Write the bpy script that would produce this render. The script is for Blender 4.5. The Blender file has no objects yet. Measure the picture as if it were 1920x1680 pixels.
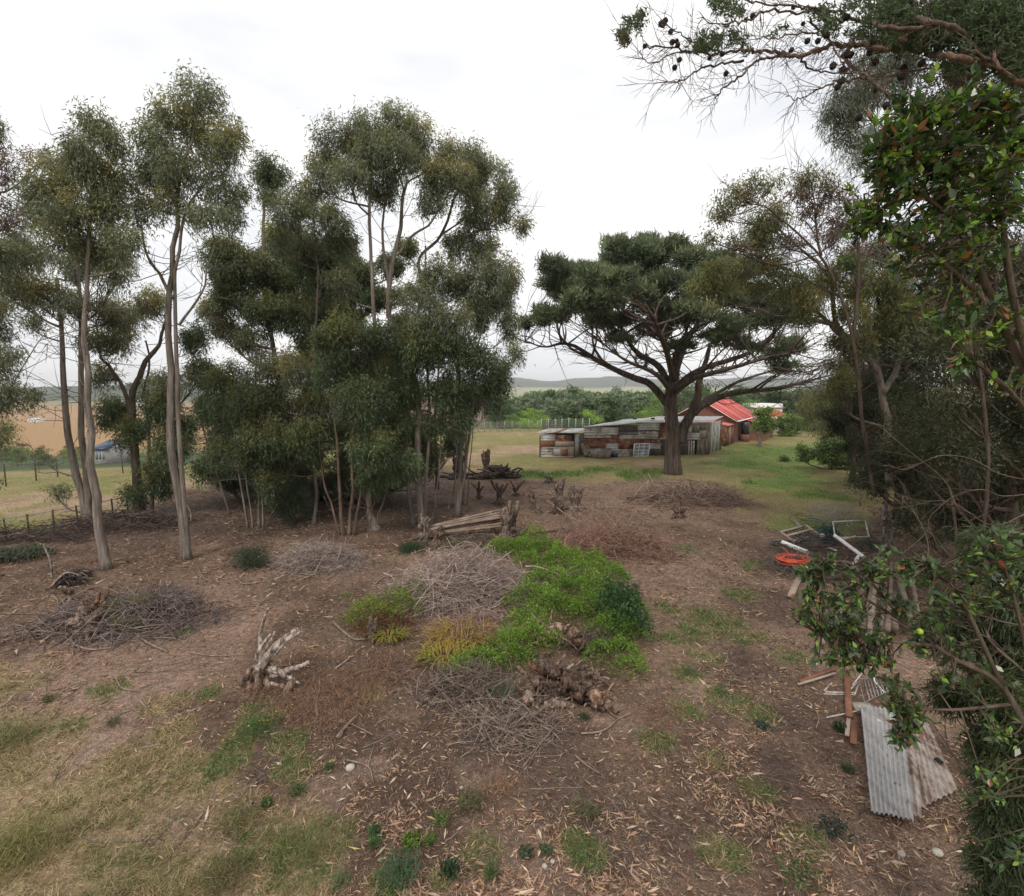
import bpy, math, random
import numpy as np
from math import radians as R, sin, cos, pi
from mathutils import Vector, Matrix

# ------------------------------------------------------------------ camera, sky, light
sc = bpy.context.scene
C = sc.collection
CAM_H = 5.5
FPX = 960.0
PITCH = math.atan2(110.0, FPX)
cam_d = bpy.data.cameras.new('camera')
cam = bpy.data.objects.new('camera', cam_d); C.objects.link(cam)
cam.location = (0, 0, CAM_H)
cam.rotation_euler = (pi/2 - PITCH, 0, 0)
cam_d.sensor_fit = 'HORIZONTAL'; cam_d.sensor_width = 36.0; cam_d.lens = 36.0*FPX/1920.0
cam_d.clip_start = 0.05; cam_d.clip_end = 20000
sc.camera = cam

w = bpy.data.worlds.new('World'); sc.world = w; w.use_nodes = True
nt = w.node_tree; nt.nodes.clear()
def N(tree, typ, **kw):
    n = tree.nodes.new(typ)
    for k, v in kw.items():
        if hasattr(n, k): setattr(n, k, v)
    return n
wo = N(nt, 'ShaderNodeOutputWorld'); bg = N(nt, 'ShaderNodeBackground')
sky = N(nt, 'ShaderNodeTexSky'); sky.sky_type = 'NISHITA'; sky.sun_disc = False
sky.sun_elevation = R(50); sky.sun_rotation = R(200)
bg.inputs['Strength'].default_value = 0.092
tc = N(nt, 'ShaderNodeTexCoord'); mp = N(nt, 'ShaderNodeMapping'); mp.inputs['Scale'].default_value = (1.0, 1.0, 3.2)
cn = N(nt, 'ShaderNodeTexNoise'); cn.inputs['Scale'].default_value = 2.2; cn.inputs['Detail'].default_value = 6
cr = N(nt, 'ShaderNodeValToRGB')
cr.color_ramp.elements[0].position = 0.34; cr.color_ramp.elements[0].color = (8.3, 8.5, 8.9, 1)
cr.color_ramp.elements[1].position = 0.60; cr.color_ramp.elements[1].color = (11.2, 11.0, 10.8, 1)
sx = N(nt, 'ShaderNodeSeparateXYZ')
hr = N(nt, 'ShaderNodeMapRange'); hr.inputs[1].default_value = 0.0; hr.inputs[2].default_value = 0.45
hr.inputs[3].default_value = 0.96; hr.inputs[4].default_value = 1.0
mul = N(nt, 'ShaderNodeMixRGB', blend_type='MULTIPLY'); mul.inputs[0].default_value = 1.0
mx = N(nt, 'ShaderNodeMixRGB'); mx.inputs[0].default_value = 0.93
L = nt.links.new
L(tc.outputs['Generated'], mp.inputs['Vector']); L(mp.outputs[0], cn.inputs['Vector']); L(cn.outputs['Fac'], cr.inputs[0])
L(tc.outputs['Generated'], sx.inputs[0]); L(sx.outputs['Z'], hr.inputs[0])
L(cr.outputs[0], mul.inputs[1]); L(hr.outputs[0], mul.inputs[2])
L(sky.outputs[0], mx.inputs[1]); L(mul.outputs[0], mx.inputs[2]); L(mx.outputs[0], bg.inputs['Color']); L(bg.outputs[0], wo.inputs['Surface'])

sd = bpy.data.lights.new('sun', 'SUN'); sd.energy = 1.5; sd.angle = R(14); sd.color = (1, .95, .87)
so = bpy.data.objects.new('sun', sd); C.objects.link(so); so.rotation_euler = (R(40), 0, R(-20)); so.location = (0, 0, 40)
sc.view_settings.view_transform = 'Standard'; sc.view_settings.look = 'None'
sc.view_settings.exposure = 0.3; sc.view_settings.gamma = 1.0
try: sc.view_settings.use_curve_mapping = False
except Exception: pass
sc.cycles.max_bounces = 6; sc.cycles.diffuse_bounces = 3; sc.cycles.transmission_bounces = 3
sc.cycles.volume_bounces = 0; sc.cycles.transparent_max_bounces = 4

# ------------------------------------------------------------------ placing
F_ = np.array([0, cos(PITCH), -sin(PITCH)]); U_ = np.array([0, sin(PITCH), cos(PITCH)]); CP = np.array([0, 0, CAM_H])
def ray(x, y):
    return F_ + np.array([1., 0, 0])*((x-960)/FPX) + U_*((840-y)/FPX)
def at(x, y, Y):
    d = ray(x, y); return CP + d*(Y/d[1])
def G(x, y, z=0.0):
    d = ray(x, y); t = (z-CAM_H)/d[2]; p = CP + d*t
    return np.array([p[0], p[1], gz(p[0], p[1])+z])

# ------------------------------------------------------------------ noise
def _hash(ix, iy, s):
    h = (ix*374761393 + iy*668265263 + s*1274126177) & 0xffffffff
    h = ((h ^ (h >> 13))*1274126177) & 0xffffffff
    return ((h ^ (h >> 16)) & 0xffff)/65535.0
def vnoise(x, y, s=0):
    x = np.asarray(x, float); y = np.asarray(y, float)
    ix = np.floor(x).astype(np.int64); iy = np.floor(y).astype(np.int64)
    fx = x-ix; fy = y-iy; fx = fx*fx*(3-2*fx); fy = fy*fy*(3-2*fy)
    a = _hash(ix, iy, s); b = _hash(ix+1, iy, s); c = _hash(ix, iy+1, s); d = _hash(ix+1, iy+1, s)
    return (a*(1-fx)+b*fx)*(1-fy) + (c*(1-fx)+d*fx)*fy
def fbm(x, y, s=0, o=4):
    v = 0; a = .5; t = 0
    for i in range(o):
        v = v + a*vnoise(np.asarray(x)*2**i, np.asarray(y)*2**i, s+i*17); t += a; a *= .5
    return v/t
# terrain height
LP = ([0, 36, 80, 150, 250, 300, 900, 1150, 1500, 1900, 9000], [0, 0, -5, -14, -23, -24, -18, -12, 8, 12, 12])
CPf = ([0, 72, 105, 150, 300, 700, 1100, 1700, 2500, 3300, 3700, 9000], [0, 0, -4, -11, -20, -20, -19, -4, 12, 66, 60, 60])
def gz(X, Y):
    X = np.asarray(X, float); Y = np.asarray(Y, float)
    r = np.sqrt(X*X*.35+Y*Y); a = X/np.maximum(np.abs(Y), 1)
    l = np.interp(r, *LP); c = np.interp(r, *CPf)
    # left crest rises towards the middle, ridge line undulates
    l = l + np.clip((r-1200)/300, 0, 1)*(14*np.clip((a+.95)/.35, 0, 1)+3*(fbm(X/160, Y/400, 5)-.5))
    c = c + np.clip((r-2700)/500, 0, 1)*80*(fbm(X/260+3, Y/900, 9, 3)-.5)
    t = np.clip((a+.52)/.22, 0, 1); t = t*t*(3-2*t)
    h = l*(1-t)+c*t
    near = np.clip(1-np.abs(r)/60, 0, 1)
    h = h + near*(0.10*(fbm(X/2.6, Y/2.6, 1)-.5)+0.035*(fbm(X/.45, Y/.45, 2)-.5))
    return h

# ------------------------------------------------------------------ objects
def link(o, parent=None):
    C.objects.link(o)
    if parent is not None: o.parent = parent
    return o
def tag(o, label=None, cat=None, group=None, kind=None):
    if label: o['label'] = label
    if cat: o['category'] = cat
    if group: o['group'] = group
    if kind: o['kind'] = kind
    return o
def thing(name, label, cat, loc=(0, 0, 0), rz=0, group=None):
    o = bpy.data.objects.new(name, None); o.location = loc; o.rotation_euler = (0, 0, rz); o.empty_display_size = .2
    return tag(link(o), label, cat, group)
def mesh_np(name, V, faces, mat=None, col=None, smooth=False, parent=None, obj=True, loc=None):
    """faces: list of int arrays (n,k); col per vertex; with a parent, V is given in world space and re-based"""
    V = np.asarray(V, np.float32).reshape(-1, 3)
    base = np.zeros(3)
    if parent is not None and not isinstance(parent, bool) and loc is None:
        p = parent; m = Matrix.Identity(4)
        while p is not None: m = Matrix.LocRotScale(p.location, p.rotation_euler, p.scale) @ m; p = p.parent
        mi = np.array(m.inverted(), dtype=np.float64); V = V @ mi[:3, :3].T.astype(np.float32) + mi[:3, 3].astype(np.float32)
    me = bpy.data.meshes.new(name)
    faces = [np.asarray(f, np.int32) for f in faces if len(f)]
    me.vertices.add(len(V)); me.vertices.foreach_set('co', V.ravel())
    lv = np.concatenate([f.ravel() for f in faces]); lt = np.concatenate([np.full(len(f), f.shape[1], np.int32) for f in faces])
    ls = np.concatenate([[0], np.cumsum(lt)[:-1]]).astype(np.int32)
    me.loops.add(len(lv)); me.loops.foreach_set('vertex_index', lv)
    me.polygons.add(len(lt)); me.polygons.foreach_set('loop_start', ls)
    if smooth: me.polygons.foreach_set('use_smooth', np.ones(len(lt), bool))
    me.update(calc_edges=True)
    if col is None and mat is not None and mat.get('uses_tint'): col = np.ones((len(V), 3))
    if col is not None:
        a = me.color_attributes.new('tint', 'FLOAT_COLOR', 'POINT')
        c4 = np.ones((len(V), 4), np.float32); c4[:, :3] = col; a.data.foreach_set('color', c4.ravel())
    if mat: me.materials.append(mat)
    if not obj: return me
    o = bpy.data.objects.new(name, me)
    if loc is not None: o.location = loc
    return link(o, parent)

def unit(v):
    v = np.asarray(v, float); n = np.linalg.norm(v, axis=-1, keepdims=True); return v/np.maximum(n, 1e-9)

class Tubes:
    def __init__(s): s.V = []; s.Fq = []; s.C = []; s.n = 0
    def add(s, P, r, k=5, col=None, bump=0., rng=None, cap=True):
        P = np.asarray(P, float); n = len(P); r = np.broadcast_to(np.asarray(r, float), (n,))
        T = np.gradient(P, axis=0); T = unit(T)
        ref = np.array([0, 0, 1.]) if abs(T[0, 2]) < .9 else np.array([1., 0, 0])
        A = unit(np.cross(T, ref)); B = np.cross(T, A)
        th = np.arange(k)*2*pi/k
        rr = r[:, None]*np.ones((1, k))
        if bump: rr = rr*(1+bump*(rng.random((n, k))-.5)*2)
        V = P[:, None, :] + A[:, None, :]*(np.cos(th)[None, :, None]*rr[:, :, None]) + B[:, None, :]*(np.sin(th)[None, :, None]*rr[:, :, None])
        V = V.reshape(-1, 3)
        i = np.arange(n-1)[:, None]*k; j = np.arange(k)[None, :]; j2 = (j+1) % k
        q = np.stack([i+j, i+j2, i+k+j2, i+k+j], -1).reshape(-1, 4)+s.n
        s.Fq.append(q)
        m = len(V)
        if cap:
            V = np.vstack([V, P[0:1], P[-1:]])
            jj = np.arange(k); a = np.stack([jj, (jj+1) % k, np.full(k, m), np.full(k, m)], -1)
            # caps as degenerate-free quads: use pairs
            s.Fq.append(None); s.Fq.append((np.stack([(jj+1) % k, jj, np.full(k, m)], -1)+s.n))
            s.Fq.append((np.stack([jj+(n-1)*k, (jj+1) % k+(n-1)*k, np.full(k, m+1)], -1)+s.n))
        s.V.append(V); s.n += len(V)
        s.C.append(np.broadcast_to(np.asarray(col if col is not None else (1, 1, 1), float), (len(V), 3)))
    def build(s, name, mat, parent=None, smooth=True):
        q = [f for f in s.Fq if f is not None and f.shape[1] == 4]; t = [f for f in s.Fq if f is not None and f.shape[1] == 3]
        fs = [np.concatenate(q)]
        if t: fs.append(np.concatenate(t))
        return mesh_np(name, np.concatenate(s.V), fs, mat, np.concatenate(s.C), smooth, parent)

def smoothline(P, m=6):
    """Catmull-Rom through points"""
    P = np.asarray(P, float)
    if len(P) < 3: 
        t = np.linspace(0, 1, m+1)[:, None]; return P[0]*(1-t)+P[-1]*t
    Q = np.vstack([2*P[0]-P[1], P, 2*P[-1]-P[-2]]); out = []
    for i in range(1, len(Q)-2):
        p0, p1, p2, p3 = Q[i-1:i+3]
        t = np.linspace(0, 1, m, endpoint=False)[:, None]
        out.append(.5*((2*p1)+(-p0+p2)*t+(2*p0-5*p1+4*p2-p3)*t*t+(-p0+3*p1-3*p2+p3)*t**3))
    out.append(P[-1:]); return np.concatenate(out)

class Leaves:
    """many small flat leaves, each a 4-point blade (or 6-point oval)"""
    def __init__(s, oval=False, tri=False): s.p = []; s.a = []; s.l = []; s.w = []; s.c = []; s.oval = oval; s.tri = tri
    def add(s, pos, axis, length, width, col):
        n = len(pos); s.p.append(pos); s.a.append(unit(axis)); s.l.append(np.broadcast_to(length, (n,))); s.w.append(np.broadcast_to(width, (n,)))
        s.c.append(np.broadcast_to(col, (n, 3)))
    def count(s): return sum(len(p) for p in s.p)
    def build(s, name, mat, parent, rng):
        p = np.concatenate(s.p); a = np.concatenate(s.a); l = np.concatenate(s.l)[:, None]; wd = np.concatenate(s.w)[:, None]; c = np.concatenate(s.c)
        n = len(p); sd = unit(np.cross(a, rng.normal(size=(n, 3)))); nn = np.cross(a, sd)
        if s.oval:
            V = np.stack([p, p+a*l*.3+sd*wd*.5+nn*wd*.08, p+a*l*.72+sd*wd*.42+nn*wd*.05, p+a*l-nn*l*.10, p+a*l*.72-sd*wd*.42+nn*wd*.05, p+a*l*.3-sd*wd*.5+nn*wd*.08], 1)
            k = 6; b = np.arange(n)[:, None]*6; f = [np.concatenate([b+np.array([[0, 1, 2, 3]]), b+np.array([[0, 3, 4, 5]])])]
        elif s.tri:
            V = np.stack([p-sd*wd*.5, p+sd*wd*.5, p+a*l-nn*l*.1], 1); k = 3; f = [np.arange(n*3).reshape(n, 3)]
        else:
            V = np.stack([p, p+a*l*.45+sd*wd*.5, p+a*l-nn*l*.12, p+a*l*.45-sd*wd*.5], 1); k = 4
            f = [np.arange(n*4).reshape(n, 4)]
        return mesh_np(name, V.reshape(-1, 3), f, mat, np.repeat(c, k, 0), False, parent)

def box(V, F, cx, cy, cz, sx_, sy_, sz_, ax=None):
    """append a box to lists; ax = 3x3 axes"""
    b = len(V); M = np.eye(3) if ax is None else np.asarray(ax)
    for dz in (-.5, .5):
        for dx, dy in ((-.5, -.5), (.5, -.5), (.5, .5), (-.5, .5)):
            V.append(np.array([cx, cy, cz])+M[0]*dx*sx_+M[1]*dy*sy_+M[2]*dz*sz_)
    for f in ((3, 2, 1, 0), (4, 5, 6, 7), (0, 1, 5, 4), (1, 2, 6, 5), (2, 3, 7, 6), (3, 0, 4, 7)): F.append([b+i for i in f])
def boxobj(name, boxes, mat, parent=None):
    V = []; F = []
    for b in boxes: box(V, F, *b)
    return mesh_np(name, np.array(V), [np.array(F)], mat, None, False, parent)
def beam(name, p, q, wd, th, mat, parent=None, up=(0, 0, 1)):
    p = np.asarray(p, float); q = np.asarray(q, float); x = unit(q-p); y = np.cross(np.asarray(up, float), x)
    if np.linalg.norm(y) < .05: y = np.cross((0, 1., 0), x)
    y = unit(y); z = np.cross(x, y); c = (p+q)/2
    return boxobj(name, [(c[0], c[1], c[2], np.linalg.norm(q-p), wd, th, (x, y, z))], mat, parent)

# ------------------------------------------------------------------ materials
def mat_new(name):
    m = bpy.data.materials.new(name); m.use_nodes = True; t = m.node_tree; t.nodes.clear()
    o = N(t, 'ShaderNodeOutputMaterial'); b = N(t, 'ShaderNodeBsdfPrincipled'); t.links.new(b.outputs[0], o.inputs[0])
    return m, t, b, o
def noise_mat(name, cols, scale=5, detail=6, rough=.85, stretch=(1, 1, 1), bump=.3, bdist=.01, attr=False, metal=0., pos=(.35, .65), spec=.3, bscale=None, gen='Object'):
    m, t, b, o = mat_new(name); l = t.links.new
    tcn = N(t, 'ShaderNodeTexCoord'); mpn = N(t, 'ShaderNodeMapping'); mpn.inputs['Scale'].default_value = stretch
    n1 = N(t, 'ShaderNodeTexNoise'); n1.inputs['Scale'].default_value = scale; n1.inputs['Detail'].default_value = detail; n1.inputs['Roughness'].default_value = .65
    rp = N(t, 'ShaderNodeValToRGB'); e = rp.color_ramp.elements
    e[0].position = pos[0]; e[1].position = pos[1]; e[0].color = (*cols[0], 1); e[1].color = (*cols[-1], 1)
    for i, c in enumerate(cols[1:-1]):
        x = e.new(pos[0]+(pos[1]-pos[0])*(i+1)/(len(cols)-1)); x.color = (*c, 1)
    l(tcn.outputs[gen], mpn.inputs[0]); l(mpn.outputs[0], n1.inputs['Vector']); l(n1.outputs['Fac'], rp.inputs[0])
    src = rp.outputs[0]
    if attr:
        m['uses_tint'] = 1
        at_ = N(t, 'ShaderNodeAttribute'); at_.attribute_name = 'tint'; mm = N(t, 'ShaderNodeMixRGB', blend_type='MULTIPLY'); mm.inputs[0].default_value = 1
        l(src, mm.inputs[1]); l(at_.outputs['Color'], mm.inputs[2]); src = mm.outputs[0]
    l(src, b.inputs['Base Color']); b.inputs['Roughness'].default_value = rough; b.inputs['Metallic'].default_value = metal
    b.inputs['Specular IOR Level'].default_value = spec
    if bump:
        n2 = N(t, 'ShaderNodeTexNoise'); n2.inputs['Scale'].default_value = bscale or scale*2; n2.inputs['Detail'].default_value = 8
        l(mpn.outputs[0], n2.inputs['Vector']); bm = N(t, 'ShaderNodeBump'); bm.inputs['Strength'].default_value = bump; bm.inputs['Distance'].default_value = bdist
        l(n2.outputs['Fac'], bm.inputs['Height']); l(bm.outputs[0], b.inputs['Normal'])
    return m
def leaf_mat(name, trans=.3, rough=.5, spec=.35):
    m, t, b, o = mat_new(name); l = t.links.new
    a = N(t, 'ShaderNodeAttribute'); a.attribute_name = 'tint'
    l(a.outputs['Color'], b.inputs['Base Color']); b.inputs['Roughness'].default_value = rough; b.inputs['Specular IOR Level'].default_value = spec
    tr = N(t, 'ShaderNodeBsdfTranslucent'); hs = N(t, 'ShaderNodeHueSaturation'); hs.inputs['Value'].default_value = 1.3; hs.inputs['Saturation'].default_value = 1.15
    l(a.outputs['Color'], hs.inputs['Color']); l(hs.outputs[0], tr.inputs[0])
    mxs = N(t, 'ShaderNodeMixShader'); mxs.inputs[0].default_value = trans; l(b.outputs[0], mxs.inputs[1]); l(tr.outputs[0], mxs.inputs[2]); l(mxs.outputs[0], o.inputs[0])
    return m
M = {}
M['leaf'] = leaf_mat('leaf_surface')
M['waxleaf'] = leaf_mat('waxy_leaf', .22, .3, .5)
M['litter'] = leaf_mat('dry_leaf', .1, .7, .2)
M['gum'] = noise_mat('gum_bark', [(.075, .058, .048), (.185, .150, .125), (.31, .27, .235)], 4, 10, .9, (3, 3, .35), .8, .03, attr=True, pos=(.3, .7))
M['pinebark'] = noise_mat('pine_bark', [(.045, .032, .026), (.13, .095, .075), (.20, .155, .13)], 2.5, 10, .95, (3, 3, .35), 1.0, .12, attr=True, pos=(.35, .68))
M['twig'] = noise_mat('dry_twig', [(.16, .13, .115), (.33, .28, .25)], 6, 4, .9, (1, 1, 1), 0, attr=True)
M['old'] = noise_mat('weathered_wood', [(.05, .036, .03), (.23, .19, .165), (.44, .39, .35)], 7, 12, .95, (2, 2, .8), 1.0, .06, attr=True, pos=(.36, .64), bscale=16)
M['plank'] = noise_mat('grey_plank', [(.09, .07, .055), (.22, .185, .15), (.33, .29, .25)], 3, 8, .9, (6, 6, .7), .4, .01, attr=True)
M['pole'] = noise_mat('grey_pole', [(.15, .12, .10), (.31, .27, .235)], 3, 8, .9, (1, 1, 3), .3, .01, attr=True)
M['galv'] = noise_mat('galvanised_sheet', [(.30, .22, .17), (.38, .36, .34), (.52, .52, .51)], 1.6, 8, .5, (1, 1, 1), .15, .01, pos=(.33, .6), spec=.5)
M['galvold'] = noise_mat('stained_sheet', [(.17, .11, .08), (.34, .30, .27), (.48, .46, .43)], 1.8, 9, .65, (1, 1, 1), .2, .01, pos=(.36, .60))
M['rust'] = noise_mat('rusty_sheet', [(.075, .034, .022), (.19, .085, .05), (.36, .24, .17)], 3.0, 9, .9, (1, 1, 1), .3, .01)
M['rustor'] = noise_mat('orange_rust', [(.13, .058, .036), (.27, .125, .075)], 2.5, 9, .9, (1, 1, 1), .3, .01)
M['darkwood'] = noise_mat('dark_boards', [(.035, .028, .024), (.12, .095, .08)], 2.5, 8, .9, (1, 1, 6), .3, .01)
M['palewood'] = noise_mat('pale_board', [(.30, .22, .17), (.42, .34, .28)], 3, 8, .85, (1, 1, 4), .3, .01)
M['dark'] = noise_mat('dark_interior', [(.012, .011, .01), (.03, .027, .024)], 3, 3, .9, bump=0)
M['redroof'] = noise_mat('red_painted_roof', [(.50, .055, .04), (.60, .085, .06)], 1.5, 6, .55, bump=0, pos=(.4, .6))
M['paleredroof'] = noise_mat('faded_red_roof', [(.50, .13, .10), (.60, .24, .19)], 1.5, 6, .6, bump=0)
M['white'] = noise_mat('white_paint', [(.66, .66, .65), (.82, .82, .81)], 4, 6, .5, bump=0)
M['pvc'] = noise_mat('white_plastic', [(.60, .57, .53), (.80, .79, .77)], 6, 6, .4, bump=0)
M['grime'] = noise_mat('grimy_white_frame', [(.38, .33, .29), (.66, .62, .58)], 9, 6, .6, bump=0)
M['black'] = noise_mat('black_plastic', [(.022, .024, .026), (.06, .065, .068)], 4, 3, .35, bump=0)
M['bluepl'] = noise_mat('dark_blue_plastic', [(.015, .03, .06), (.04, .07, .11)], 4, 3, .4, bump=0)
M['netgreen'] = noise_mat('dark_green_net', [(.01, .05, .045), (.03, .10, .085)], 8, 3, .7, bump=0)
M['orange'] = noise_mat('orange_hose', [(.72, .10, .04), (.85, .17, .08)], 8, 3, .45, bump=0)
M['glass'] = noise_mat('window_glass', [(.10, .12, .14), (.30, .33, .36)], 2.5, 3, .15, bump=0, spec=.6)
M['metal'] = noise_mat('grey_metal', [(.22, .20, .19), (.42, .40, .39)], 5, 5, .45, bump=0)
M['cone'] = noise_mat('seed_cone', [(.02, .013, .012), (.07, .045, .038)], 30, 4, .9, bump=.6, bdist=.01)
M['stone'] = noise_mat('pale_stone', [(.28, .24, .20), (.5, .46, .40)], 8, 5, .9, bump=.5)
M['yellow'] = noise_mat('yellow_petals', [(.75, .50, .02), (.85, .62, .05)], 8, 2, .6, bump=0)
M['fruit'] = noise_mat('lime_ball', [(.35, .50, .04), (.45, .58, .08)], 8, 2, .5, bump=0)
def brick_mat():
    m, t, b, o = mat_new('red_brick'); l = t.links.new
    tcn = N(t, 'ShaderNodeTexCoord'); br = N(t, 'ShaderNodeTexBrick')
    br.inputs['Color1'].default_value = (.17, .055, .035, 1); br.inputs['Color2'].default_value = (.24, .085, .055, 1); br.inputs['Mortar'].default_value = (.20, .12, .09, 1)
    br.inputs['Scale'].default_value = 1; br.inputs['Mortar Size'].default_value = .01; br.inputs['Brick Width'].default_value = .22; br.inputs['Row Height'].default_value = .075
    mpn = N(t, 'ShaderNodeMapping'); mpn.inputs['Rotation'].default_value = (R(90), 0, 0)
    l(tcn.outputs['Object'], mpn.inputs[0]); l(mpn.outputs[0], br.inputs[0]); l(br.outputs[0], b.inputs['Base Color']); b.inputs['Roughness'].default_value = .9
    return m
M['brick'] = brick_mat()
# ------------------------------------------------------------------ the ground
rs = np.random.default_rng(7)
def poly_world(pts): return np.array([G(*p)[:2] for p in pts])
def sdf(P, poly):
    """signed distance, positive inside"""
    x = P[:, 0]; y = P[:, 1]; d = np.full(len(P), 1e9); ins = np.zeros(len(P), bool); n = len(poly)
    for i in range(n):
        a = poly[i]; b = poly[(i+1) % n]; e = b-a; wv = P-a
        t = np.clip((wv@e)/(e@e+1e-9), 0, 1); dd = wv-t[:, None]*e; d = np.minimum(d, (dd**2).sum(1))
        c = ((a[1] > y) != (b[1] > y)) & (x < (b[0]-a[0])*(y-a[1])/(b[1]-a[1]+1e-12)+a[0]); ins ^= c
    return np.where(ins, 1, -1)*np.sqrt(d)
SOIL = poly_world([(-300, 1015), (0, 1008), (160, 985), (300, 925), (420, 908), (520, 890), (700, 885), (860, 882), (960, 893), (1080, 905), (1180, 902), (1250, 893),
                   (1330, 908), (1392, 935), (1410, 975), (1450, 1010), (1520, 1005), (1580, 985), (1620, 955), (1700, 955), (2100, 960), (2600, 1400), (2600, 3200), (-1200, 3200)])
GRASSP = poly_world([(-900, 1240), (0, 1235), (40, 1290), (80, 1370), (150, 1430), (260, 1410), (330, 1440), (390, 1530), (470, 1560), (560, 1640), (640, 2000), (300, 3000), (-1200, 3200)])
SPOTS = {  # ground patches: kind -> (px, py, radius in m)
 'green': [(1420, 1060, .8), (1390, 1115, .6), (1250, 1200, .4), (1480, 1230, .5), (1330, 1430, .45), (1420, 1480, .45), (1250, 1400, .45), (1100, 1600, .35), (1350, 1600, .4), (1500, 1560, .35), (550, 1440, .35), (620, 1570, .35), (900, 1600, .35), (400, 1300, .3), (430, 1420, .4), (1280, 1030, .6), (1150, 1000, .5), (340, 1185, .35), (650, 1120, .3), (540, 1390, .4), (1340, 1165, .95), (1390, 1190, .7), (1300, 1190, .6), (1330, 1235, .55), (1290, 1268, .45), (1350, 1310, .4), (110, 1368, .4), (200, 1295, .35), (480, 1590, .4), (560, 1620, .4), (480, 1345, .45), (455, 1380, .35), (1250, 1140, .5),
           (1280, 1340, .5), (1410, 1330, .5), (1000, 890, 2.2), (1060, 888, 2.2), (1130, 880, 1.6), (1190, 893, 2.2), (1240, 885, 1.4), (1520, 860, 4.), (1530, 842, 4.), (1480, 880, 2.), (1500, 900, 2.4), (1540, 930, 1.8), (1440, 905, 2.), (1400, 870, 3), (1450, 850, 5), (730, 1660, .35), (830, 1650, .2)],
 'dry': [(310, 1320, .45), (330, 1370, .4), (240, 1440, .35), (290, 1420, .4), (350, 1430, .35), (20, 1290, .8), (100, 1240, .4), (700, 1300, .3), (220, 1420, .4)],
 'bare': [(200, 1375, .5), (150, 1410, .5), (260, 1300, .45), (330, 1280, .4), (1310, 1298, .35), (1120, 1330, .4), (200, 1520, .25), (620, 1480, .4), (900, 1440, .5), (1180, 1345, .4), (480, 1265, .3), (700, 1440, .4)],
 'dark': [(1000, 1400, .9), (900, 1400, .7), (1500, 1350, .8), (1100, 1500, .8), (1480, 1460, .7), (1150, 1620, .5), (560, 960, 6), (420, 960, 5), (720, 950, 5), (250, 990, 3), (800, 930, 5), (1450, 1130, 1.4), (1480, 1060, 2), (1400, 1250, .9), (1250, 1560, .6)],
 'tan': [(920, 850, 3.5), (860, 862, 3), (980, 842, 4), (1400, 845, 2.5), (1340, 862, 1.6), (60, 935, 2.5), (160, 945, 3), (0, 950, 2), (330, 908, 3), (1230, 868, 2), (1560, 880, 1)],
}
for k in SPOTS: SPOTS[k] = [(*G(x, y)[:2], r) for x, y, r in SPOTS[k]]
def spot(P, kind):
    v = np.zeros(len(P))
    for x, y, r in SPOTS[kind]:
        d2 = ((P[:, 0]-x)**2+(P[:, 1]-y)**2)/(r*r); v = np.maximum(v, np.exp(-d2*1.1))
    return v
def zones(P):
    nz = fbm(P[:, 0]/1.3, P[:, 1]/1.3, 31)-.5; n2 = fbm(P[:, 0]/.4, P[:, 1]/.4, 37)-.5
    sc_ = np.clip(np.hypot(P[:, 0], P[:, 1])/12, .3, 2)
    soil = np.clip((sdf(P, SOIL)+(nz*2.2+n2)*sc_)/(.5*sc_)+.5, 0, 1)
    gr = np.clip((sdf(P, GRASSP)+nz*2.0+n2*1.2)/.8+.5, 0, 1)
    s = {k: np.clip((spot(P, k)+nz*.9+n2*.6-.38)/.25, 0, 1) for k in SPOTS}
    return soil, gr, s
def mixc(c, b, t): return c*(1-t[:, None])+np.asarray(b)*t[:, None]

ang = np.concatenate([np.linspace(-180, -68, 26)[:-1], np.linspace(-68, 68, 250), np.linspace(68, 180, 26)[1:]])
ang = R(1)*ang[:-1]
rad = np.concatenate([np.geomspace(.7, 60, 190)[:-1], np.geomspace(60, 5200, 110)])
AA, RR = np.meshgrid(ang, rad); GX = RR*np.sin(AA); GY = RR*np.cos(AA); GZ = gz(GX, GY)
# behind the camera everything stays level
nA = len(ang); nR = len(rad)
GV = np.stack([GX, GY, GZ], -1).reshape(-1, 3); GV = np.vstack([GV, [[0, 0, float(gz(0, 0))]]])
i = np.arange(nR-1)[:, None]*nA; j = np.arange(nA)[None, :]; j2 = (j+1) % nA
q = np.stack([i+j, i+nA+j, i+nA+j2, i+j2], -1).reshape(-1, 4)[:, ::-1]
t = np.stack([np.full(nA, nR*nA), np.arange(nA), (np.arange(nA)+1) % nA], -1)[:, ::-1]
P2 = GV[:, :2]; soil, gr, s = zones(P2)
rr = np.hypot(P2[:, 0]*.6, P2[:, 1]); aa = P2[:, 0]/np.maximum(np.abs(P2[:, 1]), 1)
na = fbm(P2[:, 0]/4, P2[:, 1]/4, 51); nb = fbm(P2[:, 0]/.6, P2[:, 1]/.6, 52); ncc = fbm(P2[:, 0]/14, P2[:, 1]/5, 53)
col = np.ones((len(P2), 3))*np.array([.165, .158, .054])                      # lawn
col = mixc(col, (.250, .190, .100), np.clip((na*.6+ncc*.7-.55)*3.2, 0, 1)*.8)
col = mixc(col, (.105, .150, .042), np.clip((.45-ncc)*4, 0, 1)*.7)
col = mixc(col, (.285, .200, .130), s['tan']*.85); col = mixc(col, (.115, .165, .042), s['green'])
sc1 = np.ones((len(P2), 3))*np.array([.142, .094, .066])                       # soil under the trees
sc1 = mixc(sc1, (.225, .150, .112), np.clip((na-.47)*5, 0, 1)*.7); sc1 = mixc(sc1, (.072, .046, .035), np.clip((nb*.5+na*.5-.5)*-9, 0, 1)*.65)
sc1 = mixc(sc1, (.225, .155, .115), s["bare"]*.7); sc1 = mixc(sc1, (.088, .060, .048), s['dark']*.7)
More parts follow.
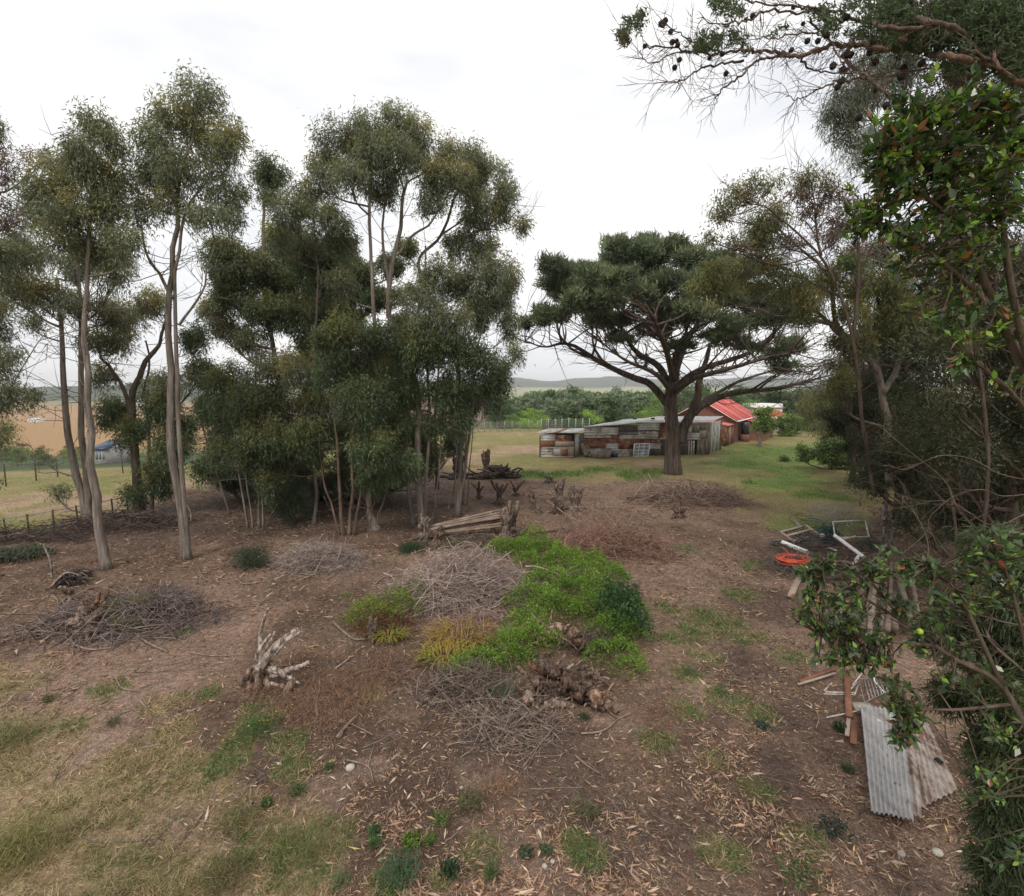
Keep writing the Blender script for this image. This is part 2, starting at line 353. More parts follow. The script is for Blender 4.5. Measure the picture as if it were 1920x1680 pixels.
sc1 = mixc(sc1, (.11, .115, .045), s['green']*.6); sc1 = mixc(sc1, (.205, .155, .080), s['dry']*.8)
g1 = mixc(np.ones((len(P2), 3))*np.array([.230, .168, .098]), (.150, .135, .062), np.clip((nb+na-1.02)*3, 0, 1)*.6)
sc1 = sc1*(1-gr[:, None])+g1*gr[:, None]
sc1 = sc1*(.80+.20*np.clip((np.hypot(P2[:, 0]-1.5, P2[:, 1])-6)/4, 0, 1))[:, None]; col = col*(1-soil[:, None])+sc1*soil[:, None]
# the far side of the valley
rl = np.hypot(P2[:, 0]*.59, P2[:, 1])
left = np.clip((-.40-aa)/.1, 0, 1)
fl = np.ones((len(P2), 3))*np.array([.30, .185, .085])
st = fbm(P2[:, 0]/500, rl/26, 61)
fl = mixc(fl, (.36, .205, .120), np.clip((st-.5)*5, 0, 1)*np.clip((rl-420)/200, 0, 1)); fl = mixc(fl, (.22, .185, .09), np.clip((rl-820)/60, 0, 1))
fl = mixc(fl, (.055, .070, .035), np.clip((rl-1010)/30, 0, 1)); fl = mixc(fl, (.030, .040, .022), np.clip((fbm(P2[:, 0]/70, rl/30, 64)-.5)*8, 0, 1)*np.clip((rl-1010)/30, 0, 1)*.7)
fl = mixc(fl, (.055, .075, .030), np.clip((250-rl+30*(na-.5))/30, 0, 1))
fc = np.ones((len(P2), 3))*np.array([.17, .10, .075])
fc = mixc(fc, (.24, .28, .13), np.clip((rl-1130)/40, 0, 1)); fc = mixc(fc, (.30, .27, .15), np.clip((rl-1500+200*(st-.5))/40, 0, 1)*.6)
fc = mixc(fc, (.045, .06, .035), np.clip((rl-2450+500*(st-.5))/60, 0, 1)); fc = mixc(fc, (.06, .075, .035), np.clip((430-rl)/60, 0, 1))
far = fl*left[:, None]+fc*(1-left[:, None])
tf = np.where(left > .5, np.clip((rl-52)/8, 0, 1), np.clip((rl-100)/20, 0, 1))
col = col*(1-tf[:, None])+far*tf[:, None]
def ground_material():
    m, t_, b, o = mat_new('ground_surface'); l = t_.links.new
    a = N(t_, 'ShaderNodeAttribute'); a.attribute_name = 'tint'; tcn = N(t_, 'ShaderNodeTexCoord')
    n1 = N(t_, 'ShaderNodeTexNoise'); n1.inputs['Scale'].default_value = 9; n1.inputs['Detail'].default_value = 10; n1.inputs['Roughness'].default_value = .75
    n2 = N(t_, 'ShaderNodeTexNoise'); n2.inputs['Scale'].default_value = .7; n2.inputs['Detail'].default_value = 8; n2.inputs['Roughness'].default_value = .7
    m1 = N(t_, 'ShaderNodeMapRange'); m1.inputs[1].default_value = .3; m1.inputs[2].default_value = .7; m1.inputs[3].default_value = .45; m1.inputs[4].default_value = 1.55
    m2 = N(t_, 'ShaderNodeMapRange'); m2.inputs[1].default_value = .3; m2.inputs[2].default_value = .7; m2.inputs[3].default_value = .75; m2.inputs[4].default_value = 1.25
    mu = N(t_, 'ShaderNodeMath', operation='MULTIPLY'); vm = N(t_, 'ShaderNodeVectorMath', operation='SCALE')
    l(tcn.outputs['Object'], n1.inputs['Vector']); l(tcn.outputs['Object'], n2.inputs['Vector']); l(n1.outputs['Fac'], m1.inputs[0]); l(n2.outputs['Fac'], m2.inputs[0])
    l(m1.outputs[0], mu.inputs[0]); l(m2.outputs[0], mu.inputs[1]); l(a.outputs['Color'], vm.inputs[0]); l(mu.outputs[0], vm.inputs['Scale']); l(vm.outputs[0], b.inputs['Base Color'])
    # small flecks of litter and grass where the ground is not built leaf by leaf
    nf = N(t_, 'ShaderNodeTexNoise'); nf.inputs['Scale'].default_value = 26; nf.inputs['Detail'].default_value = 3; nf.inputs['Distortion'].default_value = 2.5
    mf = N(t_, 'ShaderNodeMapRange'); mf.inputs[1].default_value = .50; mf.inputs[2].default_value = .62; mf.inputs[3].default_value = .82; mf.inputs[4].default_value = 1.75
    v2 = N(t_, 'ShaderNodeVectorMath', operation='SCALE'); l(tcn.outputs['Object'], nf.inputs['Vector']); l(nf.outputs['Fac'], mf.inputs[0]); l(vm.outputs[0], v2.inputs[0]); l(mf.outputs[0], v2.inputs['Scale']); l(v2.outputs[0], b.inputs['Base Color'])
    b.inputs['Roughness'].default_value = .95; b.inputs['Specular IOR Level'].default_value = .15
    n3 = N(t_, 'ShaderNodeTexNoise'); n3.inputs['Scale'].default_value = 22; n3.inputs['Detail'].default_value = 8; l(tcn.outputs['Object'], n3.inputs['Vector'])
    bm = N(t_, 'ShaderNodeBump'); bm.inputs['Strength'].default_value = .7; bm.inputs['Distance'].default_value = .035; l(n3.outputs['Fac'], bm.inputs['Height']); l(bm.outputs[0], b.inputs['Normal'])
    return m
M['ground'] = ground_material()
tag(mesh_np('ground', GV, [q, t], M['ground'], col, True), kind='structure')

# ------------------------------------------------------------------ haze
hb = boxobj('haze', [(0, 1300, 40, 11000, 8200, 150)], None)
hm = bpy.data.materials.new('thin_air'); hm.use_nodes = True; ht = hm.node_tree; ht.nodes.clear()
ho = N(ht, 'ShaderNodeOutputMaterial'); pv = N(ht, 'ShaderNodeVolumePrincipled'); pv.inputs['Density'].default_value = .00020; pv.inputs['Color'].default_value = (.97, .98, 1, 1)
ht.links.new(pv.outputs[0], ho.inputs['Volume']); hb.data.materials.append(hm); tag(hb, kind='stuff')
HAZE = hb

# ------------------------------------------------------------------ litter, grass, weeds
def polar(n, r0, r1, amax=58):
    r = r0*(r1/r0)**rs.random(n); a = R(1)*rs.uniform(-amax, amax, n)
    return np.stack([r*np.sin(a), r*np.cos(a)], 1), r
def on_ground(P, dz=0): return np.column_stack([P, gz(P[:, 0], P[:, 1])+dz])
LITC = np.array([(.50, .33, .25), (.42, .27, .19), (.36, .25, .19), (.56, .45, .36), (.20, .12, .09), (.46, .38, .30), (.30, .19, .14), (.55, .42, .20)])
def litter():
    Lf = Leaves(); Lt = Leaves(tri=True)
    P, r = polar(330000, 3.0, 34)
    so_, g_, s_ = zones(P); cl = fbm(P[:, 0]/.5, P[:, 1]/.5, 71); cl2 = fbm(P[:, 0]/2.2, P[:, 1]/2.2, 73)
    keep = rs.random(len(P)) < so_*(1-.8*g_)*(.16+.16*np.clip((r-8)/10, 0, 1)+2.1*np.clip(cl-.42, 0, 1)*2*np.clip(cl2*4.2-1.65, .05, 1.7))*(1-.75*np.maximum(s_['bare'], s_['dark']*(r < 14)*.5))*(1-.7*s_['green'])
    P = P[keep]; r = r[keep]; n = len(P)
    th = rs.random(n)*2*pi; ax = np.stack([np.cos(th), np.sin(th), rs.normal(0, .28, n)], 1)
    ln = np.clip(rs.lognormal(math.log(.078), .42, n), .025, .2)*np.clip(r/11, 1, 1.5); wd = ln*rs.uniform(.10, .21, n)
    k = rs.choice(len(LITC), n, p=[.14, .2, .17, .09, .2, .06, .12, .02]); c = LITC[k]*rs.uniform(.6, 1.2, (n, 1))*(1+.15*(r < 8)-.18*(r > 11))[:, None]*np.array([1., .98, .90])
    nr = r < 8.5; gp = on_ground(P, .012); Lf.add(gp[nr], ax[nr], ln[nr], wd[nr], c[nr]); Lt.add(gp[~nr], ax[~nr], ln[~nr], wd[~nr]*1.25, c[~nr])
    tag(Lt.build('leaf_litter', M['litter'], None, rs), 'fine leaf and bark litter over the soil toward the gum stand', 'leaf litter', kind='stuff')
    o = Lf.build('leaf_litter', M['litter'], None, rs)
    tag(o, 'fallen gum leaves and bark strips scattered over the near brown soil', 'leaf litter', kind='stuff')
litter()
def sticks():
    T = Tubes(); P, r = polar(2600, 3.5, 30); so_, g_, s_ = zones(P); k = rs.random(len(P)) < so_*(1-g_); P = P[k]; r = r[k]
    for p, rr_ in zip(P, r):
        th = rs.random()*pi; ln = rs.lognormal(math.log(.42), .5); d = np.array([cos(th), sin(th)]); n_ = 5
        tt = np.linspace(-.5, .5, n_)[:, None]; Q = p+d*tt*ln+np.array([-d[1], d[0]])*(rs.normal(0, .06)*ln*(1-4*tt*tt)+rs.normal(0, .012, (n_, 1)))
        rad_ = rs.uniform(.004, .010)*max(1, rr_/11)
        T.add(on_ground(Q, rad_*.6), np.linspace(rad_, rad_*.45, n_), 3, np.array([.9, .85, .8])*rs.uniform(.45, 1.15), cap=False)
    tag(T.build('fallen_twigs', M['twig']), 'thin fallen twigs strewn over the soil between the brush piles', 'twigs', kind='stuff')
sticks()
def grass():
    Lf = Leaves(tri=True); P, r = polar(1500000, 3.0, 16); so_, g_, s_ = zones(P)
    tuft = vnoise(P[:, 0]/.16, P[:, 1]/.16, 81); tu2 = fbm(P[:, 0]/.7, P[:, 1]/.7, 83)
    w_ = np.maximum(np.maximum(g_*.9*np.clip(tu2*2.2-.45, .12, 1), s_['dry']*.8*so_), s_['green']*so_*.35)
    keep = rs.random(len(P)) < w_*np.clip(tuft*1.8-.4, 0, 1)*.95
    P = P[keep]; r = r[keep]; n = len(P); g_ = g_[keep]; gn = s_['green'][keep]
    th = rs.random(n)*2*pi; up = rs.uniform(.15, 1.1, n); ax = np.stack([np.cos(th), np.sin(th), up], 1)
    hue = fbm(P[:, 0]/.9, P[:, 1]/.9, 85)+rs.normal(0, .10, n)+gn*.3+.10*(P[:, 0] < -4.2)
    green = (np.clip((hue-.60)*5, 0, 1)*.85)[:, None]
    c = np.array([.42, .325, .175])*(1-green)+np.array([.15, .17, .06])*green; c = c*rs.uniform(.6, 1.15, (n, 1))
    c = np.where(rs.random((n, 1)) < .12, np.array([[.45, .36, .22]]), c)
    Lf.add(on_ground(P, -.005), ax, rs.uniform(.05, .17, n), rs.uniform(.005, .010, n)*np.clip(r/6, 1, 2), c)
    tag(Lf.build('dry_grass', M['litter'], None, rs), 'dry yellow and green grass covering the lower left corner', 'grass', kind='stuff')
    Lf = Leaves(tri=True); P, r = polar(500000, 17, 70, 56); so_, g_, s_ = zones(P)
    rich = np.clip(fbm(P[:, 0]/1.2, P[:, 1]/1.2, 91)*1.8-.5, 0.05, 1)
    keep = rs.random(len(P)) < (1-so_*.97)*(.16+.84*s_['green'])*rich*(1-.7*s_['tan'])*(P[:, 0] > -38)
    P = P[keep]; r = r[keep]; n = len(P); gn = s_['green'][keep]
    th = rs.random(n)*2*pi; ax = np.stack([np.cos(th)*.5, np.sin(th)*.5, rs.uniform(.5, 1.2, n)], 1)
    tl = gn*(np.hypot(P[:, 0]-3, P[:, 1]-34) < 12)
    c = (np.array([.16, .145, .055])*(1-gn[:, None])+np.array([.10, .165, .035])*gn[:, None])*rs.uniform(.7, 1.2, (n, 1))
    Lf.add(on_ground(P, -.01), ax, rs.uniform(.05, .11, n)+tl*rs.uniform(.05, .25, n), rs.uniform(.02, .035, n), c)
    tag(Lf.build('lawn_grass', M['litter'], None, rs), 'short green and yellow pasture grass around the shacks and pine', 'grass', kind='stuff')
grass()
def creepers():
    Lf = Leaves(tri=True); P, r = polar(420000, 4, 26); so_, g_, s_ = zones(P); nz = fbm(P[:, 0]/.22, P[:, 1]/.22, 99); nb2 = fbm(P[:, 0]/1.6, P[:, 1]/1.6, 97)
    keep = rs.random(len(P)) < so_*(s_['green']*.8+.16*np.clip(nb2*4-2.0, 0, 1))*np.clip(nz*5-2.4, 0, 1)
    P = P[keep]; n = len(P); r = r[keep]; th = rs.random(n)*2*pi; ax = np.stack([np.cos(th), np.sin(th), rs.uniform(.1, 1.2, n)], 1)
    Lf.add(on_ground(P)+np.column_stack([np.zeros((n, 2)), rs.random(n)*.05]), ax, rs.uniform(.025, .05, n)*np.clip(r/7, 1, 2), rs.uniform(.012, .022, n)*np.clip(r/7, 1, 2), np.array([.12, .19, .055])*rs.uniform(.6, 1.35, (n, 1)))
    tag(Lf.build('low_weeds', M['leaf'], None, rs), 'patches of low green weeds on the soil of the middle path', 'weeds', kind='stuff')
creepers()
def reddry():   # reddish dry weeds around the driftwood stump
    Lf = Leaves(tri=True)
    for (x, y, r_, n) in ((620, 1290, .8, 2600), (560, 1330, .6, 1800), (690, 1290, .5, 1300), (640, 1340, .5, 1500), (720, 1240, .5, 1000), (480, 1300, .4, 800), (800, 1230, .5, 900), (940, 1480, .3, 500), (1230, 1350, .6, 700), (560, 1240, .4, 700)):
        g = G(x, y); P = g[:2]+rs.normal(0, r_*.5, (n, 2)); th = rs.random(n)*2*pi; ax = np.stack([np.cos(th), np.sin(th), rs.uniform(.1, 1.3, n)], 1)
        Lf.add(on_ground(P, -.01)+np.column_stack([np.zeros((n, 2)), rs.random(n)*.10]), ax, rs.uniform(.05, .16, n), rs.uniform(.004, .011, n), np.array([.27, .165, .105])*rs.uniform(.5, 1.35, (n, 1)))
    tag(Lf.build('withered_weeds', M['litter'], None, rs), 'reddish brown withered weeds around the bleached driftwood stump', 'weeds', kind='stuff')
reddry()
def weed(x, y, r_, h, label, colr, n=260, group='small green weeds on the soil', feathery=False, name='weed', cat='weed'):
    g = G(x, y); Lf = Leaves(oval=not feathery)
    P = g+np.column_stack([rs.normal(0, r_*.42, n).clip(-r_*.7, r_*.7), rs.normal(0, r_*.42, n).clip(-r_*.7, r_*.7), rs.random(n)*h*.8])
    th = rs.random(n)*2*pi; ax = np.stack([np.cos(th), np.sin(th), rs.uniform(.1, 1.4, n)], 1)
    Lf.add(P, ax, rs.uniform(.03, .055, n)*(2.2 if feathery else 1), rs.uniform(.015, .03, n)*(.35 if feathery else 1), np.array(colr)*rs.uniform(.65, 1.3, (n, 1)))
    o = Lf.build(name, M['leaf'], None, rs); tag(o, label, cat, group)
    return o, g
for a in ((772, 1582, .13, .12, 'brightest lime green weed of the bottom cluster, largest and roundest', (.16, .30, .04)),
          (826, 1542, .13, .10, 'lime green weed just behind and right of the bottom cluster', (.16, .28, .05)),
          (806, 1579, .07, .08, 'tiny lime weed close to the right of the largest one', (.15, .27, .05)),
          (702, 1560, .09, .09, 'green weed left of the lime weeds, behind a smaller one', (.10, .20, .05)),
          (702, 1585, .06, .07, 'smaller green weed left of the lime weeds, nearer the viewer', (.10, .22, .05)),
          (558, 1488, .14, .08, 'low mid green weed alone near a pale stone at lower left', (.12, .20, .05)),
          (1352, 1308, .12, .26, 'upright bright green weed beside the bare sandy patch', (.11, .22, .06)),
          (617, 1440, .06, .06, 'small bright green weed beside the round pale stone', (.12, .24, .05)),
          (637, 1662, .12, .15, 'leafy bright weed at the bottom edge left of the feathery plant', (.12, .22, .06)),
          (500, 1512, .08, .12, 'yellowish green weed in the dry grass at lower left', (.14, .22, .06)),
          (922, 1648, .07, .13, 'small green weed near the bottom edge below the middle', (.13, .22, .06)),
          (843, 1640, .13, .14, 'dark green weed near the bottom edge', (.05, .10, .035)),
          (986, 1605, .10, .07, 'grey green weed with broad leaves, bottom middle', (.10, .15, .06)),
          (1024, 1602, .08, .07, 'low green weed to the right of the grey green one', (.10, .17, .06)),
          (210, 1360, .18, .12, 'green grassy weed on the bare soil, right one at left edge', (.10, .15, .045)),
          (90, 1318, .14, .12, 'yellow flecked green weed on bare soil at the far left', (.14, .18, .045)),
          (1095, 1350, .10, .08, 'small weed at the foot of the rotten root heap', (.08, .13, .05)),
          (1430, 1365, .14, .08, 'low bluish green weed left of the metal sheets', (.07, .12, .06)),
          (1572, 1372, .09, .16, 'dark weed growing at the left side of the sheets', (.05, .10, .03)),
          (1560, 1560, .22, .20, 'dark bushy weed below the corrugated sheets', (.045, .085, .045)),
          (1287, 1268, .12, .20, 'green weed behind the bare sandy patch', (.10, .20, .06)),
          (1590, 1445, .07, .08, 'tiny weed left of the lower end of the sheets', (.10, .17, .05))):
    weed(*a[:5], tuple(np.array(a[5])*[.85, .72, 1.0]), int(rs.integers(120, 260)), 'small green weeds on the soil', bool(rs.random() < .45))
weed(750, 1648, .28, .28, 'feathery grey green plant at the bottom edge left of the middle', (.09, .15, .075), 900, None, True)
weed(1500, 1640, .3, .1, 'sparse weeds at the bottom right in the litter', (.10, .14, .05), 220, None)
weed(470, 1062, .72, .75, 'dark green rounded shrub standing alone on the brown soil', (.030, .062, .028), 5200, None, True, 'shrub', 'shrub')
weed(770, 1033, .55, .28, 'low dark green ground plant beside the end of the pole rack', (.035, .075, .028), 2200, None, True, 'ground_plant', 'plant')
weed(948, 1330, .30, .55, 'grey green weed growing through the roots at the front of the heap', (.085, .12, .065), 700, None, True)
for a in ((25, 1610, .55, .40, 'tall rank green grass at the bottom left corner', (.24, .23, .09), 2400), (10, 1400, .45, .35, 'darker tall grass clump at the left edge above the corner', (.19, .19, .08), 1300), (560, 1600, .38, .28, 'long green grass clump left of the feathery plant', (.19, .21, .08), 900), (445, 1545, .3, .22, 'green grass clump in the dry grass left of the bright weeds', (.21, .20, .09), 600), (420, 1650, .3, .2, 'olive grass clump at the bottom edge in the dry grass', (.19, .17, .08), 800), (880, 1510, .22, .16, 'thin olive grass tuft on the dark soil', (.15, .15, .07), 500), (1100, 1530, .2, .14, 'second thin olive tuft right of the first', (.14, .14, .07), 350)):
    weed(*a[:5], a[5], a[6], None, True, 'grass_clump', 'grass')
o, g = weed(485, 1370, .42, .22, 'patch of green ragwort with small yellow flowers', (.10, .16, .05), 900, None, True, 'ragwort', 'wildflower')
P = g+np.column_stack([rs.normal(0, .24, 17), rs.normal(0, .24, 17), rs.uniform(.14, .26, 17)])
for p in P:
    Lf = Leaves(True); Lf.add(np.repeat(p[None], 6, 0), np.stack([np.cos(np.arange(6)*pi/3), np.sin(np.arange(6)*pi/3), np.full(6, .25)], 1), .017, .011, (.75, .52, .02)); Lf.build('flower', M['leaf'], o, rs)
def stone(x, y, r_, label, sq=.7):
    g = G(x, y); V = []; n = 7; k = 10
    th = np.linspace(0, pi, n); Q = np.array([[sin(a)*cos(b), sin(a)*sin(b), cos(a)*sq] for a in th for b in np.arange(k)*2*pi/k])
    Q = Q*(1+.25*(fbm(Q[:, 0]*2+x, Q[:, 1]*2+Q[:, 2]*3, 3)-.5)[:, None])*r_+g+np.array([0, 0, r_*.35])
    i_ = np.arange(n-1)[:, None]*k; j_ = np.arange(k)[None, :]; f = np.stack([i_+j_, i_+k+j_, i_+k+(j_+1) % k, i_+(j_+1) % k], -1).reshape(-1, 4)
    tag(mesh_np('stone', Q, [f], M['stone'], None, True), label, 'stone', 'pale stones on the soil')
stone(657, 1442, .07, 'round cream stone on the soil beside a bright weed')
stone(1021, 1628, .035, 'small white stone near the bottom edge, left of its pair')
stone(1036, 1619, .03, 'small white stone near the bottom edge, right of its pair')
stone(1758, 1598, .06, 'grey stone in the shade below the metal sheets')
stone(865, 1478, .03, 'white pebble on the dark soil in front of the root heap')
stone(1690, 1600, .045, 'brown grey stone below the corrugated sheets')
stone(282, 1237, .03, 'white pebble left of the bleached stump')
# ------------------------------------------------------------------ trees
SP = {
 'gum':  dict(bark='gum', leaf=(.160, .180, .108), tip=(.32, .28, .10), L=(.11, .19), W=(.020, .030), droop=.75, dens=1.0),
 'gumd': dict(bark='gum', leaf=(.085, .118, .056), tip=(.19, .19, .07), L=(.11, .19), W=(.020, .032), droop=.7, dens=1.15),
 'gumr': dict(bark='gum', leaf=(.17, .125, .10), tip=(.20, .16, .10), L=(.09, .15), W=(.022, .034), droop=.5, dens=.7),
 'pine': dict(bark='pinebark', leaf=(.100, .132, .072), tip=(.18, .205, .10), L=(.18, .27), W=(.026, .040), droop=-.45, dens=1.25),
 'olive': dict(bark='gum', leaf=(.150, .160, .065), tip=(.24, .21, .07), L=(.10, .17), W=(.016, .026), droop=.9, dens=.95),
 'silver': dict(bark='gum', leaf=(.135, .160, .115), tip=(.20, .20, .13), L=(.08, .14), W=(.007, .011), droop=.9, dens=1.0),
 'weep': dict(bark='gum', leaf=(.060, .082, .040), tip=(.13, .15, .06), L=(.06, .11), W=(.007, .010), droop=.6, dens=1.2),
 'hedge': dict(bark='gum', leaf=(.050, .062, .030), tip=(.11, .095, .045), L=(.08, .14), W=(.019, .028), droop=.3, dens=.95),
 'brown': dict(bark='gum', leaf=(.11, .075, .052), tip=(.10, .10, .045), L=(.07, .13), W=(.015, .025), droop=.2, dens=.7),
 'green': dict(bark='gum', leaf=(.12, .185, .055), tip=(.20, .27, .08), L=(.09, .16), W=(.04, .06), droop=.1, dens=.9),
}
def fan(c, n, rad3, rng, dome=.35):
    """points through an ellipsoid, fuller on the shell and upper half"""
    d = unit(rng.normal(size=(n, 3))); d[:, 2] = np.where((d[:, 2] < 0) & (rng.random(n) < dome), -d[:, 2], d[:, 2])
    r = rng.random(n)**.42; lump = .50+.78*fbm(d[:, 0]*2.1+c[0], d[:, 1]*2.1+d[:, 2]*2.3+c[2], 5, 2)
    return c+d*(r*lump)[:, None]*rad3, d
def make_tree(name, label, cat, base, Y, stems, blobs, sp='gum', group=None, seed=1, lf=1.0, twigs=True, barktint=(1, 1, 1), depth=1.0, flare=1.5, cname='crown', tuft=.30, bend=.35, cones=0):
    """stems: [[(px,py[,dY]),...], r0, r1]; blobs: (px,py,rpx,rpy[,dY[,species]])"""
    rng = np.random.default_rng(seed); S = SP[sp]
    b = G(*base) if Y is None else at(base[0], base[1], Y); 
    if Y is None: Y = b[1]
    b = np.array([b[0], b[1], float(gz(b[0], b[1]))])
    root = thing(name, label, cat, tuple(b), 0, group)
    lines = []
    for pts, r0, r1 in stems:
        if name == 'gum_tree': r0 *= .8; r1 *= .85
        W = [at(p[0], p[1], Y+(p[2] if len(p) > 2 else 0)) for p in pts]
        Q = smoothline(W, 7); n = len(Q); tt = np.linspace(0, 1, n)
        Q = Q+np.column_stack([np.interp(np.arange(n), np.arange(0, n+3, 4), rng.normal(0, .035, len(np.arange(0, n+3, 4)))) for _ in range(3)])*np.clip(tt*6, 0, 1)[:, None]
        if abs(Q[0, 2]-gz(Q[0, 0], Q[0, 1])) < .8: Q[0, 2] = gz(Q[0, 0], Q[0, 1])-.1
        r = r0+(r1-r0)*tt; ground_ = Q[0, 2] < gz(Q[0, 0], Q[0, 1])+.3
        if ground_: r = r*(1+(flare-1)*np.exp(-(Q[:, 2]-Q[0, 2])/(r0*2.2)))
        T = Tubes(); T.add(Q, r, 12 if r0 > .1 else 7, np.array(barktint)*rng.uniform(.85, 1.1), .06, rng)
        T.build('trunk' if r0 > .035 else 'stem', M[S['bark']], root); lines.append((Q, r))
    AP = np.concatenate([q_ for q_, _ in lines]) if lines else b[None]; AR = np.concatenate([r_ for _, r_ in lines]) if lines else np.array([.1])
    B = Tubes(); Lf = Leaves(tri=True); nb_ = 0
    for bi, bl in enumerate(blobs):
        px, py, rx, ry = bl[:4]; sm_ = 1.0 if (bl[5] if len(bl) > 5 else sp) == 'gumd' else .95; rx, ry = (rx*sm_, ry*sm_) if name == 'gum_tree' else (rx, ry); dy = bl[4] if len(bl) > 4 else rng.uniform(-1, 1)*rx/FPX*Y*1.3*depth; s_ = SP[bl[5]] if len(bl) > 5 else S
        c = at(px, py, Y+dy); sc_ = (Y+dy)/FPX; R3 = np.array([rx*sc_, min(rx, ry*1.3)*sc_*depth, ry*sc_])
        # limb from the nearest fitting place on a stem
        dv = AP-c; dist = np.linalg.norm(dv, axis=1); want = c[2]-.9*np.hypot(dv[:, 0], dv[:, 1])*.8
        k = int(np.argmin(dist+1.2*np.abs(AP[:, 2]-want)+(AP[:, 2] > c[2])*3)); a = AP[k]; dd = np.linalg.norm(c-a)
        low = c-np.array([0, 0, R3[2]*.45])
        if twigs:
            mid = a+(low-a)*.5+np.array([0, 0, -.10*dd])*bend/.35+rng.normal(0, .08*dd, 3)*np.array([1, 1, .5])
            Q = smoothline([a, mid, low], 5); r0 = min(AR[k]*.72, .012+.017*dd+.01*R3[0]); rr_ = np.linspace(r0, max(.012, r0*.35), len(Q))
            B.add(Q, rr_, 6, np.array(barktint)*rng.uniform(.7, 1.), cap=False)
        area = rx*ry*sc_*sc_*pi; nt_ = int(max(6, area/(tuft*tuft)*1.55*s_['dens'])); P, d = fan(c, nt_, R3, rng)
        if twigs:
            for p in P[:min(nt_, 22 if len(blobs) < 60 else 6)]:
                j = rng.integers(len(Q)//2, len(Q)); s0 = Q[j]; m_ = (s0+p)/2+rng.normal(0, .10*np.linalg.norm(p-s0), 3)
                B.add(smoothline([s0, m_, p], 3), np.linspace(max(.008, r0*.3), .006, 7), 4, np.array(barktint)*rng.uniform(.5, .9), cap=False)
        m_ = int(82*lf*s_['dens']); tint = rng.normal(1, .13, (nt_, 1)).clip(.7, 1.4)
        top = np.clip(d[:, 2]*1.3+rng.normal(0, .35, nt_), 0, 1)[:, None]*(.85 if rng.random() < .5 else .3)  # young tip colour on clump tops, with the domes' highlights painted into it
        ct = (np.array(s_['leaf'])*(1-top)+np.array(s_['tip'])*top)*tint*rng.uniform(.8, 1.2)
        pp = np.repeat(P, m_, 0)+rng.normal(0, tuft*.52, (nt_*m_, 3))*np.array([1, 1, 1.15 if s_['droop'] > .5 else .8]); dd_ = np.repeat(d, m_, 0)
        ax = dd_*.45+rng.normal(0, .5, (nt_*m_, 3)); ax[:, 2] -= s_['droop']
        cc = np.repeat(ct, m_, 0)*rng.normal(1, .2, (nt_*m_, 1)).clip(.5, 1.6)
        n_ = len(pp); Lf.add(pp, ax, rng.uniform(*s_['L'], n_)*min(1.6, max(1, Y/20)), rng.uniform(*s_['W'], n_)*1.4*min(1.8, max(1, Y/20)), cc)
    if name == 'gum_tree' and Y < 30:
        for _ in range(34):
            Q, r = lines[rng.integers(0, len(lines))]; j = rng.integers(int(len(Q)*.35), len(Q)-1); d = unit(rng.normal(size=3)*np.array([1, 1, .5])+np.array([0, 0, .45])); ln = rng.uniform(.7, 2.0)
            a = Q[j]; m_ = a+d*ln*.5+rng.normal(0, .08*ln, 3); e = a+d*ln+np.array([0, 0, .12*ln]); Pq = smoothline([a, m_, e], 3); B.add(Pq, np.linspace(.016, .005, len(Pq)), 3, np.array(barktint)*rng.uniform(.6, 1.), cap=False)
            for _2 in range(3):
                k_2 = rng.integers(2, len(Pq)); d2 = unit(d+rng.normal(0, .6, 3)); B.add(np.array([Pq[k_2], Pq[k_2]+d2*ln*.2+rng.normal(0, .02, 3), Pq[k_2]+d2*ln*.42]), [.009, .006, .003], 3, np.array(barktint)*rng.uniform(.6, 1.), cap=False)
    if B.n: tag(B.build('branches', M[S['bark']], root), kind='stuff')
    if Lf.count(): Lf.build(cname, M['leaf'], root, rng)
    return root, lines
def fill(x0, y0, x1, y1, n, r0, r1, seed, sp=None, dy=1.5):
    rng = np.random.default_rng(seed); o = []
    for _ in range(n):
        r = rng.uniform(r0, r1); t_ = (rng.uniform(x0, x1), rng.uniform(y0, y1), r, r*rng.uniform(.7, 1.), rng.uniform(-dy, dy)); o.append(t_+((sp,) if sp else ()))
    return o
GT = 'tall gum trees in the left stand'
make_tree('gum_tree', 'gum tree cropped by the left edge, brownish crown and hanging lower sprays', 'tree', (-45, 1010), None,
  [[[(-45, 1010), (-40, 800), (-30, 600), (-20, 400), (-10, 280)], .16, .05], [[(-42, 900), (-10, 800), (20, 730), (60, 660), (95, 610)], .04, .012]],
  [(-12, 255, 25, 40, 0), (10, 325, 42, 42, 0, 'gumr'), (68, 305, 26, 24, 0, 'gumr'), (15, 400, 45, 50, 0, 'gumr'), (-20, 480, 60, 60), (0, 690, 34, 40), (10, 750, 38, 45), (-5, 820, 32, 40), (30, 660, 22, 20), (60, 745, 16, 12), (-40, 600, 60, 60), (-30, 900, 24, 30)], 'gum', GT, 11)
make_tree('gum_tree', 'gum tree with a curved pale trunk, the left of two behind the leaning one', 'tree', (163, 985), None,
  [[[(166, 985), (148, 905), (127, 820), (118, 700), (115, 600), (105, 520)], .20, .06], [[(170, 980), (163, 900), (154, 780), (150, 650), (150, 570), (146, 450)], .17, .06], [[(150, 905), (118, 888), (75, 868), (30, 850)], .045, .012]],
  [(50, 480, 52, 45), (25, 545, 45, 42), (85, 560, 45, 48), (150, 500, 45, 45), (217, 510, 38, 48), (140, 575, 40, 32), (15, 490, 40, 40), (60, 610, 26, 16, 0), (205, 590, 35, 35), (105, 925, 22, 14, 0), (100, 385, 40, 40)], 'gum', GT, 12)
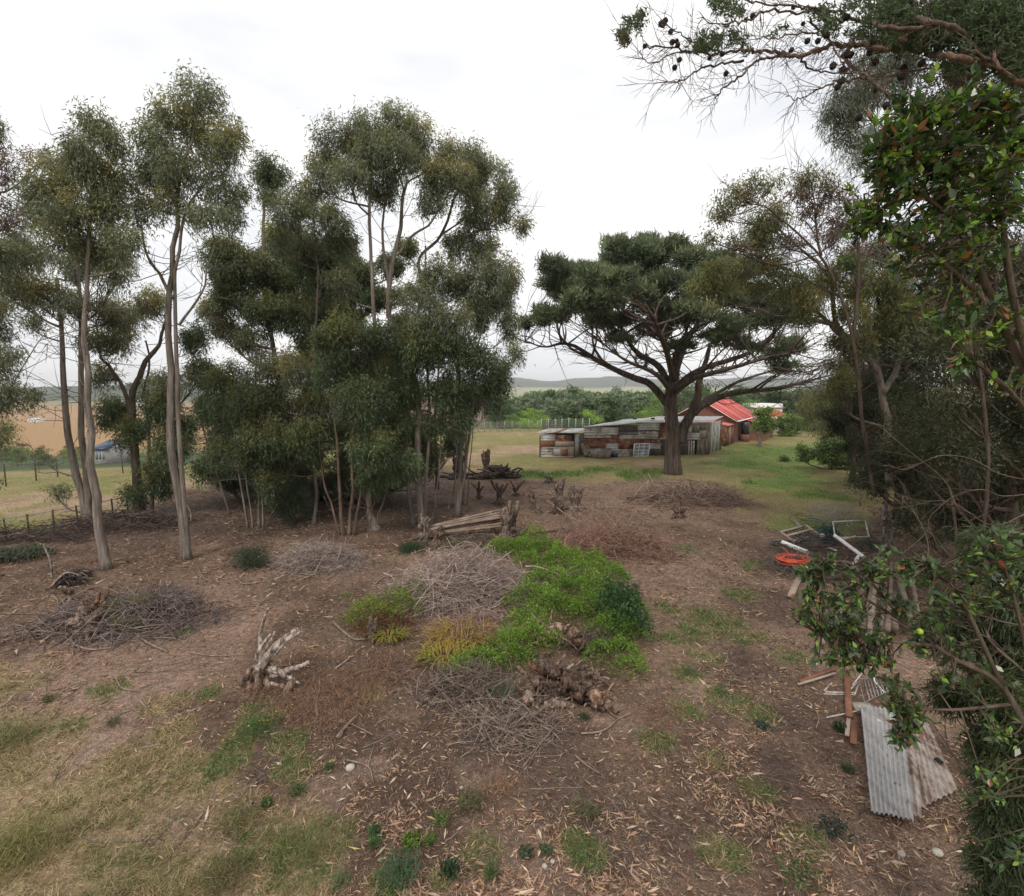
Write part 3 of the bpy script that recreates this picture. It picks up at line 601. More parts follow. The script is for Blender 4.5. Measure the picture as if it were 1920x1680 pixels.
make_tree('gum_tree', 'tall gum tree leaning left with full grey green crown, second crown from the left', 'tree', (199, 1068), None,
  [[[(199, 1068), (183, 950), (168, 840), (162, 740), (157, 640), (158, 560), (165, 450), (176, 300)], .16, .04]],
  [(178, 240, 36, 34, 0), (205, 270, 34, 34), (150, 285, 40, 38), (120, 325, 42, 40), (180, 340, 62, 58), (90, 360, 46, 42), (135, 405, 62, 46), (212, 400, 42, 50), (60, 400, 32, 34), (235, 460, 36, 42), (175, 470, 50, 36), (110, 450, 40, 30)], 'gum', GT, 13)
make_tree('gum_tree', 'tallest gum tree, twin pale trunks on brown soil and highest crown', 'tree', (350, 1050), None,
  [[[(350, 1050), (341, 950), (325, 800), (316, 680), (316, 560), (324, 480), (330, 400), (345, 300), (368, 210)], .165, .04],
   [[(352, 1035), (347, 940), (336, 800), (328, 690), (328, 560), (336, 480), (350, 400), (400, 320)], .105, .035],
   [[(326, 560, 0), (300, 520), (278, 480), (265, 420)], .07, .03], [[(336, 610, 0), (370, 560), (385, 520), (400, 460)], .05, .02]],
  [(375, 190, 52, 40, 0), (322, 222, 38, 34, 0), (300, 275, 52, 50), (385, 262, 62, 52), (432, 285, 30, 50), (285, 330, 44, 44), (355, 330, 62, 42), (432, 365, 36, 36), (395, 405, 50, 26), (310, 385, 36, 34), (265, 395, 30, 34), (440, 415, 28, 22), (360, 400, 30, 20)], 'gum', GT, 14, depth=.9)
make_tree('gum_tree', 'crooked dark branched gum tree with ivy at its base, behind the tallest one', 'tree', (262, 968), None,
  [[[(262, 968), (256, 900), (250, 830), (248, 760), (262, 705), (282, 665), (300, 640), (312, 590)], .25, .05], [[(249, 790), (228, 725), (206, 690), (188, 665), (180, 600)], .12, .04], [[(285, 960), (282, 860), (278, 770), (268, 740), (278, 690), (276, 640)], .10, .04]],
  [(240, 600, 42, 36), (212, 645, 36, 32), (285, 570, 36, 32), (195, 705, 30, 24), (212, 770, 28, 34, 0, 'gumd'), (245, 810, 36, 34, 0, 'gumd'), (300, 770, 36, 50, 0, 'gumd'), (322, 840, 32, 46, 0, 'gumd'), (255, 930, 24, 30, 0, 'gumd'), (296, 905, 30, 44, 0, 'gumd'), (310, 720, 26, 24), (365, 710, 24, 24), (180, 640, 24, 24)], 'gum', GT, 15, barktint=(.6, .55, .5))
make_tree('gum_tree', 'slim leaning sapling in front of the dark thicket', 'tree', (432, 965), None,
  [[[(432, 965), (412, 905), (392, 850), (380, 800), (372, 740)], .07, .02]],
  [(400, 770, 32, 36), (380, 700, 30, 32), (365, 640, 30, 30), (385, 880, 26, 20, 0), (440, 870, 30, 22, 0), (350, 800, 20, 30)], 'gumd', GT, 16, barktint=(.7, .65, .6))
make_tree('gum_tree', 'gum clump of four thin stems under a dense dark crown', 'tree', (482, 990), None,
  [[[(465, 990), (452, 910), (444, 830), (436, 740)], .055, .02], [[(475, 992), (466, 920), (460, 840), (455, 720)], .05, .02], [[(486, 990), (482, 900), (478, 820), (480, 640)], .06, .02], [[(493, 985), (490, 900), (496, 820), (505, 640)], .05, .02], [[(492, 990), (510, 965), (522, 940)], .03, .01]],
  [(440, 780, 52, 48), (420, 720, 40, 40), (500, 830, 62, 52), (470, 860, 40, 34), (540, 880, 48, 56), (545, 945, 44, 32), (480, 760, 60, 50), (420, 850, 30, 24), (570, 830, 44, 50), (500, 905, 36, 30)], 'gumd', GT, 17)
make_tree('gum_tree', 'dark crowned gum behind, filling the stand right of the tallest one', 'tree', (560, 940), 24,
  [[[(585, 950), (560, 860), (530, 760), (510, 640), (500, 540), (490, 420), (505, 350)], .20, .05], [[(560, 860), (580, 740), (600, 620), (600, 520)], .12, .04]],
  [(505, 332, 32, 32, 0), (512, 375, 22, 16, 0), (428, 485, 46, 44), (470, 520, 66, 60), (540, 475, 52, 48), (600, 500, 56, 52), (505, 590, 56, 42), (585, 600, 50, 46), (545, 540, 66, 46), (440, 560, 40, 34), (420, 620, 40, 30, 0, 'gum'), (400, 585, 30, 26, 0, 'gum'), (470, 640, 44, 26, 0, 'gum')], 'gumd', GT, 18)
make_tree('gum_tree', 'gum with olive topped crown and single slim pale trunk left of the big clump', 'tree', (590, 982), None,
  [[[(588, 985), (592, 930), (586, 850), (580, 780), (590, 640), (595, 520), (588, 400)], .10, .03]],
  [(592, 365, 46, 36), (545, 405, 44, 40), (612, 410, 46, 34), (565, 455, 50, 34), (640, 450, 40, 40), (520, 440, 34, 30), (560, 700, 66, 50, None, 'gum') if 0 else (560, 700, 62, 46, -1.2), (505, 700, 46, 44, -.8), (600, 760, 56, 50, -.5), (540, 780, 46, 46)], 'gum', GT, 19)
make_tree('gum_tree', 'multi stemmed gum clump standing at the front middle of the stand', 'tree', (650, 1003), None,
  [[[(638, 1003), (620, 950), (606, 900), (598, 820)], .06, .03], [[(645, 1005), (638, 940), (632, 860), (628, 760), (640, 640)], .10, .03], [[(655, 1005), (660, 930), (664, 840), (670, 700)], .10, .03], [[(665, 1000), (676, 930), (680, 850), (690, 640)], .08, .03], [[(662, 990), (690, 960), (712, 935)], .03, .01]],
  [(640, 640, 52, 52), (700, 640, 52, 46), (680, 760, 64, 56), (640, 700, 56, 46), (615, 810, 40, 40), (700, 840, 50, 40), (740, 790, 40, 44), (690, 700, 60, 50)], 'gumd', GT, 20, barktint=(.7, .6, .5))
make_tree('gum_tree', 'gum on a pale swollen stump with a thick side shoot', 'tree', (700, 992), None,
  [[[(702, 992), (696, 970), (690, 940), (696, 880), (700, 800), (705, 690), (698, 560), (698, 470), (692, 360), (700, 310)], .16, .05], [[(706, 970), (724, 930), (735, 890)], .05, .025]],
  [(640, 262, 46, 34, 0), (690, 245, 44, 34, 0), (620, 300, 34, 34), (680, 300, 52, 36), (655, 330, 46, 30), (598, 318, 26, 24), (735, 340, 34, 26), (745, 870, 50, 44, -1, 'gumd'), (700, 895, 34, 26, -1, 'gumd'), (640, 530, 36, 32)], 'gum', GT, 21, flare=2.8)
make_tree('gum_tree', 'broadest high crowned gum with a pale trunk showing in the open middle', 'tree', (775, 985), None,
  [[[(792, 982), (786, 900), (784, 800), (776, 700), (730, 600), (734, 512), (748, 437), (750, 391), (762, 340)], .19, .06], [[(735, 560), (720, 480), (722, 400), (730, 330)], .09, .03], [[(775, 985), (768, 940), (764, 860), (770, 700), (790, 560), (800, 460)], .10, .04], [[(745, 480), (775, 440), (810, 410), (840, 360)], .07, .03]],
  [(745, 236, 50, 36, 0), (785, 258, 40, 40, 0), (735, 285, 60, 36), (700, 275, 40, 34), (780, 305, 40, 34), (845, 290, 36, 32), (815, 335, 40, 34), (810, 385, 36, 36), (725, 372, 34, 24), (855, 335, 36, 34), (690, 350, 30, 20)], 'gum', GT, 22)
make_tree('gum_tree', 'right hand gum of the stand whose crown reaches farthest to the right', 'tree', (858, 968), None,
  [[[(857, 965), (862, 900), (868, 820), (862, 700), (830, 600), (806, 560), (785, 494), (825, 440), (852, 376), (880, 320)], .13, .05], [[(860, 950), (876, 860), (888, 740), (896, 650), (920, 560), (905, 480)], .08, .03], [[(828, 440), (870, 410), (910, 390), (950, 375)], .05, .02], [[(860, 460), (900, 430), (940, 432), (972, 420)], .04, .015]],
  [(882, 295, 32, 24, 0), (912, 322, 36, 38, 0), (880, 352, 36, 36, 0), (950, 365, 28, 30, 0), (935, 400, 36, 26), (975, 424, 22, 18, 0), (900, 385, 36, 30), (862, 462, 40, 34), (905, 470, 36, 32), (925, 515, 40, 40), (935, 560, 40, 44), (955, 610, 22, 36), (965, 665, 14, 26, 0), (880, 540, 44, 40), (900, 420, 36, 26), (955, 525, 26, 30)], 'gum', GT, 23, flare=2.2)
make_tree('gum_tree', 'leafy gum with yellow topped dome in the middle of the stand, right part', 'tree', (800, 985), None,
  [[[(795, 985), (800, 900), (806, 800), (802, 700), (802, 620), (808, 560)], .10, .04], [[(808, 985), (820, 930), (826, 850), (830, 740)], .05, .02]],
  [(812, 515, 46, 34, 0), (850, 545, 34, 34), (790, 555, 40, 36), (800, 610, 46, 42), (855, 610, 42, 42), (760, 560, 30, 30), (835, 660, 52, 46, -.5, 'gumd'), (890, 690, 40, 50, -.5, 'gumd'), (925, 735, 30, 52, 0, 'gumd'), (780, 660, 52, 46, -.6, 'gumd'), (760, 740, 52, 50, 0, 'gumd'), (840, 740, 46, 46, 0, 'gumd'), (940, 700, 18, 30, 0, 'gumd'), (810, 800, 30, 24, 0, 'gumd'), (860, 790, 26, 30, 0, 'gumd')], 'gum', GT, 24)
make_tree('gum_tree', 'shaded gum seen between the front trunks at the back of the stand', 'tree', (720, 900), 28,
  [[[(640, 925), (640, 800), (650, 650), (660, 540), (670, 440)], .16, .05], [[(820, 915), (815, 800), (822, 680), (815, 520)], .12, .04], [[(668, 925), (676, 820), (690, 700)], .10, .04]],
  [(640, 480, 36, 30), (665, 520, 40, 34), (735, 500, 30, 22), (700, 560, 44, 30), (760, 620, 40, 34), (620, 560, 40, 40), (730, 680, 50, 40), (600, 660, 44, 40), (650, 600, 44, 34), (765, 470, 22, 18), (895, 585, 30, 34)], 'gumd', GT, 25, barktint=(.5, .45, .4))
make_tree('gum_undergrowth', 'dark tangled undergrowth between the trunks at the back of the gum stand', 'bush', (640, 925), 24.5, [[[(560, 935), (560, 860)], .05, .02], [[(720, 935), (725, 850)], .05, .02]], fill(410, 800, 860, 925, 30, 30, 48, 77), 'gumd', None, 78, barktint=(.5, .45, .4), lf=.8)
for (x, y, lab) in ((848, 950, 'thin bare gum shoot, left of the row by the burnt logs'), (868, 945, 'thin bare gum shoot rising right of the twin stem stump')):
    make_tree('gum_sapling', lab, 'tree', (x, y), None, [[[(x, y), (x+6, y-80), (x+12, y-180)], .045, .02], [[(x+8, y), (x+14, y-90), (x+24, y-190)], .035, .015]], [(x+20, y-190, 26, 30, 0, 'gumd')], 'gum', 'thin gum saplings', int(x))

# ------------------------------------------------------------------ the stone pine
PB = []
rp = np.random.default_rng(5)
for (x, y, rx, ry) in ((1165, 470, 36, 22), (1205, 478, 34, 24), (1250, 478, 36, 22), (1300, 485, 40, 24), (1350, 495, 40, 26), (1395, 510, 36, 26), (1050, 510, 34, 22), (1095, 515, 38, 26), (1140, 520, 40, 26), (1032, 545, 28, 22), (1075, 552, 42, 26),
                       (1130, 560, 44, 26), (1190, 530, 44, 28), (1215, 560, 40, 26), (1020, 588, 26, 16), (985, 598, 18, 13), (1250, 525, 46, 28), (1310, 535, 50, 30), (1370, 550, 46, 30), (1430, 560, 40, 30), (1180, 598, 54, 18), (1290, 585, 60, 24), (1380, 600, 56, 24),
                       (1450, 610, 50, 22), (1500, 640, 40, 18), (1110, 600, 46, 16), (1240, 615, 50, 16), (1340, 640, 60, 16), (1430, 655, 50, 14), (1500, 690, 44, 10), (1170, 640, 40, 10), (1060, 595, 34, 14), (1270, 650, 50, 12), (1210, 455, 16, 8), (1255, 462, 14, 8), (1470, 575, 30, 26)):
    for q_ in range(5 if y < 590 else 2): PB.append((x+rp.normal(0, 15), y+rp.normal(0, 9), rx*.72, ry*.56, rp.uniform(-7, 7)*min(1, (y-430)/90)))
pine, pl = make_tree('pine_tree', 'large umbrella shaped pine in front of the corrugated shack', 'tree', (1262, 888), None,
  [[[(1262, 888), (1262, 850), (1261, 800), (1258, 750), (1262, 715)], .48, .38], [[(1272, 830), (1283, 800), (1298, 770), (1308, 735), (1316, 700), (1330, 650)], .40, .12],
   [[(1256, 765), (1222, 723), (1180, 704), (1132, 682), (1100, 662), (1060, 644), (1025, 650), (985, 640)], .26, .03], [[(1260, 735), (1238, 688), (1200, 665), (1163, 613), (1140, 580)], .26, .05],
   [[(1262, 720), (1266, 685), (1278, 640), (1305, 615), (1320, 560)], .38, .08], [[(1262, 700), (1246, 640, 1), (1238, 600, 2), (1215, 550, 2)], .22, .05], [[(1268, 730), (1292, 706), (1335, 685), (1404, 661), (1455, 623), (1480, 590)], .26, .04],
   [[(1300, 775), (1320, 757), (1370, 738), (1455, 730), (1507, 716), (1560, 702)], .27, .04], [[(1300, 770, 0), (1340, 738, 3), (1400, 710, 5), (1470, 690, 6), (1540, 690, 6)], .16, .03],
   [[(1264, 735, 0), (1300, 712, -3), (1370, 690, -6), (1440, 670, -7), (1500, 655, -7)], .2, .03], [[(1262, 740, 0), (1230, 700, -4), (1180, 680, -6), (1120, 640, -7)], .18, .03], [[(1264, 715, 0), (1250, 660, -4), (1230, 610, -7), (1210, 570, -8)], .2, .04], [[(1266, 700, 0), (1290, 640, 5), (1320, 590, 7)], .22, .04]],
  PB, 'pine', None, 40, lf=.48, barktint=(1, 1, 1), depth=1.0, flare=1.35, tuft=.33, bend=.2)
def bare_twigs(root, lines, n, seed, mat, rng_len=(.6, 2.2), k0=2, rad=.03, tint=(.7, .6, .55), drop=0.):
    rng = np.random.default_rng(seed); T = Tubes()
    for _ in range(n):
        Q, r = lines[rng.integers(k0, len(lines))]; j = rng.integers(int(len(Q)*.25), len(Q)-1); d = unit(Q[j+1]-Q[j]); d = unit(d*.8+rng.normal(0, .6, 3)*np.array([1, 1, .45])+np.array([0, 0, .15-drop])); ln = rng.uniform(*rng_len)
        a = Q[j]; e = a+d*ln; m_ = (a+e)/2+rng.normal(0, .09*ln, 3); P = smoothline([a, m_, e], 4); T.add(P, np.linspace(rad, rad*.25, len(P)), 4, np.array(tint)*rng.uniform(.7, 1.1), cap=False)
        for _2 in range(4):
            i_ = rng.integers(3, len(P)); d2 = unit(d+rng.normal(0, .7, 3)*np.array([1, 1, .5])); l2 = ln*rng.uniform(.3, .6); T.add(smoothline([P[i_], P[i_]+d2*l2*.5+rng.normal(0, .05*l2, 3), P[i_]+d2*l2], 2), np.linspace(rad*.5, rad*.15, 5), 3, np.array(tint)*rng.uniform(.7, 1.1), cap=False)
    tag(T.build('dead_twigs', mat, root), kind='stuff')
bare_twigs(pine, pl, 290, 3, M['pinebark'], (1.0, 3.0), 2, .034)

# ------------------------------------------------------------------ right hand trees and hedge
GR = 'trees along the right hand boundary'
t5, l5 = make_tree('leaning_gum', 'pale leaning tree reaching left across the pine from the hedge', 'tree', (1668, 880), 17,
  [[[(1668, 905), (1664, 830), (1660, 770), (1648, 698), (1606, 656), (1585, 632), (1559, 608), (1529, 602), (1499, 599), (1454, 590), (1419, 579), (1380, 570)], .125, .015], [[(1606, 656, 0), (1575, 625), (1545, 590), (1510, 560), (1470, 540), (1430, 510)], .08, .02],
   [[(1590, 636), (1566, 600), (1559, 519), (1540, 500), (1523, 483), (1490, 454), (1465, 430)], .08, .02], [[(1648, 700, 0), (1618, 576, 1), (1573, 558, 1), (1538, 540, 1), (1499, 516, 1), (1469, 501, 1)], .09, .02], [[(1655, 740), (1690, 660), (1700, 560), (1660, 450)], .1, .03], [[(1585, 632), (1560, 680), (1520, 700), (1480, 690)], .03, .01]],
  [(1332, 545, 40, 40, -1), (1345, 510, 30, 24, -1), (1440, 415, 42, 40, 0), (1425, 455, 30, 40, 0), (1395, 500, 30, 16), (1478, 543, 40, 34), (1515, 570, 36, 28), (1450, 500, 34, 30), (1650, 545, 44, 50), (1642, 610, 40, 36), (1605, 480, 34, 30, 0, 'gumr'), (1565, 440, 34, 30, 0, 'gumr'), (1590, 498, 18, 14, -1, 'green'), (1700, 600, 44, 44), (1560, 520, 30, 26), (1480, 460, 26, 22, 0, 'gumr'), (1690, 520, 34, 34), (1575, 720, 24, 40), (1570, 640, 26, 22), (1540, 540, 34, 26), (1500, 600, 30, 18), (1420, 540, 34, 22), (1610, 540, 36, 34), (1620, 640, 34, 30), (1600, 590, 34, 26)], 'olive', GR, 51, tuft=.26, lf=1.1)
bare_twigs(t5, l5, 150, 9, M['gum'], (.6, 2.0), 0, .016, (.8, .75, .72), .2)
t6, l6 = make_tree('cone_tree', 'sparse crowned tree with reddish undersides and dark cones above the pine', 'tree', (1640, 890), 15,
  [[[(1640, 930), (1620, 800), (1600, 650), (1560, 520), (1500, 440), (1440, 390), (1380, 370)], .06, .012], [[(1540, 480), (1530, 420), (1520, 360)], .04, .012], [[(1600, 650), (1610, 500), (1600, 400)], .06, .02]],
  [(1350, 385, 22, 26, 0), (1378, 365, 24, 18, 0), (1412, 352, 26, 18, 0), (1445, 350, 24, 18, 0), (1500, 342, 28, 20, 0), (1545, 345, 24, 16, 0), (1352, 405, 16, 16, 0, 'gumr'), (1400, 375, 24, 12, 0, 'gumr'), (1505, 362, 30, 12, 0, 'gumr'), (1540, 375, 30, 20, 0, 'gumr'), (1600, 385, 36, 24, 0, 'gumr'), (1580, 410, 34, 22, 0, 'gumr'), (1530, 400, 30, 20, 0, 'gumr'), (1560, 360, 24, 14, 0, 'brown'), (1620, 400, 30, 26, 0, 'brown'), (1390, 470, 16, 14, 0, 'gumr'), (1330, 450, 12, 10, 0), (1380, 455, 14, 10, 0)], 'olive', GR, 52, lf=.75, tuft=.26, barktint=(.6, .52, .48))
bare_twigs(t6, l6, 90, 19, M['gum'], (.5, 1.8), 0, .012, (.7, .6, .58))
make_tree('pendulous_tree', 'grey green weeping tree hanging behind the broad leaved shrub at upper right', 'tree', (1780, 1050), 9,
  [[[(1830, 1180), (1850, 900), (1830, 600), (1740, 350), (1640, 230)], .035, .012]],
  [(1600, 185, 34, 40, 0), (1580, 225, 30, 36, 0), (1592, 262, 26, 26, 0), (1640, 170, 40, 36, .5), (1690, 130, 40, 34, .5), (1560, 205, 14, 14, 0), (1640, 260, 30, 26, .5), (1660, 60, 40, 30, .5), (1720, 70, 40, 34, .5), (1625, 120, 26, 22), (1610, 300, 16, 14)], 'silver', GR, 53, lf=1.0, tuft=.16, barktint=(.4, .36, .32))
hedge_specs = [
 ('dense dark hedge tree nearest the grassy track, farthest away', (1600, 870), 30, [(1580, 690, 34, 36), (1575, 740, 34, 40), (1590, 800, 38, 44), (1600, 850, 34, 34), (1635, 770, 44, 60), (1560, 780, 24, 24)], 'hedge', 61),
 ('dark olive hedge tree behind the leaning pale trunk', (1660, 900), 24, fill(1600, 600, 1740, 870, 24, 30, 48, 1), 'hedge', 62),
 ('tall shaded hedge tree with brown twigs right of the leaning trunk', (1740, 930), 20, fill(1650, 560, 1820, 900, 22, 34, 52, 2)+fill(1650, 400, 1820, 640, 14, 30, 44, 3, 'brown')+fill(1590, 440, 1730, 660, 12, 28, 44, 12), 'hedge', 63),
 ('dark tree behind the thin pale stems at the right edge', (1850, 960), 17, fill(1760, 400, 1990, 930, 22, 40, 66, 4)+fill(1780, 400, 1960, 700, 8, 40, 56, 5, 'brown'), 'hedge', 64),
 ('shaded near hedge tree behind the broad leaved shrub', (1900, 1040), 11, fill(1740, 520, 1990, 900, 26, 44, 74, 7)+fill(1740, 400, 1960, 600, 10, 44, 70, 8, 'brown')+fill(1740, 130, 1990, 430, 14, 40, 64, 11), 'hedge', 66),
 ('dark undergrowth thicket right of the pale stems', (1880, 1060), 12.5, fill(1690, 790, 1990, 1010, 20, 34, 60, 9), 'hedge', 67),
 ('dark shaded bush at the hedge foot behind the tall pale post', (1680, 960), 18, fill(1610, 780, 1760, 930, 14, 30, 46, 10), 'hedge', 68),
 ('dark low thicket under the hedge trees behind the junk', (1760, 1000), 15, fill(1660, 830, 1960, 990, 18, 34, 56, 6), 'hedge', 65),
]
for lab, base, Yh, bl, spn, sd_ in hedge_specs:
    make_tree('hedge_tree', lab, 'tree', base, Yh, [[[(base[0], base[1]+15), (base[0]+4, base[1]-80), (base[0]-6, base[1]-200)], .14, .05], [[(base[0]+22, base[1]+12), (base[0]+40, base[1]-90), (base[0]+30, base[1]-260)], .08, .03]], bl, spn, GR, sd_, barktint=(.5, .45, .4), lf=.68)
# stripy undergrowth stems
for i_, (x, y, x2, y2, Ys, r_) in enumerate(((1815, 1035, 1802, 640, 12.5, .035), (1800, 1045, 1762, 850, 12, .035), (1700, 1010, 1690, 860, 15, .04), (1880, 1000, 1890, 860, 14, .07))):
    lab = ['straight pale stem, tallest of those at the right edge', 'pale stem leaning left beside the tallest one', 'short dark stem behind the junk heap', 'thick dark stem near the right edge'][i_]
    make_tree('thin_trunk', lab, 'tree', (x, y), Ys, [[[(x, y+30), ((x+x2)/2+4, (y+y2)/2), (x2, y2)], r_, r_*.5]], [(x2, y2-20, 22, 16, 0, 'brown')], 'hedge', None, 70+i_, lf=.6, barktint=(1, .9, .8) if r_ < .05 else (.6, .5, .45))
# green shrubs right of the house
make_tree('fruit_tree', 'small round green tree with a dark trunk beside the red lean to', 'tree', (1425, 838), None, [[[(1425, 838), (1424, 822), (1416, 800)], .16, .07], [[(1426, 826), (1436, 808), (1440, 790)], .08, .04]],
  [(1423, 775, 11, 9, 0), (1438, 774, 11, 9, 0), (1432, 790, 15, 11, 0), (1446, 795, 8, 9, 0), (1418, 796, 8, 10, 0), (1432, 806, 12, 6, 0)], 'green', None, 80, tuft=.32, lf=.55)
make_tree('leafy_bush', 'bright green leafy bush between the two red roofed houses', 'bush', (1470, 818), None, [[[(1470, 818), (1470, 795)], .1, .05]], [(1458, 792, 22, 14, 0), (1485, 795, 24, 16, 0), (1475, 808, 28, 12, 0), (1500, 800, 14, 14, 0), (1478, 782, 16, 8, 0)], 'green', None, 81, tuft=.45, lf=.6)
make_tree('feathery_bush', 'tall pale olive feathery bush at the hedge end by the track', 'bush', (1545, 850), None, [[[(1545, 850), (1545, 790), (1540, 750)], .12, .05]], [(1530, 755, 34, 28, 0), (1575, 790, 34, 34, 0), (1555, 770, 30, 30, 0), (1590, 745, 26, 26, 0), (1600, 830, 30, 30, 0, 'green'), (1580, 840, 24, 20, 0, 'green'), (1525, 795, 22, 22, 0), (1548, 815, 24, 24, 0), (1560, 740, 20, 20, 0), (1510, 770, 16, 18, 0)], 'olive', None, 82, tuft=.5, lf=.8)
make_tree('round_tree', 'round dark green tree right behind the second red roof', 'tree', (1500, 800), 62, [[[(1500, 800), (1500, 760)], .2, .1]], [(1498, 745, 20, 16, 0), (1515, 755, 18, 18, 0), (1500, 770, 20, 14, 0), (1535, 735, 24, 14, 0)], 'hedge', None, 83, tuft=.7)
make_tree('grassy_shrub', 'loose light green shrub growing along the track side', 'bush', (1560, 880), None, [[[(1560, 880), (1560, 850)], .06, .03]], [(1545, 855, 24, 20, 0), (1580, 870, 26, 22, 0), (1510, 850, 14, 16, 0), (1565, 835, 22, 16, 0)], 'green', None, 84, tuft=.36, lf=.6)
make_tree('grassy_shrub', 'small dark shrub on the grass left of the track side bushes', 'bush', (1465, 865), None, [], [(1468, 858, 10, 6, 0), (1500, 864, 12, 5, 0)], 'hedge', None, 85, tuft=.3, lf=.6)
# ------------------------------------------------------------------ far wood, bushes
def proto_tree(seed, colr, tipc, conic=0., n=2600, wid=1.):
    """unit-height tree: crown mesh + trunk mesh, shared by copies"""
    rng = np.random.default_rng(seed); P = []; d_ = []
    nb_ = 13
    for i in range(nb_):
        z = .28+.66*(i+.5)/nb_; rr_ = (.30*(1-conic*(z-.2))*math.sin(min(1, (z+.02))*pi)**.5+.03)*wid; a = rng.random()*2*pi; k = rng.uniform(.2, .75)
        c = np.array([cos(a)*rr_*k, sin(a)*rr_*k, z]); q_, dd = fan(c, n//nb_, np.array([rr_*.62, rr_*.62, .11]), rng); P.append(q_); d_.append(dd)
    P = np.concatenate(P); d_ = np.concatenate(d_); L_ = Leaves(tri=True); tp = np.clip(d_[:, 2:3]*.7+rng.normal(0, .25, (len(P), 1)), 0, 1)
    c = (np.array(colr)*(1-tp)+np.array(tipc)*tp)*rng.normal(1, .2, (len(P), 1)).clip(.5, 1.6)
    L_.add(P, d_*.6+rng.normal(0, .6, d_.shape)+np.array([0, 0, .2]), rng.uniform(.03, .055, len(P)), rng.uniform(.026, .04, len(P)), c)
    o = L_.build('crown', M['leaf'], None, rng); me = o.data; bpy.data.objects.remove(o)
    T = Tubes(); T.add(smoothline([(0, 0, -.05), (.01, .01, .3), (0, .02, .8)], 3), np.linspace(.022, .006, 7), 6, (.8, .8, .8)); 
    for i in range(6):
        a = rng.random()*2*pi; z = rng.uniform(.25, .6); T.add(np.array([(0, 0, z), (cos(a)*.1, sin(a)*.1, z+.12), (cos(a)*.17, sin(a)*.17, z+.28)]), [.009, .006, .003], 4, (.8, .8, .8), cap=False)
    o = T.build('trunk', M['gum'], None); mt = o.data; bpy.data.objects.remove(o); return me, mt
PW = [proto_tree(1, (.17, .22, .13), (.27, .31, .21)), proto_tree(2, (.14, .20, .095), (.22, .28, .15)), proto_tree(3, (.085, .13, .058), (.14, .19, .085)), proto_tree(4, (.20, .25, .16), (.30, .34, .25), .3)]
PB_ = [proto_tree(5, (.20, .34, .06), (.32, .46, .09), 0, 1500, 2.2), proto_tree(6, (.13, .22, .06), (.22, .31, .09), 0, 1500, 2.4), proto_tree(7, (.055, .085, .035), (.09, .12, .05), 0, 1500, 2.4)]
def put(pr, x, ytop, Y, label, cat, name, group, seed, hmin=3., sw=1.):
    rng = np.random.default_rng(seed); p = at(x, ytop, Y); z = float(gz(p[0], p[1])); h = max(hmin, p[2]-z)
    r_ = thing(name, label, cat, (p[0], p[1], p[2]-h if h == hmin else z), rng.random()*6, group); r_.scale = (h*sw, h*sw, h)
    for nm, me in (('crown', pr[0]), ('trunk', pr[1])): o = bpy.data.objects.new(nm, me); link(o, r_)
    return r_
WL = 'grey green wood of willows and poplars on the slope beyond the shacks'
rw = np.random.default_rng(12); k_ = 0
for row, (Yr, ty, x0, x1, stp) in enumerate(((150, 731, 930, 1560, 17), (128, 736, 925, 1520, 20), (108, 746, 940, 1300, 22))):
    x = x0
    while x < x1:
        yt = ty+rw.uniform(-5, 7)+(14 if x < 1000 and row == 0 else 0)+max(0, (1010-x)*.14)
        put(PW[[0, 1, 3, 2, 0, 1][rw.integers(6)] if x < 1300 else rw.integers(1, 3)], x, yt, Yr+rw.uniform(-6, 6), 'tree of the grey green wood on the slope beyond the shacks', 'tree', 'wood_tree', WL, k_, 7, rw.uniform(.95, 1.35)); k_ += 1; x += stp*rw.uniform(.7, 1.2)
for x, yt, Y_, lab in ((1290, 700, 70, 'flat topped acacia behind the pine trunk, left of it'), (1240, 742, 66, 'rounded olive tree just left of the pine trunk')):
    put(PB_[2 if yt < 720 else 1], x, yt, Y_, lab, 'tree', 'acacia_tree', None, x, 5, .7)
for i_, (x, yt, Y_, pr, lab) in enumerate(((1000, 766, 84, 0, 'tall bright green bush left of the far green fence'), (985, 784, 80, 0, 'low lime bush at the left end of the fenced row'), (1020, 783, 80, 0, 'broad lime bush behind the small coop'),
        (1045, 787, 80, 1, 'mid green bush between the two lime ones'), (1060, 784, 79, 1, 'bush right of the coop roof'), (1075, 786, 80, 1, 'green bush behind the left end of the shack'), (1106, 768, 76, 0, 'rounded light green tree above the shack roof'), (960, 776, 82, 1, 'green bush at the edge of the gum stand'),
        (938, 790, 78, 2, 'shadowed bush behind the right side of the gum stand'), (1195, 772, 74, 1, 'olive bush left of the pine trunk above the roof'), (1222, 766, 74, 0, 'bright green bush touching the pine trunk above the roof'), (905, 792, 76, 1, 'bush seen through the thin gum stems'), (880, 790, 76, 0, 'light bush seen behind the dark gum crown'),
        (1405, 748, 74, 1, 'green tree behind the ridge of the red roof'), (1345, 742, 80, 2, 'dark tree above the red roof'), (1440, 762, 76, 0, 'green shrub left of the second red roof'), (1330, 738, 82, 2, 'dark tree behind the left slope of the red roof'))):
    put(PB_[pr], x, yt, Y_+2, lab, 'bush', 'bush', None, 200+i_, 3.0, 1.05 if pr < 2 and yt > 760 else .6)
LB = 'scrub bushes beyond the left field'
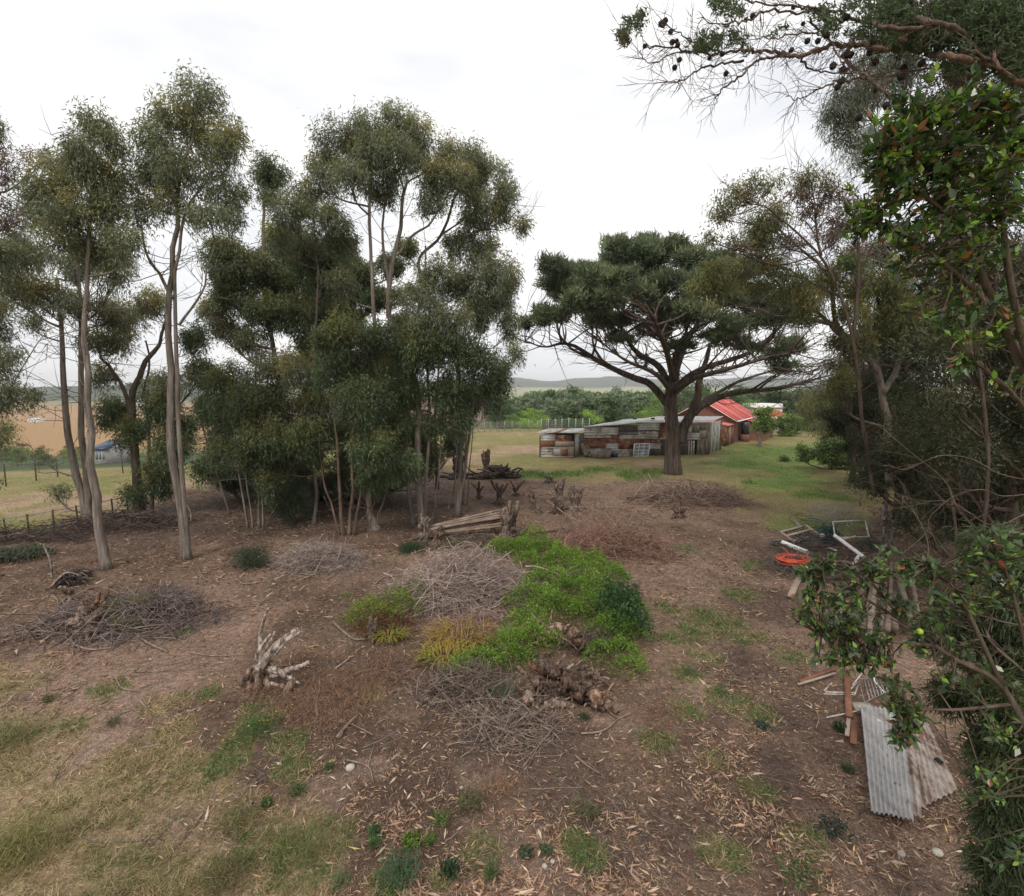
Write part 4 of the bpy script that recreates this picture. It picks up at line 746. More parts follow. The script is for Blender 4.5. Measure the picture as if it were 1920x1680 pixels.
for i_ in range(46):
    x = rw.uniform(-30, 330) if i_ < 30 else rw.uniform(330, 960); Y_ = rw.uniform(56, 120); yt = 822+(120-Y_)*.38+rw.uniform(-3, 8)
    if x > 330: yt = rw.uniform(796, 822); Y_ = rw.uniform(60, 75)
    put(PB_[2 if rw.random() < .75 else 1], x, yt, Y_, 'scrub bush of the thicket beyond the left hand field' if x < 330 else 'scrub bush glimpsed between the gum trunks', 'bush', 'scrub_bush', LB if x < 330 else 'bushes glimpsed between the gum trunks', 300+i_, 2.2, .6)
for i_, (x, yt) in enumerate(((292, 706), (302, 708), (262, 712), (278, 712), (320, 706))):
    put(PW[2], x, yt, 700, 'small dark tree on the hill crest at the left', 'tree', 'hill_tree', 'trees on the left hill crest', 400+i_, 8, 1.6)
put(PB_[1], 150, 836, 48, 'bright green bush right of the leaning gum at the field edge', 'bush', 'bush', None, 777, 2.2, .5)

# ------------------------------------------------------------------ sheet metal and boards
def corr(name, p0, ux, uz, W, H, mat, parent, pitch=.15, amp=.02, along='u', thick=True):
    """corrugated sheet: corner p0, across ux*W, up uz*H; ridges run along 'u' (horizontal) or 'v'"""
    p0 = np.asarray(p0, float); ux = unit(ux); uz = unit(uz); nn = np.cross(ux, uz)
    span = H if along == 'u' else W; n = max(4, int(span/pitch*4)); s = np.linspace(0, span, n+1); d = amp*np.sin(s/pitch*2*pi)
    A = []
    for t_ in (0., W if along == 'u' else H):
        for si, di in zip(s, d): A.append(p0+(ux*t_+uz*si if along == 'u' else ux*si+uz*t_)+nn*di)
    A = np.array(A); V = np.concatenate([A, A-nn*.006]); m = n+1; i = np.arange(n)
    f = [np.stack([i, i+1, i+m+1, i+m], -1), np.stack([i, i+m, i+m+1, i+1], -1)+2*m]
    e = np.array([[0, m, 3*m, 2*m], [n, 2*m+n, 3*m+n, m+n]]); f2 = np.stack([i, i+2*m, i+2*m+1, i+1], -1); f3 = f2[:, ::-1]+m
    return mesh_np(name, V, [np.concatenate(f+[e, f2, f3])], M[mat], None, False, parent)
Z3 = lambda x, y: (980+x/3.31, 680+y/3.31)     # from the enlarged study crop
def wallpt(px, py, A, B):
    """where the ray through a pixel meets the upright wall through ground points A, B"""
    d = ray(px, py); e = np.array([B[0]-A[0], B[1]-A[1], 0]); nrm = np.cross(e, (0, 0, 1.)); t_ = ((np.array([A[0], A[1], 0])-CP)@nrm)/(d@nrm); return CP+d*t_
def wallpanels(parent, A, B, rects, off=.03, outward=-1):
    ex = unit(np.array([B[0]-A[0], B[1]-A[1], 0])); nn = np.cross(ex, (0, 0, 1.))
    for k, (x0, y0, x1, y1, kind, al, nm) in enumerate(rects):
        a = wallpt(*Z3(x0, y1), A, B); b = wallpt(*Z3(x1, y1), A, B); c = wallpt(*Z3(x0, y0), A, B)
        W = np.linalg.norm((b-a)[:2]); H = c[2]-a[2]; sl = unit(b-a); p = a+nn*(off+.012*(k % 4))
        if nm == 'board': mid = p+sl*W/2+np.array([0, 0, H/2]); o = boxobj('board', [(mid[0], mid[1], mid[2], W, .025, H, (sl, np.cross((0, 0, 1.), sl), (0, 0, 1.)))], M[kind], parent)
        else: corr('metal_sheet', p, sl, (0, 0, 1), W, H, kind, parent, .21, .035, al)
# small coop
A = G(1012, 857); B = G(1077, 858); Bk = G(1094, 853)
cz = 2.05; coop = thing('chicken_coop', 'small low coop of patched metal sheets at the left end of the shack', 'coop', tuple(A), 0, None)
ex = unit((B-A)*[1, 1, 0]); ey = unit((Bk-B)*[1, 1, 0]); Wc = np.linalg.norm((B-A)[:2]); Dc = max(1.8, np.linalg.norm((Bk-B)[:2]))
def quadbox(name, p, ux, uy, W_, D_, z0, z1, mat, parent):
    c = np.asarray(p)+ux*W_/2+uy*D_/2; return boxobj(name, [(c[0], c[1], (z0+z1)/2, W_, D_, z1-z0, (ux, uy, (0, 0, 1.)))], mat, parent)
quadbox('inner_shell', A+ex*.06+ey*.06, ex, ey, Wc-.12, Dc-.12, A[2]-.1, A[2]+1.85, M['dark'], coop)
wallpanels(coop, A, B, [(107, 446, 202, 485, 'galv', 'u', 's'), (202, 450, 305, 488, 'rust', 'u', 's'), (202, 488, 320, 520, 'palewood', 'u', 'board'), (107, 483, 200, 525, 'rustor', 'u', 'board'), (107, 525, 192, 583, 'galvold', 'u', 's'), (192, 525, 236, 583, 'galv', 'v', 's'), (236, 530, 285, 583, 'palewood', 'v', 'board'), (240, 536, 280, 580, 'rustor', 'v', 'board'), (285, 488, 325, 585, 'palewood', 'v', 'board')])
corr('metal_sheet', B+ex*.02, ey, (0, 0, 1), Dc, 1.9, 'galv', coop, .16, .02, 'v')
ra = A+np.array([0, 0, 2.0]); 
for k, (u0, u1, mt) in enumerate(((-.1, .42, 'galvold'), (.40, .58, 'rustor'), (.56, 1.05, 'galv'))):
    corr('roof_sheet', ra+ex*Wc*u0-ey*.15+np.array([0, 0, .01*k]), ex, unit(ey+np.array([0, 0, .08])), Wc*(u1-u0), Dc+.5, mt, coop, .16, .018, 'v')
for p in (A, B): beam('post', p+np.array([0, -.05, -.1]), p+np.array([0, -.05, 1.75 if p is A else 1.4]), .07, .07, M['darkwood'], coop)
for y_ in (525, 583): beam('rail', wallpt(*Z3(120, y_), A, B)-ey*.07, wallpt(*Z3(322, y_), A, B)-ey*.07, .04, .05, M['grime'], coop)
# long shack
A = G(1095, 856); B = G(1328, 852); E = G(1352, 842)
sh = thing('corrugated_shack', 'long low shack patched from rusty and grey metal sheets behind the pine', 'shack', tuple(A), 0, None)
ex = unit((B-A)*[1, 1, 0]); ey = unit((E-B)*[1, 1, 0]); Wc = np.linalg.norm((B-A)[:2]); Dc = np.linalg.norm((E-B)[:2])
quadbox('inner_shell', A+ex*.08+ey*.1, ex, ey, Wc-.2, Dc-.3, A[2]-.1, A[2]+2.3, M['dark'], sh)
wallpanels(sh, A, B, [
 (380, 393, 488, 450, 'galv', 'u', 's'), (487, 400, 592, 447, 'galv', 'u', 's'), (592, 388, 715, 447, 'darkwood', 'u', 'board'), (710, 374, 845, 419, 'galv', 'u', 's'), (843, 372, 905, 420, 'rust', 'u', 's'),
 (380, 446, 548, 468, 'galvold', 'u', 's'), (596, 424, 840, 472, 'galvold', 'u', 's'), (838, 418, 905, 462, 'rust', 'u', 's'), (380, 464, 474, 502, 'rust', 'u', 's'), (470, 464, 592, 502, 'rust', 'u', 's'), (545, 446, 594, 470, 'rustor', 'u', 's'),
 (590, 468, 722, 535, 'rust', 'u', 'board'), (718, 472, 800, 502, 'rustor', 'u', 's'), (790, 462, 905, 500, 'rust', 'u', 's'), (850, 458, 905, 474, 'galv', 'u', 's'), (380, 498, 416, 532, 'rust', 'u', 's'), (412, 500, 520, 532, 'rustor', 'u', 'board'), (380, 530, 520, 580, 'galvold', 'u', 's'), (512, 500, 592, 534, 'galv', 'u', 's'),
 (545, 534, 702, 580, 'galvold', 'u', 's'), (696, 500, 860, 536, 'galvold', 'u', 's'), (696, 534, 800, 580, 'darkwood', 'u', 'board'), (796, 532, 905, 592, 'darkwood', 'u', 'board'), (856, 474, 960, 596, 'darkwood', 'u', 'board'),
 (905, 372, 1055, 430, 'galvold', 'u', 's'), (905, 428, 1030, 480, 'rust', 'u', 's'), (1020, 430, 1098, 478, 'galv', 'u', 's'), (1050, 378, 1094, 434, 'plank', 'v', 'board'), (1090, 376, 1152, 424, 'plank', 'v', 'board'), (1094, 420, 1146, 474, 'palewood', 'u', 'board'), (960, 476, 1050, 592, 'darkwood', 'v', 'board'), (1024, 484, 1064, 588, 'galvold', 'v', 's'),
 (1076, 474, 1110, 590, 'plank', 'v', 'board'), (1107, 472, 1136, 584, 'plank', 'v', 'board'), (1134, 424, 1158, 560, 'plank', 'v', 'board')])
ns = 7
for k in range(ns): corr('metal_sheet', B+ey*Dc*k/ns+np.array([0, 0, -.1]), ey, (0, 0, 1), Dc/ns*(.93 if k % 2 else 1.04), 2.72+.02*k, ['plank', 'galv', 'galvold', 'galv', 'galvold', 'galv', 'rust'][k], sh, .16, .02, 'v')
lean_ = ((1128, 585, 1108, 478), (1150, 560, 1140, 470), (1165, 556, 1150, 430))
for (x0, y0, x1, y1) in lean_:
    a = wallpt(*Z3(x0, y0), A, B)-ey*.5; b = wallpt(*Z3(x1, y1), A, B)-ey*.12; beam('leaning_plank', a, b, .22, .03, M['plank'], sh, up=ey)
# roof, stepping up to the right
tops = [(1095, 1127, 2.50), (1126, 1162, 2.52), (1160, 1196, 2.72), (1194, 1236, 2.80), (1234, 1262, 2.86), (1260, 1298, 2.86), (1296, 1330, 2.86)]
zz = lambda x, y, P: wallpt(x, y, A, B)[2]
prof = [(1095, 801), (1126, 799.5), (1127, 803), (1161, 801), (1163, 798), (1194, 793.5), (1249, 791), (1300, 792), (1330, 793)]
for k, (x0, x1, _) in enumerate(tops):
    yy0 = np.interp(x0, *zip(*[(1095, 801), (1126, 799), (1162, 797), (1194, 792.5), (1330, 792)])); yy1 = np.interp(x1, *zip(*[(1095, 801), (1126, 799), (1162, 797), (1194, 792.5), (1330, 792)]))
    a = wallpt(x0, yy0, A, B); b = wallpt(x1, yy1, A, B); corr('roof_sheet', a-ey*.25+np.array([0, 0, .03+.01*(k % 2)]), unit(b-a), unit(ey+np.array([0, 0, .055 if k else .02])), np.linalg.norm(b-a)+.1, Dc+.4, 'galv', sh, .16, .018, 'v')
for x_ in (1240, 1180, 1215): 
    p = wallpt(x_, 790, A, B)+ey*1.2+np.array([0, 0, .18]); boxobj('roof_weight', [(p[0], p[1], p[2], .28, .2, .14)], M['darkwood'], sh)
# things leaning on and standing by the shack
def frame_obj(name, p, ux, uz, W, H, nx, ny, mat, label, cat, bw=.05, pane=None):
    """frame of bars: stiles, rails and glazing bars, each its own piece"""
    p = np.asarray(p, float); ux = unit(ux); uz = unit(uz); nn = np.cross(ux, uz); t_ = thing(name, label, cat, tuple(p))
    def bar(nm, a, b, w_): beam(nm, a, b, w_, w_*.8, mat, t_, up=nn)
    bar('stile', p, p+uz*H, bw); bar('stile', p+ux*W, p+ux*W+uz*H, bw); bar('rail', p, p+ux*W, bw); bar('rail', p+uz*H, p+ux*W+uz*H, bw)
    for i in range(1, nx): bar('glazing_bar', p+ux*W*i/nx+nn*.003, p+ux*W*i/nx+uz*H+nn*.003, bw*.6)
    for j in range(1, ny): bar('glazing_bar', p+uz*H*j/ny-nn*.003, p+ux*W+uz*H*j/ny-nn*.003, bw*.6)
    if pane:
        for i in range(nx):
            for j in range(ny):
                c = p+ux*W*(i+.5)/nx+uz*H*(j+.5)/ny+nn*.002; boxobj('pane', [(c[0], c[1], c[2], W/nx-.03, .006, H/ny-.03, (ux, nn, uz))], pane, t_)
    return t_
p = wallpt(*Z3(699, 578), A, B)-ey*.5; q_ = wallpt(*Z3(792, 578), A, B)-ey*.5; p[2] = gz(p[0], p[1]); q_[2] = p[2]
frame_obj('window_frame', p, q_-p, unit(ey*.22+np.array([0, 0, 1.])), np.linalg.norm(q_-p), 1.05, 3, 4, M['white'], 'white steel window frame leaning against the front of the shack', 'window frame', .06, M['glass'])
def drum(name, c, r0, r1, h, mat, label, cat, hollow=True, lay=None, k=20):
    V = []; prof_ = [(r0, 0), (r1, h)] + ([(r1*.92, h), (r0*.9, .05), (0.001, .05)] if hollow else [(r1*.9, h+.03), (.001, h+.05)])
    for r_, z in [(0.001, 0)]+prof_: V += [(r_*cos(a), r_*sin(a), z) for a in np.arange(k)*2*pi/k]
    V = np.array(V); 
    if lay is not None: x = unit(lay); y = unit(np.cross((0, 0, 1.), x)); z = np.cross(x, y); V = V[:, 2:3]*x+V[:, 0:1]*y+V[:, 1:2]*z
    V = V+np.asarray(c); m = len(prof_)+1; i_ = np.arange(m-1)[:, None]*k; j_ = np.arange(k)[None, :]; f = np.stack([i_+j_, i_+(j_+1) % k, i_+k+(j_+1) % k, i_+k+j_], -1).reshape(-1, 4)
    return tag(mesh_np(name, V, [f], mat, None, False), label, cat)
c = G(1124, 856); c[1] -= .6; drum('water_trough', c, .82, .84, .62, M['plank'], 'round grey open tub standing at the front of the shack', 'tub')
c = G(1145, 856); c[1] -= .3; drum('plastic_barrel', c+[0, 0, .16], .2, .2, .5, M['bluepl'], 'dark blue plastic drum lying beside the round grey tub', 'drum', True, (1, -.4, 0))
c = G(1098, 856); c2 = c+np.array([-.35, 0, 1.1]); T = Tubes(); T.add(smoothline([c+[0, -.3, .12], c2+[0, .1, 0]], 3), .17, 12, (1.1, 1.05, 1), cap=False); tag(T.build('drain_pipe', M['old']), 'wide pale pipe leaning between the coop and the shack', 'pipe')

# ------------------------------------------------------------------ red roofed house
nR_ = np.array([22.3, 52., 0]); nR_ = G(1376, 831); nR_[2] = 0
u = unit(np.array([6.6, 9.5, 0])); v = unit(np.array([-9.5, 6.6, 0])); L1 = 11.6; Wg = 6.4; eh = 2.45; rh = 4.35
hs = thing('brick_house', 'red brick house with bright red roof and white gable edge behind the pine', 'house', tuple(nR_))
c00 = nR_; c01 = nR_+v*Wg; c10 = nR_+u*L1; c11 = c10+v*Wg; mid0 = (c00+c01)/2; mid1 = (c10+c11)/2; zc = np.array([0, 0, 1.])
V = np.array([c00-zc*.2, c01-zc*.2, c01+zc*eh, mid0+zc*(rh-.05), c00+zc*eh, c10-zc*.2, c11-zc*.2, c11+zc*eh, mid1+zc*(rh-.05), c10+zc*eh])
V[:, 2] += 0
mesh_np('brick_wall', V, [np.array([[0, 1, 2, 3, 4]])[:, ::-1], np.array([[5, 6, 7, 8, 9]]), np.array([[0, 4, 9, 5], [1, 6, 7, 2]])], M['brick'], None, False, hs)
def slab(name, a, b, c_, d_, th, mat, parent):
    a, b, c_, d_ = map(np.asarray, (a, b, c_, d_)); n_ = unit(np.cross(b-a, d_-a)); V = np.array([a, b, c_, d_, a-n_*th, b-n_*th, c_-n_*th, d_-n_*th])
    return mesh_np(name, V, [np.array([[0, 1, 2, 3], [7, 6, 5, 4], [0, 4, 5, 1], [1, 5, 6, 2], [2, 6, 7, 3], [3, 7, 4, 0]])], mat, None, False, parent)
ov = .3; sl = (rh-eh)/(Wg/2)
for s_, cA, cB in ((-1, c00, c10), (1, c01, c11)):
    e0 = cA-u*.3+v*s_*ov+zc*(eh-sl*ov+.06); e1 = cB+u*.3+v*s_*ov+zc*(eh-sl*ov+.06); r0 = mid0-u*.3+zc*(rh+.06); r1 = mid1+u*.3+zc*(rh+.06)
    nseg = 9
    for k in range(nseg):
        f0 = k/nseg; f1 = (k+1)/nseg-.004; lift = zc*(.018*(k % 2)); aa_ = e0+(e1-e0)*f0+lift; bb_ = e0+(e1-e0)*f1+lift; cc_ = r0+(r1-r0)*f1+lift; dd_ = r0+(r1-r0)*f0+lift
        slab('roof_sheet', *( (aa_, bb_, cc_, dd_) if s_ < 0 else (dd_, cc_, bb_, aa_)), .05, M['redroof'] if k % 4 != 2 else M['paleredroof'], hs)
    beam('fascia', e0-zc*.09-u*.04, r0-zc*.09-u*.04, .05, .26, M['white'], hs, up=u)
    beam('gutter', e0-zc*.06+v*s_*.06, e1-zc*.06+v*s_*.06, .12, .12, M['white'] if s_ < 0 else M['redroof'], hs)
beam('ridge_cap', mid0-u*.35+zc*(rh+.1), mid1+u*.35+zc*(rh+.1), .3, .06, M['redroof'], hs)
# lean-to behind the near corner, water tank, porch
ls0 = c00+u*4.2; ls1 = c00+u*9.8; lw = -v*2.2
Vq = [ls0-zc*.2, ls0+lw-zc*.2, ls1+lw-zc*.2, ls1-zc*.2]; tops_ = [ls0+zc*2.1, ls0+lw+zc*1.85, ls1+lw+zc*1.85, ls1+zc*2.1]
mesh_np('lean_to_wall', np.array(Vq+tops_), [np.array([[0, 1, 5, 4], [1, 2, 6, 5], [2, 3, 7, 6]])], M['brick'], None, False, hs)
slab('lean_to_roof', ls0-u*.25+lw*1.12+zc*1.90, ls1+u*.2+lw*1.12+zc*1.90, ls1+u*.2+zc*2.2, ls0-u*.25+zc*2.2, .05, M['redroof'], hs)
pw = ls0+lw*.7-u*.06; boxobj('outlet_box', [(pw[0]+.8, pw[1]-.1, .9, .35, .12, .22)], M['grime'], hs)
tk = c00+u*2.6-v*.55; drum('water_tank', tk+[0, 0, .75], .42, .42, 1.25, M['black'], 'black plastic water tank against the side wall of the brick house', 'water tank', False)
drum('tank_stand', tk+[0, 0, -.1], .45, .45, .84, M['brick'], 'low round brick stand under the black water tank', 'stand', False)
po0 = c00-u*3.6; po1 = c00-u*.2   # small porch in front of the gable, right end
slab('porch_roof', po0+v*-.1+zc*2.0, po1+v*-.1+zc*2.0, po1+v*1.7+zc*2.32, po0+v*1.7+zc*2.32, .04, M['paleredroof'], hs)
for q0, q1, mt in ((.1, 1.3, 'rust'), (1.3, 1.9, 'palewood'), (1.9, 3.4, 'brick')):
    a = po0+u*q0; corr('porch_panel' if mt != 'brick' else 'porch_wall', a-zc*.1, u, zc, q1-q0-.02, 2.06, mt, hs, .16, .015, 'v')
corr('porch_panel', po0+v*1.6-zc*.1, -v, zc, 1.6, 2.2, 'rust', hs, .16, .015, 'v')
p = po0-u*.06+zc*1.5; frame_obj('porch_window', p+v*1.0, -v, zc, .5, .5, 1, 1, M['grime'], 'small pale framed window on the porch front', 'window', .06, M['glass'])
# second house
h2 = G(1452, 812); Y2 = 74.; hb2 = thing('far_house', 'white walled house with a red hipped roof, farther right', 'house', tuple(at(1462, 790, Y2)))
a = at(1447, 782, Y2); b = at(1494, 782, Y2+.6); a[2] = b[2] = float(gz(a[0], a[1])); dx = unit(b-a); dyv = unit(np.cross((0, 0, 1.), dx)); Lx = np.linalg.norm(b-a)
quadbox('white_wall', a+dyv*3.2, dx, dyv, Lx, 4, a[2]-.2, 3.35, M['white'], hb2); slab('flat_roof', a+dyv*3.0+zc*3.42-dx*.2, a+dx*(Lx+.2)+dyv*3.0+zc*3.42, a+dx*(Lx+.2)+dyv*7.4+zc*3.42, a+dyv*7.4-dx*.2+zc*3.42, .12, M['paleredroof'], hb2)
quadbox('front_wall', a+dx*.5, dx, dyv, Lx-.4, 3.1, a[2]-.2, 1.5, M['white'], hb2)
r0 = a+dx*.3+zc*1.5; r1 = a+dx*(Lx+.1)+zc*1.5; slab('red_roof', r0-dyv*.3, r1-dyv*.3, r1+dyv*3.0-dx*.9+zc*1.5, r0+dyv*3.0+zc*1.5+dx*.2, .1, M['redroof'], hb2)
for k in range(2):
    w0 = a+dx*(1.0+1.6*k)-dyv*.02; boxobj('window', [(w0[0]+.4, w0[1], .9, .8, .06, .7, (dx, dyv, (0, 0, 1.)))], M['glass'], hb2)
# white building behind the hedge, far farm shed, blue house
wb = at(1760, 850, 27); tw = thing('white_building', 'white wall and roof glimpsed through the dark hedge at the right', 'building', (wb[0], wb[1], 0)); 
quadbox('wall', wb*[1, 1, 0], np.array([1., 0, 0]), np.array([0, 1., 0]), 4.2, 4, -.2, 4.6, M['white'], tw); slab('roof', [wb[0]-.4, wb[1]-.4, 4.66], [wb[0]+4.6, wb[1]-.4, 4.66], [wb[0]+4.6, wb[1]+4.4, 5.0], [wb[0]-.4, wb[1]+4.4, 5.0], .12, M['galv'], tw)
boxobj('window', [(wb[0]+1.5, wb[1]-.03, 2.8, 1.2, .06, 1.1)], M['glass'], tw)
def shed_far(x0, x1, y0, y1, Y_, label, name, wallm, roofm, dep):
    a = at(x0, y1, Y_); b = at(x1, y1, Y_); top = at(x0, y0, Y_); z0 = float(gz(a[0], a[1])); t_ = thing(name, label, 'building', (a[0], a[1], z0)); W_ = b[0]-a[0]; H_ = top[2]-z0
    quadbox('wall', np.array([a[0], a[1], 0]), np.array([1., 0, 0]), np.array([0, 1., 0]), W_, dep, z0-1, z0+H_*.7, wallm, t_)
    slab('roof', [a[0]-.3, a[1]-.3, z0+H_*.7], [a[0]+W_+.3, a[1]-.3, z0+H_*.7], [a[0]+W_+.3, a[1]+dep/2, z0+H_], [a[0]-.3, a[1]+dep/2, z0+H_], .1, roofm, t_)
    for k in range(3): boxobj('window', [(a[0]+W_*(k+.7)/3.4, a[1]-.06, z0+H_*.38, W_*.12, .1, H_*.3)], M['glass'], t_)
    return t_
shed_far(52, 70, 784, 793, 430, 'long white farm building alone on the tan far field', 'farm_building', M['white'], M['white'], 8)
shed_far(177, 199, 829, 857, 70, 'blue grey roofed house behind the two left gum trunks', 'blue_house', M['metal'], M['bluepl'], 6)
shed_far(1015 - 760, 1015-738, 748, 753, 640, 'tiny white farmstead on the far field behind the crooked gum', 'farmstead', M['white'], M['galv'], 8)
# cars by the blue house and beyond the stand
def car(x, y, Y_, rz, label, mat):
    g = at(x, y, Y_); g[2] = gz(g[0], g[1]); t_ = thing('parked_car', label, 'car', tuple(g), rz)
    pr = [(-2.1, .35), (-2.15, .75), (-1.9, .95), (-1.2, 1.05), (-.7, 1.45), (.7, 1.48), (1.2, 1.05), (2.0, .85), (2.15, .6), (2.1, .35)]; n_ = len(pr)
    V = np.array([(a, -.85 if b < 1.1 else -.68, b) for a, b in pr]+[(a, .85 if b < 1.1 else .68, b) for a, b in pr]); i = np.arange(n_-1)
    me = mesh_np('body', V, [np.stack([i, i+1, i+n_+1, i+n_], -1), np.array([np.arange(n_)[::-1], np.arange(n_)+n_])], mat, None, False, None, obj=False); link(bpy.data.objects.new('body', me), t_)
    V = np.array([(-1.1, -.80, 1.06), (-.65, -.70, 1.38), (.62, -.70, 1.40), (1.1, -.80, 1.06)]); me = mesh_np('side_window', V, [np.array([[3, 2, 1, 0]])], M['glass'], None, False, None, obj=False)
    o = link(bpy.data.objects.new('side_window', me), t_)
    for wx in (-1.35, 1.35):
        for wy in (-.82, .82):
            k = 14; V = np.array([(wx+.33*cos(a), wy+s_*.11, .33+.33*sin(a)) for s_ in (-1, 1) for a in np.arange(k)*2*pi/k]); j = np.arange(k)
            me = mesh_np('wheel', V, [np.stack([j, (j+1) % k, k+(j+1) % k, k+j], -1), np.array([j[::-1], j+k])], M['black'], None, False, None, obj=False); link(bpy.data.objects.new('wheel', me), t_)
    return t_
car(214, 862, 76, .1, 'white car parked in front of the blue grey house', M['white'])
car(568, 838, 70, .2, 'white car glimpsed between the trunks of the gum stand', M['white'])

# ------------------------------------------------------------------ fences
def fence(pts, n, h, label, pm, wires=(.3, .6, .9), mesh_=None, pr=.04, wr=.008, cat='fence', netm=None):
    g0 = G(*pts[0]); t_ = thing('wire_fence', label, cat, tuple(g0)); W_ = smoothline([G(*p) for p in pts], 10); s_ = np.linspace(0, len(W_)-1, n)
    P = np.column_stack([np.interp(s_, np.arange(len(W_)), W_[:, k]) for k in range(3)]); P[:, 2] = gz(P[:, 0], P[:, 1])
    for p in P:
        T = Tubes(); T.add([p-[0, 0, .1], p+[rs.normal(0, .02), 0, h*rs.uniform(.95, 1.05)]], pr, 6, (1, 1, 1)); T.build('post', pm, t_)
    T = Tubes()
    for wz in wires: T.add(P+[0, 0, wz*h], wr, 3, (1, 1, 1), cap=False)
    tag(T.build('wires', M['metal'], t_), kind='stuff')
    if netm:
        T = Tubes()
        for k in range(len(P)-1):
            m_ = 14
            for i in range(m_): a = P[k]+(P[k+1]-P[k])*i/m_; T.add([a+[0, 0, .05], a+[0, 0, h*.93]], wr*.8, 3, (1, 1, 1), cap=False)
        tag(T.build('netting', netm, t_), kind='stuff')
    return t_
fence([(860, 812), (960, 808), (1092, 804)], 17, 1.35, 'far wire netting fence with pale posts at the pasture edge', M['palewood'], (.2, .5, .9), pr=.05, netm=M['metal'], wr=.012)
fence([(1015, 806), (1060, 805), (1105, 804)], 8, 1.5, 'stretch of far fence hung with green shade net', M['grime'], (.1, .3, .5, .7, .9), pr=.05, netm=M['netgreen'], wr=.03)
fence([(-60, 925), (52, 905), (125, 890), (230, 878)], 6, 1.25, 'thin wire fence with dark stakes across the left field', M['darkwood'], (.35, .65, .95), pr=.035, wr=.005)
fence([(-60, 1025), (40, 1010), (160, 985), (240, 965)], 9, .85, 'low rusty wire fence along the left edge of the brown soil', M['darkwood'], (.25, .97), pr=.03, wr=.022)
for i_, (x, y, h, r_, lab) in enumerate(((1655, 1025, 2.35, .07, 'tall pale fence post with rough bark at the hedge foot'), (1672, 1032, 1.7, .06, 'second leaning post right beside the tall pale one'), (1612, 950, 1.0, .045, 'short thin post farther back by the black netting'), (97, 1085, 1.0, .03, 'thin dark stake standing over the dark bundle'), (358, 978, .75, .04, 'short stake right of the base of the tallest gum'))):
    g = G(x, y); T = Tubes(); T.add(smoothline([g-[0, 0, .1], g+[.02, 0, h*.5], g+[(-.12 if i_ != 1 else .28), 0, h]], 4), np.linspace(r_, r_*.8, 9), 8, (1, 1, 1), .08, rs); tag(T.build('wooden_post', M['old']), lab, 'post')
# ------------------------------------------------------------------ brush piles
def pile(x, y, rx, ry, h, n, label, tint, rad=(.006, .014), ln=(.5, 1.3), seed=0, name='brush_pile', cat='brush pile', mat='twig', curl=.18, flat=.35, arcs=0, sides=3, rot=0., group=None):
    rng = np.random.default_rng(seed+int(x)); g = G(x, y); T = Tubes(); cr, sr = cos(rot), sin(rot)
    for i in range(n):
        a = rng.random()*2*pi; q = math.sqrt(rng.random())*(.72+.75*float(fbm(cos(a)*1.6+x, sin(a)*1.6+y, 3, 2))); px, py = rx*q*cos(a), ry*q*sin(a); px, py = px*cr-py*sr, px*sr+py*cr
        z = h*max(0., 1-q*q)**.8*rng.uniform(.1, 1)+.02; c = np.array([g[0]+px, g[1]+py, 0]); c[2] = gz(c[0], c[1])+z
        th = rng.normal(a+pi/2, .9) if arcs else rng.random()*2*pi; l = rng.uniform(*ln); el = rng.normal(0, flat); d = np.array([cos(th)*cos(el), sin(th)*cos(el), sin(el)])
        side = unit(np.cross(d, rng.normal(size=3))); bow = rng.normal(0, curl)*l; t_ = np.linspace(-.5, .5, 5)[:, None]
        P = c+d*t_*l+side*bow*(.25-t_*t_)*2+rng.normal(0, .012*l, (5, 3)); P[:, 2] = np.maximum(P[:, 2], gz(P[:, 0], P[:, 1])+.008); r_ = rng.uniform(*rad)*(2.2 if rng.random() < .05 else 1)
        T.add(P, np.linspace(r_, r_*.35, 5), sides, np.array(tint)*rng.uniform(.45, 1.25), cap=False)
    return tag(T.build(name, M[mat]), label, cat, group, 'stuff')
pile(245, 1160, 1.75, 1.05, .40, 1000, 'low ring shaped pile of grey brown branches at the left', (.92, .84, .84), (.005, .016), (.6, 1.6), 1, curl=.3)
pile(600, 1058, 1.25, .8, .70, 1500, 'rounded pile of fine grey twigs behind the bleached stump', (1.65, 1.55, 1.5), (.004, .008), (.4, 1.2), 2, curl=.35)
pile(868, 1110, 1.7, 1.45, 1.15, 2300, 'large mound of tangled grey brushwood in the middle', (1.75, 1.6, 1.55), (.004, .010), (.4, 1.5), 3, curl=.35)
pile(1290, 936, 2.6, 1.6, .48, 750, 'dead branch heap under the umbrella pine', (1.25, 1.05, .92), (.008, .022), (.8, 2.6), 4, curl=.3)
pile(1140, 1030, 1.7, 1.2, .50, 1300, 'reddish brushwood pile with arching twigs behind the vines', (1.35, .95, .80), (.006, .012), (.6, 1.9), 5, curl=.45)
pile(1125, 1000, 1.2, .8, .9, 160, 'tall arching dry stalks standing over the reddish brushwood', (1.5, 1.2, 1.0), (.005, .010), (1.0, 2.2), 6, curl=.6, flat=.7, name='dry_stalks', cat='dry stalks')
pile(900, 1020, 1.9, .55, .16, 170, 'flat bundle of long dead branches lying below the pole rack', (.8, .70, .62), (.010, .022), (.9, 2.4), 7, curl=.12, flat=.06)
pile(955, 1365, .70, .55, .32, 330, 'spiky tangle of thin roots at the very front of the heap', (1.25, 1.15, 1.05), (.003, .009), (.4, 1.1), 8, curl=.3, flat=.5)
pile(880, 1300, .8, .55, .5, 520, 'heap of dark sticks left of the rotten roots', (.95, .85, .78), (.005, .012), (.3, 1.0), 9, curl=.25, flat=.4)
